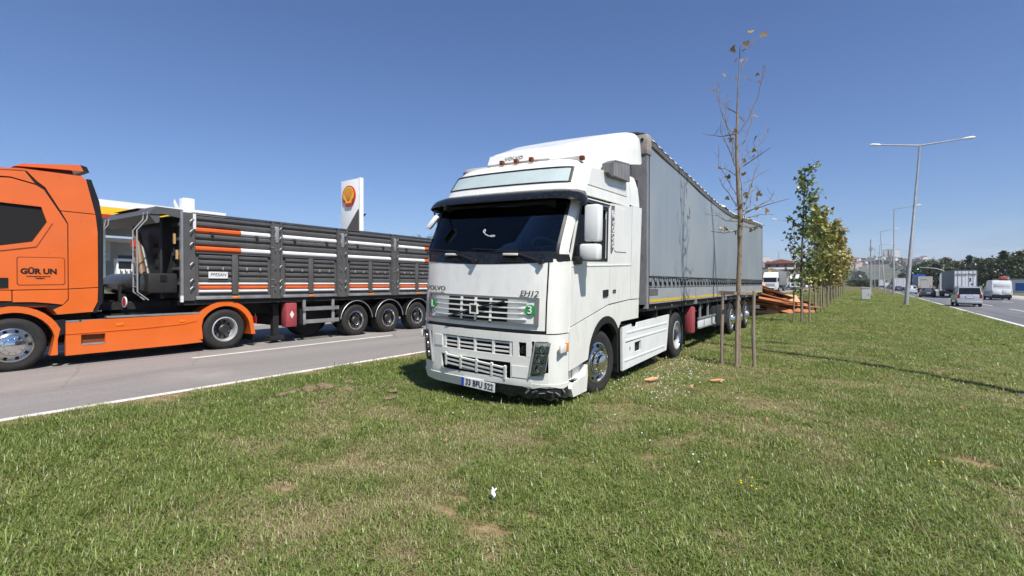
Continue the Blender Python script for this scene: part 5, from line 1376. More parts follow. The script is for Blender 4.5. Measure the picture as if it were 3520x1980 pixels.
gl1 = leafmat('leaf_green', (.06, .10, .018), (.19, .23, .05)); gl2 = leafmat('leaf_olive', (.14, .165, .03), (.36, .34, .085)); gl3 = leafmat('leaf_turning', (.21, .19, .04), (.46, .35, .11))
tree_lab = ['leafy green plane tree, tallest of the row behind the trailer', 'olive green plane tree, second leafy one along the stake row', 'yellowing plane tree, third leafy one along the stake row']
proto = []
for i, (x, y) in enumerate(ROW):
    o_ = onlawn(x, y)
    stake_frame(o_[0], o_[1], 'weathered stake frame, %s along the row from the white truck' % ordn[i], o_[2])
    t = thing('plane_tree', tree_lab[i] if i < 3 else 'young plane tree with yellow-brown leaves, %s along the median row' % ordn[i], 'tree', (o_[0], o_[1] + .05, o_[2]), i * 1.7, 'staked trees along the median')
    if i < 5:
        wd, lv_ = grow(40 + i, [6.0, 5.6, 5.5, 5.7, 5.6][i], [430, 850, 1300, 1400, 1400][i], [1.05, 1.4, 1.75, 1.95, 1.9][i], [.16, .17, .18, .19, .2][i])
        proto.append((wd.mesh('trunk', K['bark'] if i else K['barkd'], 60), lv_.mesh('crown', [gl1, gl2, gl2, gl3, gl3][i])))
    w_, l_ = proto[i] if i < 5 else proto[2 + i % 3]
    link('trunk', w_, t); link('crown', l_, t)
# street lamps
lampm = mat('lamp_glow', (.8, .8, .78), .3, var=0)
def lamp(u, s, H, label, arms, lean=0, r0=.12, grp='street lamps along the median', z=None):
    p = onlawn(u, s) if z is None else (u, s, z)
    H = H * (p[0] / u)                                # same apparent height on the lower ground
    t = thing('street_lamp', label, 'street lamp', p, 0, grp); t.rotation_euler = (0, lean, 0)
    m = MB(); m.tube([(0, 0, -.2), (0, 0, H * .42), (0, 0, H * .42 + .05), (0, 0, H)], [r0, r0 * .82, r0 * .7, r0 * .42], 12); m.lathe([(.001, 0), (r0 * 1.5, 0), (r0 * 1.5, .04), (r0 * 1.1, .05), (.001, .05)], (0, 0, 0), 'z', 12); m.build('pole', K['steel'], t, 40)
    for sg, ln, rise in arms:
        m = MB(); m.tube([(0, 0, H - .05), (sg * ln, 0, H + rise)], [r0 * .42, r0 * .3], 8); ar = m.build('arm', K['steel'], t, 40)
        m = MB(); d = Vector((sg * ln, 0, rise)).normalized(); c_ = Vector((sg * ln, 0, H + rise))
        m.tube([c_ - d * .05, c_ + d * .1, c_ + d * .55, c_ + d * .72], [.05, .1, .12, .04], 8); m.build('lamp_head', lampm, ar, 50)
    return t
lamp(2.10, 9.13, 10.8, 'tall grey lamp post standing at the very right edge of the picture', ((-1, 2.6, .3), (1, 2.6, .3)), R(3.2), .13)
lamp(3.57, 43.5, 10.9, 'tall leaning grey street lamp with two outstretched arms', ((-1, 2.7, .25), (1, 2.7, .25)), R(3.6), .16)
lamp(5.24, 79.1, 10.9, 'upright single-arm street lamp behind the leaning two-arm lamp', ((1, 2.8, .3),), 0, .15)
lamp(6.21, 112, 10.9, 'third street lamp of the median, tilting slightly to the left', ((1, 2.8, .3),), R(-4), .15)
lamp(7.14, 151, 10.9, 'fourth street lamp along the median', ((1, 2.8, .3),), R(.5), .15)
lamp(8.1, 192, 10.9, 'fifth street lamp along the median', ((1, 2.8, .3),), R(-1), .15)
lamp(9.2, 240, 10.9, 'sixth and farthest street lamp along the median', ((1, 2.8, .3),), 0, .15)
lamp(-6.9, 96.6, 12, 'street lamp at the left edge of the median by the oncoming trucks', ((-1, 2.8, .5),), 0, .15, 'street lamps by the left road', 0)
lamp(-9.0, 185, 11, 'farther lamp post left of the median, tilting to the right', ((-1, 2.8, .5),), R(4), .15, 'street lamps by the left road', 0)
p = onlawn(2.58, 71)
pp = thing('pole', 'plain thin grey pole without a lamp behind the white cabinet', 'pole', p)
m = MB(); m.tube([(0, 0, -.1), (0, 0, 7.2)], [.1, .07], 10); m.build('shaft', K['steel'], pp, 40); m = MB(); m.tube([(0, 0, 6.3), (.5, 0, 5.8)], [.04, .04], 6); m.box(-.15, .15, -.1, .1, 5.8, 6.2); m.build('bracket', K['steel'], pp)
# electrical cabinet
p = onlawn(1.62, 53.7)
cb = thing('utility_cabinet', 'pale grey utility cabinet standing on the lawn', 'cabinet', p)
cm = mat('cabinet_grey', (.55, .56, .55), .5, var=.08)
B('body', cm, cb, (-.33, .33, -.2, .2, .08, 1.1), ch=.015); B('base', K['chassis'], cb, (-.31, .31, -.18, .18, 0, .08)); B('lid', cm, cb, (-.37, .37, -.24, .24, 1.1, 1.17), ch=.02)
B('door', cm, cb, (-.29, .29, -.215, -.2, .15, 1.05)); B('handle', K['chassis'], cb, (.2, .23, -.235, -.215, .5, .65)); B('meter_box', K['greyl'], cb, (.33, .5, -.1, .1, .35, .7), ch=.01)
# spilled boards behind the trailer
wl_ = mat('board_face', (.62, .33, .17), .7, var=.15, scale=6, stretch=(1, 6, 1)); wo_ = mat('board_orange', (.42, .15, .06), .75, var=.25, scale=6); wd_ = mat('board_dark', (.14, .06, .032), .85, var=.4, scale=5, bump=.3)
rb = random.Random(12)
def board(c_, d, L_, W_, T_, roll, mt, label, grp):
    d = Vector(d).normalized(); x = d.cross(Vector((0, 0, 1))).normalized(); z = x.cross(d)
    Mx = Matrix(((x.x, d.x, z.x, c_[0]), (x.y, d.y, z.y, c_[1]), (x.z, d.z, z.z, c_[2]), (0, 0, 0, 1))) @ Matrix.Rotation(roll, 4, 'Y')
    m = MB()
    nseg = 6; bend = rb.gauss(0, .012)
    m.grid(lambda a, b: ((b - .5) * W_ * (1 + .06 * math.sin(a * 9 + L_)), (a - .5) * L_, bend * math.cos((a - .5) * 3) + T_ / 2), nseg, 2, lambda a, b: ((b - .5) * W_ * (1 + .06 * math.sin(a * 9 + L_)), (a - .5) * L_, bend * math.cos((a - .5) * 3) - T_ / 2))
    o_ = m.build('board', mt, None, 20); o_.matrix_world = Mx
    tag(o_, label, 'board', grp)
    return o_
for k in range(34):                                                # long stack sliding down to the right
    t = k / 34
    a = Vector((-4.4 + rb.gauss(0, .3) + .6 * t, 24.2 + rb.gauss(0, .4), 1.95 - 1.2 * t + rb.gauss(0, .06)))
    b = Vector((-1.55 + rb.gauss(0, .3) - .2 * t, 32.8 + rb.gauss(0, .7) - 1.6 * t, .34 - .2 * t + abs(rb.gauss(0, .08))))
    L_ = rb.uniform(.6, 1.0) * (b - a).length; f_ = rb.uniform(.35, .62)
    dk = k < 20
    board(a.lerp(b, f_), b - a, L_, rb.uniform(.12, .3), rb.uniform(.03, .06), rb.gauss(.3, .35), wd_ if (dk and rb.random() < .7) else wo_,
          'long brown board in the collapsed stack behind the trailer', 'long boards of the spilled load')
for k in range(22):                                                # pale sheets thrown towards the viewer
    x = -3.9 + 1.9 * rb.random(); y = 25.8 + 2.6 * rb.random() + (x + 3.9) * 1.2
    d = Vector((.8 + rb.gauss(0, .25), .6 + rb.gauss(0, .35), -.12 + rb.gauss(0, .12)))
    zc = .15 + .06 * k * (1 - (x + 3.9) / 2.6)
    board((x, y, max(.2, zc)), d, rb.uniform(1.2, 2.4), rb.uniform(.25, .6), .03, R(28) + rb.gauss(0, .35), wl_ if rb.random() < .75 else wo_, 'pale peach-coloured wooden sheet lying in the spilled pile', 'pale sheets of the spilled load')
o_ = board((-2.85, 27.6, .33), (.75, .55, -.25), 2.0, .42, .04, R(35), wo_, 'flat orange plank sticking out at the front of the spilled pile', None)
lb_ = board((-3.45, 27.3, .28), (.9, .4, -.05), 1.7, .6, .05, R(70), wl_, 'pale sheet with a black label, leaning at the front of the pile', None)
m = MB(); m.box(-.12, .12, -.3, .3, .026, .032); m.build('label_patch', K['blackt'], lb_)
for k in range(7):
    a = Vector((-4.4 + rb.gauss(0, .2), 25 + rb.gauss(0, .5), 1.5 + rb.gauss(0, .1)))
    board(a, (rb.gauss(.8, .3), 1, rb.gauss(.05, .1)), rb.uniform(.7, 1.6), rb.uniform(.08, .2), .03, rb.gauss(0, .5), wd_, 'splintered dark strip on top of the spilled pile', 'splintered strips of the spilled load')
# litter, clods, scraps, dry leaves
m = MB(); m.grid(lambda a, b: (.05 * (a - .5) + .012 * math.sin(b * 9), .02 * math.sin(a * 5 + b * 4) , .005 + .085 * b + .01 * math.sin(a * 8)), 6, 8)
o_ = m.build('paper_scrap', mat('paper', (.82, .83, .85), .7, var=.03), None, 60); o_.location = (-1.98, 2.74, .03); o_.scale = (.6, .6, .75); o_.rotation_euler = (R(-25), 0, R(20)); tag(o_, 'crumpled white paper scrap lying on the grass in front', 'paper')
for (x, y, a, lab) in ((-2.41, 7.41, .5, 'pale wood splinter on the grass near the front wheel of the white truck'), (-1.57, 7.85, -.3, 'pale wood splinter on the grass in front of the stakes'), (6.4, 27, .2, 'white scrap on the grass near the right road')):
    m = MB(); m.prism([(-.1, -.02), (-.03, -.05), (.09, -.03), (.12, .02), (.02, .05), (-.08, .03)], 'z', 0, .018)
    p = onlawn(x, y); o_ = m.build('wood_splinter', wl_ if x < 0 else K['white2'], None, 0); o_.location = (p[0], p[1], p[2] + .045); o_.rotation_euler = (R(12), R(-10), a); tag(o_, lab, 'splinter')
clodm = mat('clod', (.2, .145, .085), .95, var=.35, scale=9, bump=.8, bscale=30)
cl_lab = ['brown soil clod at the near end of the torn-up strip', 'small dark soil clod in the torn-up strip', 'long brown soil clod in the middle of the torn-up strip', 'largest light brown soil clod by the road', 'dark low soil clod beside the torn-up strip', 'small soil clod closest to the road edge', 'little soil clod towards the truck bumper', 'flat soil clod nearest the truck bumper', 'tiny soil crumb in front of the torn-up strip']
for k, (x, y) in enumerate([(-6.18, 3.83), (-6.2, 3.98), (-6.2, 4.22), (-6.12, 4.4), (-5.69, 4.44), (-6.13, 4.86), (-5.12, 4.76), (-4.83, 4.45), (-5.37, 3.85)]):
    bm = bmesh.new(); bmesh.ops.create_icosphere(bm, subdivisions=3, radius=1)
    w = [.1, .1, .16, .2, .14, .1, .08, .09, .05][k]
    for v in bm.verts:
        f_ = 1 + .5 * (float(vnoise(v.co.x * 2 + k * 9, v.co.y * 2 + v.co.z * 3, .5, 4)) - .5)
        v.co = Vector((v.co.x * w * .6, v.co.y * w, v.co.z * w * .24)) * f_
    me = bpy.data.meshes.new('soil_clod'); bm.to_mesh(me); bm.free(); me.materials.append(clodm)
    o_ = link('soil_clod', me, None, (x, y, .025)); o_.rotation_euler = (0, 0, k * .4); tag(o_, cl_lab[k], 'soil clod', 'soil clods by the road')
brl = leafmat('ground_leaf', (.25, .12, .05), (.45, .26, .13), .1)
for k in range(22):
    L_ = Leaves(); L_.add((0, 0, 0), rnd.uniform(.04, .07), STAR, rnd)
    x, y = rnd.uniform(-6.5, 2.5), rnd.uniform(1.6, 9)
    o_ = link('dry_leaf', L_.mesh('dry_leaf', brl), None, (x, y, lawn_z(x, y) + .05)); tag(o_, 'small dry brown leaf fallen on the grass', 'leaf', 'dry leaves on the lawn')
# ------------------------------------------------------------------ traffic
def paintm(name, c_, rough=.3, metal=0.): return mat(name, c_, rough, metal, var=.06, coat=.3)
CARG = K['glassv']
def car(name, label, cat, loc, rz, st, body, glass_top, glass_side, L_, hw, wr, axles, lampz, group, black_low=.0, extras=None, sc=1.0):
    t = thing(name, label, cat, loc, rz, group); t.scale = (sc, sc, sc)
    def ring(s_):
        y, w, z0, zb, zr, wr_ = s_
        h = [(0, z0), (w * .86, z0), (w * .97, z0 + .10), (w, (z0 + zb) / 2 + .05), (w * .965, zb), (wr_, zr - .04), (wr_ * .82, zr), (0, zr + .012)]
        return [(x, y, z) for x, z in h] + [(-x, y, z) for x, z in h[-2:0:-1]]
    m = MB(); rs = [ring(s_) for s_ in st]; n_ = len(rs[0])
    for r_ in rs: m.v += r_
    for i in range(len(rs) - 1):
        for k in range(n_): m.f.append([i * n_ + k, i * n_ + (k + 1) % n_, (i + 1) * n_ + (k + 1) % n_, (i + 1) * n_ + k])
    m.f.append(list(range(n_))); m.f.append([(len(rs) - 1) * n_ + k for k in range(n_)])
    m.build('body', body, t, 50)
    def quad(nm, a, b, c_, d, ins=.08, off=.008):
        a, b, c_, d = map(Vector, (a, b, c_, d)); ce = (a + b + c_ + d) / 4; nn = (b - a).cross(d - a).normalized()
        if nn.dot(ce - Vector((0, L_ / 2, .8))) < 0: nn = -nn
        P = [p_.lerp(ce, ins) + nn * off for p_ in (a, b, c_, d)]; Q = [p_ - nn * .004 for p_ in P]
        mm = MB(); mm.add(P + Q, [(0, 1, 2, 3), (7, 6, 5, 4), (0, 4, 5, 1), (1, 5, 6, 2), (2, 6, 7, 3), (3, 7, 4, 0)]); mm.build(nm, CARG, t, 0)
    for i in glass_top:
        a, b = rs[i], rs[i + 1]
        lo, hi = (a, b)
        quad('window', (lo[5][0], lo[5][1], lo[5][2] + .03), (-lo[5][0], lo[5][1], lo[5][2] + .03), (-hi[5][0], hi[5][1], hi[5][2] + .03), (hi[5][0], hi[5][1], hi[5][2] + .03), .07, .012)
    for (i, j) in glass_side:
        for sg in (1, -1):
            f_ = lambda r_, k: (sg * r_[k][0], r_[k][1], r_[k][2])
            quad('window', f_(rs[i], 4), f_(rs[j], 4), f_(rs[j], 5), f_(rs[i], 5), .1)
    for y in axles:
        for sg in (1, -1): wheel(t, sg * (hw + .005), y, wr, wr, .2, sg, 'car', wr * .62, K['rimsteel'], n=20)
    for sg in (1, -1):
        B('tail_lamp', K['red'], t, (min(sg * hw * .74, sg * hw * .95), max(sg * hw * .74, sg * hw * .95), -.012, .05, lampz[0], lampz[1]), ch=.01)
        B('headlamp', refl, t, (min(sg * hw * .6, sg * hw * .86), max(sg * hw * .6, sg * hw * .86), L_ - .16, L_ + .0, lampz[2], lampz[2] + .14), ch=.02)
        B('mirror', body, t, (min(sg * hw, sg * (hw + .16)), max(sg * hw, sg * (hw + .16)), L_ * .66, L_ * .66 + .09, st[-4][3] + .0, st[-4][3] + .15), ch=.02)
    B('number_plate', K['whitet'], t, (-.24, .24, -.03, -.012, lampz[3], lampz[3] + .1)); B('number_plate', K['whitet'], t, (-.24, .24, L_ + .0, L_ + .015, .4, .5))
    if black_low: B('rear_bumper', K['black'], t, (-hw * .95, hw * .95, -.06, .1, .28, black_low), ch=.03)
    else: B('rear_bumper', body, t, (-hw * .96, hw * .96, -.07, .12, .30, .52), ch=.04)
    B('underside', K['dark'], t, (-hw * .8, hw * .8, .1, L_ - .1, .2, .4))
    if extras: extras(t)
    return t
VAN = [(0, .84, .34, 1.02, 1.04, .80), (.05, .86, .32, 1.06, 1.10, .81), (.24, .87, .3, 1.08, 1.72, .74), (.7, .88, .26, 1.08, 1.80, .74), (2.55, .88, .26, 1.05, 1.79, .73), (3.15, .88, .26, 1.03, 1.5, .72), (3.62, .87, .28, 1.0, 1.08, .78), (4.2, .85, .3, .9, .94, .74), (4.42, .74, .36, .68, .72, .66)]
SEDAN = [(0, .82, .36, .84, .86, .76), (.08, .86, .3, .92, .95, .78), (.7, .88, .25, .95, 1.03, .76), (1.35, .89, .24, .96, 1.38, .62), (2.1, .89, .24, .95, 1.42, .60), (2.75, .89, .24, .94, 1.37, .60), (3.45, .88, .25, .92, 1.0, .74), (4.4, .84, .28, .78, .82, .7), (4.62, .7, .34, .58, .62, .6)]
SUV = [(0, .84, .4, 1.0, 1.02, .78), (.06, .87, .36, 1.04, 1.08, .79), (.5, .89, .3, 1.05, 1.56, .68), (1.1, .9, .28, 1.04, 1.66, .68), (2.5, .9, .28, 1.02, 1.63, .67), (3.3, .9, .28, 1.0, 1.1, .76), (4.1, .87, .3, .9, .95, .74), (4.4, .74, .36, .66, .7, .64)]
PANEL = [(0, .93, .45, 1.3, 1.34, .92), (.03, .97, .42, 1.4, 2.25, .88), (.1, .98, .4, 1.42, 2.42, .84), (.6, .99, .38, 1.4, 2.5, .84), (3.9, .99, .38, 1.36, 2.48, .82), (4.4, .98, .38, 1.3, 2.2, .78), (5.0, .97, .4, 1.22, 1.3, .84), (5.6, .94, .42, 1.0, 1.06, .8), (5.85, .8, .46, .8, .85, .72)]
YAW = -math.atan(.0267)
silver = paintm('silver_paint', (.5, .51, .52), .3, .4); darkg = paintm('graphite_paint', (.05, .053, .06)); pearl = paintm('pearl_paint', (.55, .58, .6), .3, .2); vw_ = paintm('van_white', (.75, .76, .75))
def van_x(t):
    B('spare_badge', K['chrome'], t, (-.3, .3, -.02, .0, .80, .98), ch=.02)
    B('roof_rail', K['greyl'], t, (.66, .7, .4, 2.6, 1.8, 1.84)); B('roof_rail', K['greyl'], t, (-.7, -.66, .4, 2.6, 1.8, 1.84))
R1, R2 = 'cars driving off on the right road', 'lorries driving off on the right road'
car('minivan', 'silver minivan with dark rear window, nearest vehicle on the right road', 'minivan', (9.35, 59.5, RZ), YAW, VAN, silver, (1,), ((2, 4), (4, 5)), 4.42, .87, .32, (.75, 3.5), (.78, 1.12, .7, .82), R1, extras=van_x)
car('sedan', 'dark graphite saloon car ahead of the silver minivan', 'car', (10.75, 98, RZ), YAW, SEDAN, darkg, (2,), ((3, 5), (2, 3)), 4.62, .88, .32, (.95, 3.65), (.72, .88, .6, .62), R1)
car('crossover', 'pale silver crossover car seen beyond the leaning lamp post', 'car', (11.35, 127, RZ), YAW, SUV, pearl, (1,), ((2, 4),), 4.4, .88, .34, (.8, 3.5), (.8, 1.0, .7, .6), R1)
car('sedan', 'dark saloon car far ahead, left of the pale crossover', 'car', (12.55, 172, RZ), YAW, SEDAN, darkg, (2,), ((3, 5),), 4.62, .88, .32, (.95, 3.65), (.72, .88, .6, .62), R1)
def transit_x(t):
    for x in (-.46, .46): B('rear_door', vw_, t, (x - .4, x + .4, -.025, -.0, .75, 1.3), ch=.01)
    mm = MB(); mm.box(-.75, .75, .0, .02, 1.62, 2.12, ch=.01); mm.build('blank_rear_window', mat('blind_white', (.68, .7, .7), .4), t)
    B('roof_load', mat('load_red', (.35, .08, .05), .7), t, (-.1, .55, .4, 1.4, 2.52, 3.0), ch=.1); B('roof_load', K['greyl'], t, (.5, .75, .4, .8, 2.52, 2.9), ch=.06)
    B('roof_rack', K['chassis'], t, (-.1, .7, .35, 1.5, 2.5, 2.54))
car('panel_van', 'white high-roof panel van carrying a red load on its roof', 'van', (16.5, 86, RZ), YAW, PANEL, vw_, (), ((4, 5),), 5.85, .96, .36, (1.2, 4.9), (.85, 1.25, .8, .62), R1, black_low=.68, extras=transit_x)
car('panel_van', 'small white van far away on the right road', 'van', (14.6, 250, RZ), YAW, PANEL, vw_, (1,), (), 5.85, .96, .36, (1.2, 4.9), (.85, 1.25, .8, .62), R1)
def lorry(name, label, loc, rz, cabm, boxm, rearm, group, H=4.0, L_=13.6, cabH=3.75, grille=None, open_rear=True, extras=None, spoiler=True):
    """local +y is the driving direction; y = 0 is the tail"""
    t = thing(name, label, 'lorry', loc, rz, group); w = 1.26
    B('cargo_body', boxm, t, (-w, w, .03, L_, 1.2, H), ch=.03)
    fr_ = MB()
    for b in ((-w, -w + .1, -.02, .05, 1.15, H), (w - .1, w, -.02, .05, 1.15, H), (-w, w, -.02, .05, H - .1, H + .01), (-w, w, -.02, .05, 1.1, 1.22)): fr_.box(*b)
    fr_.build('rear_frame', K['grey'] if open_rear else rearm, t)
    for a, b in ((-w + .1, -.01), (.01, w - .1)):
        dr_ = B('rear_door', rearm, t, (a, b, .0, .03, 1.22, H - .1))
        for x in (a + .35, b - .35): B('lock_bar', K['alu'], dr_, (x - .025, x + .025, -.03, .0, 1.25, H - .12))
    B('chassis', K['chassis'], t, (-.5, .5, .1, L_ + 3.2, .8, 1.1), (-w + .1, w - .1, .1, L_, 1.05, 1.2)); B('rear_bumper', K['chassis'], t, (-w + .05, w - .05, .0, .12, .5, .66))
    for sg in (1, -1):
        B('tail_lamp', K['red'], t, (min(sg * .75, sg * 1.15), max(sg * .75, sg * 1.15), -.04, .0, .9, 1.02))
        for y in (2.2, 3.5, 4.8): wheel(t, sg * (w - .03), y, .5, .5, .36, sg, 'car', .3, K['rimsteel'], n=18)
        for y in (L_ + .1, L_ + 3.2): wheel(t, sg * (w - .06), y, .5, .5, .34, sg, 'car', .3, K['rimsteel'], n=18)
        B('side_guard', K['chassis'], t, (min(sg * (w - .06), sg * w), max(sg * (w - .06), sg * w), 5.6, L_ - 1.2, .5, .85))
    y0, y1 = L_ + 1.9, L_ + 4.3
    m = MB(); m.prism([(y0, .9), (y1 - .02, .45), (y1 + .05, .9), (y1, 1.75), (y1 - .3, 2.75), (y1 - .55, 3.1), (y0 + .4, cabH), (y0, cabH)] if spoiler else [(y0, .9), (y1 - .02, .45), (y1 + .05, .9), (y1, 1.75), (y1 - .3, 2.75), (y1 - .6, cabH), (y0, cabH)], 'x', -1.22, 1.22)
    cb_ = m.build('cab', cabm, t)
    m = MB(); m.prism([(y1 + .0, 1.8), (y1 - .27, 2.68), (y1 - .25, 2.7), (y1 + .03, 1.82)], 'x', -1.12, 1.12); m.build('windscreen', CARG, cb_)
    m = MB(); m.prism([(y1 - .25, 2.72), (y1 - .05, 2.66), (y1 - .05, 2.76), (y1 - .3, 2.9)], 'x', -1.18, 1.18); m.build('sun_visor', cabm, cb_)
    B('grille', grille or K['grey'], cb_, (-.85, .85, y1 + .02, y1 + .06, .95, 1.6)); B('bumper', cabm, cb_, (-1.22, 1.22, y1 - .1, y1 + .1, .38, .82), ch=.05)
    for k in range(3): B('grille_slat', K['chassis'], cb_, (-.8, .8, y1 + .06, y1 + .075, 1.05 + k * .19, 1.12 + k * .19))
    B('lower_grille', K['black'], cb_, (-.7, .7, y1 + .09, y1 + .11, .5, .7))
    for sg in (1, -1):
        B('headlamp', refl, cb_, (min(sg * .82, sg * 1.16), max(sg * .82, sg * 1.16), y1 + .05, y1 + .11, .6, .85), ch=.02)
        m = MB(); m.prism([(y1 - .9, 1.85), (y1 - .2, 1.85), (y1 - .42, 2.62), (y1 - .9, 2.62)], 'x', min(sg * 1.215, sg * 1.228), max(sg * 1.215, sg * 1.228)); m.build('side_window', CARG, cb_)
        B('mirror', K['black'], cb_, (min(sg * 1.24, sg * 1.5), max(sg * 1.24, sg * 1.5), y1 - .35, y1 - .2, 1.9, 2.6), ch=.03)
    if extras: extras(t)
    return t
whl = mat('lorry_white', (.74, .74, .72), .4, var=.06, dirt=.15, dcol=(.4, .38, .34)); gtp = mat('lorry_tarp', (.2, .21, .21), .6, var=.2, stretch=(1, 3, .3)); bei = mat('lorry_beige', (.56, .53, .47), .6, var=.12, dirt=.3)
blu = paintm('blue_paint', (.02, .13, .5)); wtr = mat('white_rear_door', (.72, .73, .74), .45, var=.06, dirt=.2, dcol=(.4, .4, .38))
def akcan(t):
    text('lettering', 'A.AKCAN TRANS', .36, K['txt'], t, (.0, -.045, 3.35), FRONT, .004, .78, bold=.012)
    B('notice', K['grey'], t, (.45, .6, -.035, -.0, 2.4, 2.9)); B('stripe', K['orange2'], t, (.5, 1.1, -.035, .0, 1.5, 1.62)); B('round_sticker', K['grey'], t, (.6, .85, -.036, -.0, 1.9, 2.12), ch=.01)
lorry('lorry', 'grey curtain-sided lorry with white rear doors lettered A.AKCAN TRANS', (14.3, 94, RZ), YAW, whl, gtp, wtr, R2, extras=akcan)
def beige_x(t):
    B('rear_emblem', K['greyl'], t, (-.7, .3, -.035, .0, 2.9, 3.15)); B('reflector', K['orange2'], t, (-1.05, -.85, -.04, .0, 1.3, 1.55)); B('reflector', K['orange2'], t, (.85, 1.05, -.04, .0, 1.3, 1.55))
lorry('lorry', 'beige-backed lorry pulled by a tall blue cab on the right road', (15.4, 146, RZ), YAW, blu, gtp, bei, R2, H=3.7, cabH=4.35, open_rear=False, extras=beige_x)
lorry('lorry', 'white box lorry beyond the pale crossover car', (13.9, 186, RZ), YAW, whl, whl, wtr, R2, H=3.7, open_rear=False)
lorry('lorry', 'grey lorry far ahead in the middle lane of the right road', (16.4, 232, RZ), YAW, whl, gtp, wtr, R2, H=3.9, open_rear=False)
lorry('lorry', 'farthest white lorry on the right road', (15.5, 300, RZ), YAW, whl, whl, wtr, R2, H=3.9, open_rear=False)
# oncoming on the left road
R3 = 'oncoming traffic on the left road'
def beacon(t): B('cab_beacon', mat('beacon_yellow', (.7, .45, .05), .5), t, (.1, .6, 15.6, 15.9, 3.75, 4.05), ch=.05)
lorry('lorry', 'white oncoming lorry with grey curtain sides beside the spilled boards', (-11.75, 125.0, -.03), math.pi, whl, gtp, wtr, R3, extras=beacon, grille=whl)
lorry('lorry', 'white oncoming lorry with a black grille, behind the first one', (-9.75, 157, -.03), math.pi, whl, gtp, wtr, R3, grille=K['black'])
yelm = paintm('yellow_paint', (.75, .6, .04))
lorry('lorry', 'oncoming lorry with a yellow cab roof far down the left road', (-9.6, 208, -.03), math.pi, yelm, whl, wtr, R3, L_=8, H=3.6)
redm = paintm('red_paint', (.45, .06, .05))
lorry('lorry', 'white oncoming lorry far down the left road', (-9.6, 362, -.03), math.pi, whl, whl, wtr, R3)
lorry('lorry', 'red oncoming lorry very far down the left road', (-9.6, 520, -.03), math.pi, redm, whl, wtr, R3)
lorry('lorry', 'second red oncoming lorry, farthest on the left road', (-12.8, 640, -.03), math.pi, redm, redm, wtr, R3)
car('car', 'white oncoming car in front of the yellow lorry', 'car', (-9.1, 183, -.03), math.pi, SUV, vw_, (4,), ((2, 4),), 4.4, .88, .34, (.8, 3.5), (.8, 1.0, .7, .6), R3)
car('car', 'white oncoming van beside the yellow lorry', 'van', (-12.6, 196, -.03), math.pi, VAN, vw_, (5,), ((2, 4),), 4.42, .87, .32, (.75, 3.5), (.78, 1.12, .7, .82), R3)
car('car', 'silver oncoming car behind the black-grilled lorry', 'car', (-12.7, 160, -.03), math.pi, SUV, silver, (4,), ((2, 4),), 4.4, .88, .34, (.8, 3.5), (.8, 1.0, .7, .6), R3)
car('car', 'white oncoming car far down the left road', 'car', (-9.3, 290, -.03), math.pi, SEDAN, vw_, (5,), ((3, 5),), 4.62, .88, .32, (.95, 3.65), (.72, .88, .6, .62), R3)
car('car', 'pale oncoming car, farthest car on the left road', 'car', (-12.7, 330, -.03), math.pi, SEDAN, pearl, (5,), ((3, 5),), 4.62, .88, .32, (.95, 3.65), (.72, .88, .6, .62), R3)
# traffic light
tl = thing('traffic_light', 'green traffic light on a curved arm behind the grey lorry', 'traffic light', (22.3, 172, RZ))
m = MB(); m.tube([(0, 0, 0), (0, 0, 4.6), (-.5, 0, 5.5), (-2, 0, 6.1), (-5.6, 0, 6.5)], [.12, .1, .09, .08, .06], 8); m.build('arm', K['steel'], tl, 50)
B('signal_head', K['black'], tl, (-5.95, -5.45, -.15, .15, 5.7, 6.9), ch=.03)
for k, mt in enumerate((mat('signal_green', (.05, .5, .3), .3, emit=(.1, 1, .6, 3.0)), mat('signal_amber_off', (.06, .04, .01), .3), mat('signal_red_off', (.06, .01, .01), .3))):
    m = MB(); m.lathe([(.001, -.04), (.12, -.02), (.13, .02), (.001, .02)], (-5.7, -.16, 5.95 + k * .36), 'y', 14); m.build('signal_lens', mt, tl)
# ------------------------------------------------------------------ fuel station
FS, FU, FZ = 9.0, -42.0, 1.22
yelw = mat('fascia_yellow', (.8, .5, .02), .4, var=.03); redf = mat('fascia_red', (.55, .02, .02), .4, var=.03); whf = mat('fascia_white', (.78, .78, .76), .4, var=.03); soff = mat('soffit', (.5, .5, .48), .7, var=.05)
cn_ = thing('station_canopy', 'fuel station canopy with white, yellow and red fascia bands', 'canopy', (FU, FS, FZ))
B('roof_deck', soff, cn_, (-15, -.05, -9, 12, 4.75, 5.9)); B('white_band', whf, cn_, (-15.05, 0, -9.05, 12.05, 5.52, 6.0)); B('yellow_band', yelw, cn_, (-15.03, -.002, -9.03, 12.03, 5.02, 5.515)); B('red_band', redf, cn_, (-15.02, -.004, -9.02, 12.02, 4.82, 5.015))
for y in (-4, 4.6):
    for x in (-3, -11): B('column', whf, cn_, (x - .3, x + .3, y - .3, y + .3, 0, 4.75), ch=.03)
for y, lab in ((-1.2, 'white and orange fuel pump under the canopy nearest the orange cab'), (4.2, 'second fuel pump under the canopy behind the tipper ladder')):
    fp_ = thing('fuel_pump', lab, 'fuel pump', (FU - 2.2, FS + y + 1.6, FZ), 0, 'fuel pumps under the canopy')
    B('body', whf, fp_, (-.3, .3, -.5, .5, 0, 2.1), ch=.03); B('display', K['black'], fp_, (.3, .31, -.4, .4, 1.35, 1.9)); B('base_panel', yelw, fp_, (.3, .312, -.48, .48, .75, .9))
    for k in range(3): m = MB(); m.tube([(.34, -.3 + k * .3, 1.3), (.42, -.3 + k * .3, .9), (.36, -.25 + k * .3, .35), (.34, -.2 + k * .3, 1.2)], .03, 5); m.build('hose', K['black'], fp_)
sh_ = thing('station_shop', 'pale station shop building behind the pumps', 'building', (FU - 24, FS, FZ))
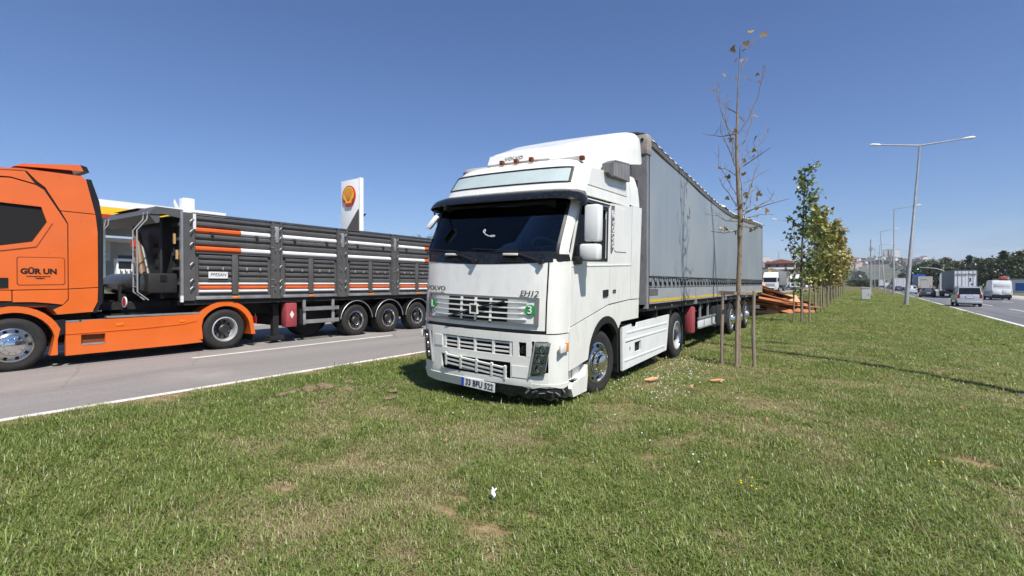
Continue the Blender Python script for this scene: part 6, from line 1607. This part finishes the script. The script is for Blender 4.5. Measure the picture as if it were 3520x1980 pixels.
B('wall', mat('shop_wall', (.5, .49, .45), .7, var=.1), sh_, (0, 8, -12, 22, 0, 4.2)); B('roof', whf, sh_, (-.3, 8.4, -12.4, 22.4, 4.2, 4.6))
for k in range(6): wn = B('window', K['glassv'], sh_, (8, 8.05, -10 + k * 5, -6.5 + k * 5, .5, 3)); B('frame', whf, wn, (8.03, 8.08, -8.3 + k * 5, -8.2 + k * 5, .5, 3))
bn = thing('banner', 'red banner sign on the station shop', 'sign', (FU - 15.4, FS + 3.2, FZ))
B('board', mat('banner_red', (.45, .02, .04), .5), bn, (0, .1, -4, 4, 2.5, 3.6)); B('photo_strip', mat('banner_tan', (.45, .36, .22), .6, var=.4, scale=3), bn, (0, .09, -4, 4, 3.62, 4.6)); text('lettering', 'Shell Select', .55, K['whitet'], bn, (.11, 0, 3.05), SIDE, .004)
bn2 = thing('banner', 'red and white notice panel beside the station column', 'sign', (FU - 12, FS + 6.5, FZ))
B('board', whf, bn2, (0, .1, -1.6, 1.6, 2.3, 3.9)); B('red_stripe', redf, bn2, (.1, .11, -.9, -.3, 2.3, 3.9)); B('rows', K['txt'], bn2, (.1, .11, .0, 1.3, 3.0, 3.2), (.1, .11, .0, 1.3, 2.6, 2.75))
dsh = thing('satellite_dish', 'white satellite dish on the station canopy roof', 'satellite dish', (FU - 3, FS + 9.5, FZ + 6.0)); dsh.scale = (.5, .5, .55)
m = MB(); m.lathe([(.02, 0), (.4, .06), (.75, .22), (.95, .42), (.94, .44), (.74, .25), (.4, .09), (.02, .03)], (0, 0, 0), 'z', 24, True); o_ = m.build('reflector', K['white2'], dsh, 50); o_.location = (0, 0, .95); o_.rotation_euler = (0, R(70), R(62))
m = MB(); m.tube([(0, 0, 0), (0, 0, .95)], .05, 8); m.tube([(0, 0, .95), (.75, -.35, 1.25)], .025, 6); m.build('mast', K['steel'], dsh)
rbx = thing('roof_unit', 'white ribbed box on the canopy roof beside the satellite dish', 'roof unit', (FU - 2.5, FS + 10.2, FZ + 6.0)); rbx.scale = (.55, .5, .78)
B('casing', whf, rbx, (-.9, .6, -.7, .9, .0, 1.5), ch=.02)
for k in range(4): B('rib', K['greyl'], rbx, (.6, .62, -.55 + k * .38, -.5 + k * .38, .1, 1.4))
# roadside totem
sg_ = thing('totem_sign', 'tall white roadside totem sign with a red and yellow scallop emblem', 'sign', (-36.9, 29.5, .6)); sg_.rotation_euler = (0, 0, R(-3))
B('panel', whf, sg_, (-1.35, 1.3, -.18, .18, 0, 10.2), ch=.02)
B('side_cap', whf, sg_, (1.3, 1.4, -.2, .2, 0, 10.25))
m = MB(); m.prism([(-1.33, 2.0), (1.28, 2.0), (1.28, 7.4), (1.18, 7.5), (-1.05, 5.25), (-1.25, 4.85), (-1.33, 4.4)], 'y', -.2, -.181); m.build('brown_field', mat('totem_brown', (.1, .085, .07), .5), sg_)
def scallop(k): 
    pts = [(-.36 * k, -.82 * k), (-.42 * k, -.55 * k), (-.62 * k, -.42 * k)]
    for a in np.linspace(R(205), R(-25), 25): pts.append((.74 * k * math.cos(a), .12 + .9 * k * math.sin(a) * (1.0)))
    return pts + [(.62 * k, -.42 * k), (.42 * k, -.55 * k), (.36 * k, -.82 * k)]
em = MB(); em.prism(scallop(1.0), 'y', -.30, -.181); eo = em.build('emblem', mat('emblem_red', (.5, .025, .01), .4, var=.05), sg_); eo.location = (-.08, 0, 8.65); eo.scale = (1.25, 1, 1)
em = MB(); em.prism([(x, z + .05) for x, z in scallop(.84)][3:-3] + [(.36, -.3), (.33, -.55), (-.33, -.55), (-.36, -.3)], 'y', -.315, -.30); em.build('emblem_shell', mat('emblem_yellow', (.9, .5, .03), .4, var=.05), eo)
for a in np.linspace(R(150), R(30), 7):
    m = MB(); p0, p1 = (.10 * math.cos(a), -.35), (.58 * math.cos(a), .14 + .68 * math.sin(a)); d = Vector((p1[0] - p0[0], p1[1] - p0[1])).normalized(); n_ = (-d.y * .028, d.x * .028)
    m.prism([(p0[0] - n_[0] * .4, p0[1] - n_[1] * .4), (p0[0] + n_[0] * .4, p0[1] + n_[1] * .4), (p1[0] + n_[0], p1[1] + n_[1]), (p1[0] - n_[0], p1[1] - n_[1])], 'y', -.322, -.31); m.build('emblem_rib', bpy.data.materials['emblem_red'], eo)
lp = thing('street_lamp', 'dark curved lamp head peeking out behind the totem sign', 'street lamp', (-42.6, 34.4, .5))
m = MB(); m.tube([(0, 0, 0), (0, 0, 7.3), (.3, 0, 7.7), (.8, 0, 7.8)], [.1, .07, .06, .05], 8); m.build('pole', K['chassis'], lp, 50); m = MB(); m.tube([(.7, 0, 7.75), (1.1, 0, 7.9), (1.75, 0, 8.15)], [.06, .17, .06], 8); m.build('lamp_head', K['chassis'], lp, 50)
# palm behind the tipper
pm_ = thing('palm_tree', 'palm tree crown showing above the tipper beside the white cab', 'tree', (-35.2, 37, .5))
m = MB(); m.tube([(0, 0, 0), (.1, 0, 2.5), (.0, .05, 5.0)], [.22, .19, .2], 10); m.build('trunk', K['barkd'], pm_, 60)
plf = leafmat('palm_leaf', (.03, .05, .015), (.07, .1, .03)); rp_ = random.Random(5); fv, ff, fr2 = [], [], []
for k in range(26):
    a, el = rp_.uniform(0, 6.283), rp_.uniform(.0, 1.25); ln = rp_.uniform(1.3, 1.9); d = Vector((math.cos(a), math.sin(a), 0)); x = d.cross(Vector((0, 0, 1)))
    for i in range(14):
        t = i / 13; c_ = Vector((0, 0, 5.0)) + d * ln * t * math.cos(el) + Vector((0, 0, ln * (t * math.sin(el) - .35 * t * t)))
        for sg in (-1, 1):
            b = len(fv); e_ = c_ + x * sg * .42 * (1 - .6 * t) + d * .22 + Vector((0, 0, -.1)); fv += [c_ - d * .02, c_ + d * .03, e_]; ff.append((b, b + 1, b + 2)); fr2 += [rp_.random()] * 3
me = bpy.data.meshes.new('crown'); me.from_pydata([tuple(v) for v in fv], [], ff); me.materials.append(plf); q = me.attributes.new('lr', 'FLOAT', 'POINT'); q.data.foreach_set('value', np.array(fr2, np.float32)); link('crown', me, pm_)
# ------------------------------------------------------------------ hills, houses, far trees
def hill_h(r, az):
    base = 46 + 16 * math.sin(az * 3.1 + 1) + 9 * math.sin(az * 9 + 2) + 5 * math.sin(az * 23)
    t = min(max((r - 520) / 1300, 0), 1); t = t * t * (3 - 2 * t)
    return base * t * (.9 + .1 * math.sin(r * .009 + az * 7)) + 2.5 * math.sin(r * .03 + az * 40) * t - .7
AZ0 = -TH
m = MB(); NA, NR = 220, 26
def hp(a, b):
    az = -1.5 + 3.0 * a; r = 480 + 2600 * b ** 1.3
    return (r * math.sin(az), r * math.cos(az), hill_h(r, az))
m.grid(hp, NA, NR)
hm_ = mat('hill_scrub', (.105, .11, .075), .95, var=.55, scale=.02, dirt=.95, dcol=(.03, .042, .024))
tag(m.build('hills', hm_, None, 180), 'low scrubby hills along the horizon', 'hills', kind='structure')
def polar(x_px, dist):                                             # place by bearing and distance
    k = (x_px - 1760) / 1716.; d = (CR * k + CF).normalized()
    return d.x * dist, d.y * dist
hw_ = [mat('house_wall_%s' % n_, c_, .8, var=.08) for n_, c_ in (('white', (.62, .6, .57)), ('cream', (.52, .45, .36)), ('grey', (.4, .4, .39)), ('pink', (.5, .36, .3)))]
hr_ = [mat('house_roof_%s' % n_, c_, .85, var=.15) for n_, c_ in (('red', (.3, .1, .06)), ('brown', (.2, .12, .09)), ('grey', (.3, .29, .28)))]
rh = random.Random(21)
house_me = {}
def house(x, y, z, w, d, h, rz, wi, ri, name, label, group, storeys=0, flat=False):
    t = thing(name, label, 'house' if h < 14 else 'tower', (x, y, z), rz, group)
    key = (round(w), round(d), round(h), flat)
    if key not in house_me:
        a = MB(); a.box(-w / 2, w / 2, -d / 2, d / 2, -6, h)
        b = MB()
        if flat: b.box(-w / 2 - .3, w / 2 + .3, -d / 2 - .3, d / 2 + .3, h, h + .8)
        else: b.prism([(-w / 2 - .5, h), (w / 2 + .5, h), (0, h + w * .25)], 'y', -d / 2 - .5, d / 2 + .5)
        c_ = MB(); ns = max(1, int(h / 3))
        for k in range(ns):
            for q in range(max(2, int(w / 3))):
                xx = -w / 2 + (q + .5) * w / max(2, int(w / 3))
                c_.box(xx - .6, xx + .6, -d / 2 - .05, -d / 2 + .02, .9 + k * 3, 2.3 + k * 3); c_.box(xx - .6, xx + .6, d / 2 - .02, d / 2 + .05, .9 + k * 3, 2.3 + k * 3)
        house_me[key] = (a, b, c_)
    a, b, c_ = house_me[key]
    a.build('wall', hw_[wi], t, 0); b.build('roof', hr_[ri], t, 0)
    if storeys: c_.build('windows', CARG, t, 0)['kind'] = 'stuff'
    return t
def near_block(name, label, x, y, w, d, ns, wallm, roofm, nb=4, balc=True, rz=0, hip=True):
    t = thing(name, label, 'building', (x, y, 0), rz); h = ns * 3.0
    B('wall', wallm, t, (-w / 2, w / 2, -d / 2, d / 2, 0, h))
    m = MB()
    if hip: m.prism([(-w / 2 - .8, h), (w / 2 + .8, h), (w / 2 + .8, h + .3), (0, h + 2.2), (-w / 2 - .8, h + .3)], 'y', -d / 2 - .8, d / 2 + .8)
    else: m.box(-w / 2 - .4, w / 2 + .4, -d / 2 - .4, d / 2 + .4, h, h + .5)
    m.build('roof', roofm, t, 0)
    for k in range(ns):
        for q in range(nb):
            x0 = -w / 2 + (q + .5) * w / nb
            wn = B('window', CARG, t, (x0 - .6, x0 + .6, -d / 2 - .06, -d / 2 + .02, k * 3 + .9, k * 3 + 2.4)); B('frame', whf, wn, (x0 - .7, x0 + .7, -d / 2 - .09, -d / 2 - .05, k * 3 + .8, k * 3 + .9))
            if q % 2 == 0:
                y0 = -d / 2 + (q + .5) * d / nb; B('window', CARG, t, (w / 2 - .02, w / 2 + .06, y0 - .6, y0 + .6, k * 3 + .9, k * 3 + 2.4))
        if balc and k: B('balcony', whf, t, (-w * .4, w * .1, -d / 2 - 1.3, -d / 2 - .08, k * 3 - .1, k * 3 + .85)); B('balcony', whf, t, (w * .18, w * .42, -d / 2 - 1.3, -d / 2 - .08, k * 3 - .1, k * 3 + .85))
    return t
near_block('apartment_block', 'dark apartment block with red roof and white balconies by the left road', -27, 300, 15, 14, 4, mat('block_brown', (.12, .085, .075), .8), hr_[0])
near_block('low_building', 'low building with a wide grey-brown roof behind the oncoming lorry', -26, 248, 13, 12, 2, hw_[1], mat('roof_dun', (.28, .24, .19), .9), 3, False)
near_block('apartment_block', 'pale blue-grey block with red roof edge beside the trailer end', -33, 205, 9, 12, 3, mat('block_blue', (.3, .33, .36), .8), hr_[0], 3)
x, y = polar(2934, 860); near_block('apartment_block', 'white apartment block at the foot of the hill beyond the trees', x, y, 15, 12, 5, hw_[0], hr_[2], 4, False, -TH * .6, False)
x, y = polar(2962, 880); near_block('apartment_block', 'grey unfinished block right of the white apartment block', x, y, 11, 10, 4, hw_[2], hr_[2], 3, False, -TH * .6, False)
GH = 'small houses on the far hillside'
for k in range(170):
    px = rh.choice((rh.uniform(2590, 2760), rh.uniform(2900, 3180), rh.uniform(2600, 3600))); r = rh.uniform(1250, 2000)
    x, y = polar(px, r); az = math.atan2(x, y); z = hill_h(r, az)
    house(x, y, z, rh.choice((7, 9, 11)), rh.choice((7, 9)), rh.choice((4, 6, 9)), rh.uniform(-1, 1), rh.choice((0, 0, 1, 2, 3)), rh.choice((0, 0, 1, 2)), 'house', 'small pale house on the far hillside below the skyline', GH)
for k, (px, r, w, h) in enumerate(((2631, 1900, 22, 40), (2641, 1900, 15, 32), (2650, 1950, 12, 26), (3043, 2100, 11, 46), (3052, 2120, 10, 50), (3060, 2100, 10, 48), (3077, 2080, 18, 46), (3068, 2060, 9, 44))):
    x, y = polar(px, r); house(x, y, hill_h(r, math.atan2(x, y)), w, w, h, .3, 0 if k in (0, 1, 2, 6) else 2, 2, 'tower_block', ['white tower block, leftmost on the hill above the oncoming lorries', 'white tower block, second on the hill above the oncoming lorries', 'short white tower block, third on the hill above the oncoming lorries', 'grey tower block, leftmost of the skyline group by the lamp posts', 'grey tower block, second of the skyline group by the lamp posts', 'grey tower block, third of the skyline group by the lamp posts', 'broad white tower block at the right end of the skyline group', 'grey tower block beside the broad white one'][k], 'tower blocks on the skyline', flat=True)
x, y = polar(2676, 1500); z = hill_h(1500, math.atan2(x, y))
py_ = thing('lattice_mast', 'thin lattice mast rising from the far hill behind the trailer end', 'mast', (x, y, z))
m = MB()
for a in range(4): m.tube([(3 * math.cos(a * 1.571), 3 * math.sin(a * 1.571), 0), (.4 * math.cos(a * 1.571), .4 * math.sin(a * 1.571), 40)], [.3, .2], 4)
for k in range(9):
    r0, r1_ = 3 - .29 * k, 3 - .29 * (k + 1); m.tube([(r0, 0, k * 4.4), (0, r1_, k * 4.4 + 4.4), (-r0 * .9, 0, k * 4.4 + 4.4)], .15, 4)
m.build('lattice', K['steel'], py_)
# trees of the right-hand side and shrubs at the end of the median
def bushy(seed, H, W_, n_, leaf, z0, conifer=False):
    rg = random.Random(seed); wood = MB(); L_ = Leaves()
    wood.tube([(0, 0, 0), (rg.gauss(0, .1), rg.gauss(0, .1), H * .4), (rg.gauss(0, .2), rg.gauss(0, .2), H * .85)], [W_ * .05 + .08, W_ * .035 + .05, .03], 7)
    cl_ = []
    for k in range(26):
        t = rg.random(); z = z0 + (H - z0) * t
        rr_ = W_ * (.95 * (1 - t) if conifer else math.sqrt(max(.02, 1 - (2 * t - .85) ** 2 / 1.5))) * rg.uniform(.35, .95); a = rg.uniform(0, 6.283)
        c_ = Vector((rr_ * math.cos(a), rr_ * math.sin(a), z)); cl_.append((c_, rg.uniform(.5, 1) * W_ * (.25 if conifer else .36)))
        wood.tube([(0, 0, z * .75), c_], [.06, .02], 5, False)
    for k in range(n_):
        c_, s_ = rg.choice(cl_); v = Vector((rg.gauss(0, 1), rg.gauss(0, 1), rg.gauss(0, .8))).normalized() * s_ * rg.uniform(.55, 1.05)
        L_.add(c_ + v, leaf * rg.uniform(.6, 1.3), OVAL, rg)
    return wood, L_
fl1 = leafmat('far_leaf_dark', (.028, .045, .016), (.07, .095, .032), .25); fl2 = leafmat('far_leaf_mid', (.045, .068, .02), (.11, .13, .04), .3); fl3 = leafmat('far_leaf_pine', (.016, .032, .02), (.045, .068, .036), .15)
kinds = []
for sd, H, W_, con, mt in ((1, 10.5, 3.6, False, fl1), (2, 9.2, 3.3, False, fl2), (3, 11.5, 3.9, False, fl1), (4, 12.5, 2.3, True, fl3), (5, 6.5, 2.8, False, fl2)):
    a, b = bushy(sd, H, W_, 1500, .55, H * .18, con); kinds.append((a.mesh('trunk', K['barkd'], 60), b.mesh('crown', mt)))
TL = [(3160, 215, 1), (3175, 205, 0), (3190, 212, 2), (3205, 200, 0), (3222, 208, 1), (3238, 196, 0), (3252, 205, 2), (3268, 192, 1), (3285, 200, 0), (3300, 190, 2), (3318, 198, 0), (3330, 186, 3), (3346, 195, 2), (3362, 186, 0), (3380, 192, 2), (3398, 182, 1), (3416, 190, 0), (3436, 180, 1), (3450, 150, 3), (3470, 182, 2), (3492, 172, 1), (3505, 135, 1), (3530, 170, 0), (3555, 130, 4), (3580, 165, 1), (3610, 150, 0), (3145, 240, 4), (3120, 250, 0), (3105, 262, 1), (3240, 170, 4), (3275, 168, 4), (3420, 150, 4)]
tn = ['broad dark tree', 'mid-green bushy tree', 'tall dark broadleaf tree', 'pointed dark conifer', 'low bushy tree']
def ordw(i): return str(i) + ('th' if 10 < i % 100 < 14 else {1: 'st', 2: 'nd', 3: 'rd'}.get(i % 10, 'th'))
gord = {k: 1 + sorted(range(len(TL)), key=lambda q: TL[q][0]).index(k) for k in range(len(TL))}
for k, (px, dd, kd) in enumerate(TL):
    x, y = polar(px, dd * 1.3); t = thing(['dark_tree', 'bushy_tree', 'tall_tree', 'conifer_tree', 'low_tree'][kd], '%s, %s from the left in the grove beyond the right road' % (tn[kd], ordw(gord[k])), 'tree', (x, y, RZ), k * 1.3, 'grove beyond the right road')
    s_ = (.7 + .42 * rh.random()) * 1.0; t.scale = (s_ * 1.15, s_ * 1.15, s_)
    link('trunk', kinds[kd][0], t); link('crown', kinds[kd][1], t)
for k, (px, dd, sc_) in enumerate(((2640, 270, .9), (2690, 330, 1.0), (2740, 300, 1.1), (2775, 360, 1.2), (2800, 420, 1.3), (2830, 480, 1.4), (2860, 520, 1.4), (2795, 380, 1.0), (2700, 400, 1.4), (2880, 600, 1.5))):
    x, y = polar(px, dd); x -= 14
    t = thing('bushy_tree', 'roadside tree beyond the left road, %s nearest of its line' % ordw(1 + sorted((270, 330, 300, 360, 420, 480, 520, 380, 400, 600)).index(dd)), 'tree', (x, y, 0), k, 'trees along the left road'); t.scale = (sc_, sc_, sc_ * .8); link('trunk', kinds[(k * 2) % 3][0], t); link('crown', kinds[(k * 2) % 3][1], t)
for k, (px, dd) in enumerate(((2945, 330), (2960, 335), (2975, 330), (2990, 338), (2935, 345), (3005, 350), (3020, 360))):
    x, y = polar(px, dd); t = thing('shrub', 'olive shrub closing the far end of the median, %s from the left' % ordw(1 + sorted((2945, 2960, 2975, 2990, 2935, 3005, 3020)).index(px)), 'shrub', (x, y, -.5), k * 2.1, 'shrubs at the end of the median'); t.scale = (1.3, 1.3, .62); link('trunk', kinds[4][0], t); link('crown', kinds[4][1], t)
fw = mat('wall_pale', (.5, .48, .43), .85, var=.1)
x, y = polar(3500, 150); ks = thing('kiosk', 'white roadside kiosk with a blue shutter beyond the panel van', 'kiosk', (x, y, RZ), -.6)
B('wall', whf, ks, (-3, 3, -2, 2, 0, 2.9)); B('roof', K['greyl'], ks, (-3.3, 3.3, -2.3, 2.3, 2.9, 3.15)); B('shutter', blu, ks, (.4, 2.6, -2.06, -2.0, .6, 2.2)); B('door', K['grey'], ks, (-2.3, -1.2, -2.05, -2.0, 0, 2.1))

# dark tree belts along the hill crests (too far away to tell apart)
tb = random.Random(8); L_ = Leaves()
for k in range(7000):
    px = tb.choice((tb.uniform(2560, 2780), tb.uniform(2930, 3060), tb.uniform(2560, 3700), tb.uniform(2900, 3200))); r = tb.choice((tb.gauss(1750, 60), tb.gauss(1330, 40), tb.gauss(2100, 90), tb.uniform(700, 1300)))
    x, y = polar(px, r); az = math.atan2(x, y)
    if math.sin(az * 37 + round(r / 300)) + .5 * math.sin(az * 91) < -.25: continue
    L_.add((x, y, hill_h(r, az) + abs(tb.gauss(2, 2.5))), tb.uniform(4, 8), OVAL, tb)
tag(link('treeline', L_.mesh('treeline', fl1)), 'dark belts of trees along the far hill crests', 'trees', kind='stuff')
# ------------------------------------------------------------------ thin summer haze
hz = bpy.data.materials.new('haze'); hz.use_nodes = True
n = hz.node_tree.nodes; n.clear()
o_ = n.new('ShaderNodeOutputMaterial'); pv = n.new('ShaderNodeVolumePrincipled')
pv.inputs['Color'].default_value = (.86, .91, 1, 1); pv.inputs['Density'].default_value = .00016
hz.node_tree.links.new(pv.outputs[0], o_.inputs['Volume'])
m = MB(); m.box(-5200, 5200, -3200, 6200, -9, 190)
tag(m.build('haze', hz, None, 0), 'thin bluish summer haze over the far hills', 'haze', kind='stuff')
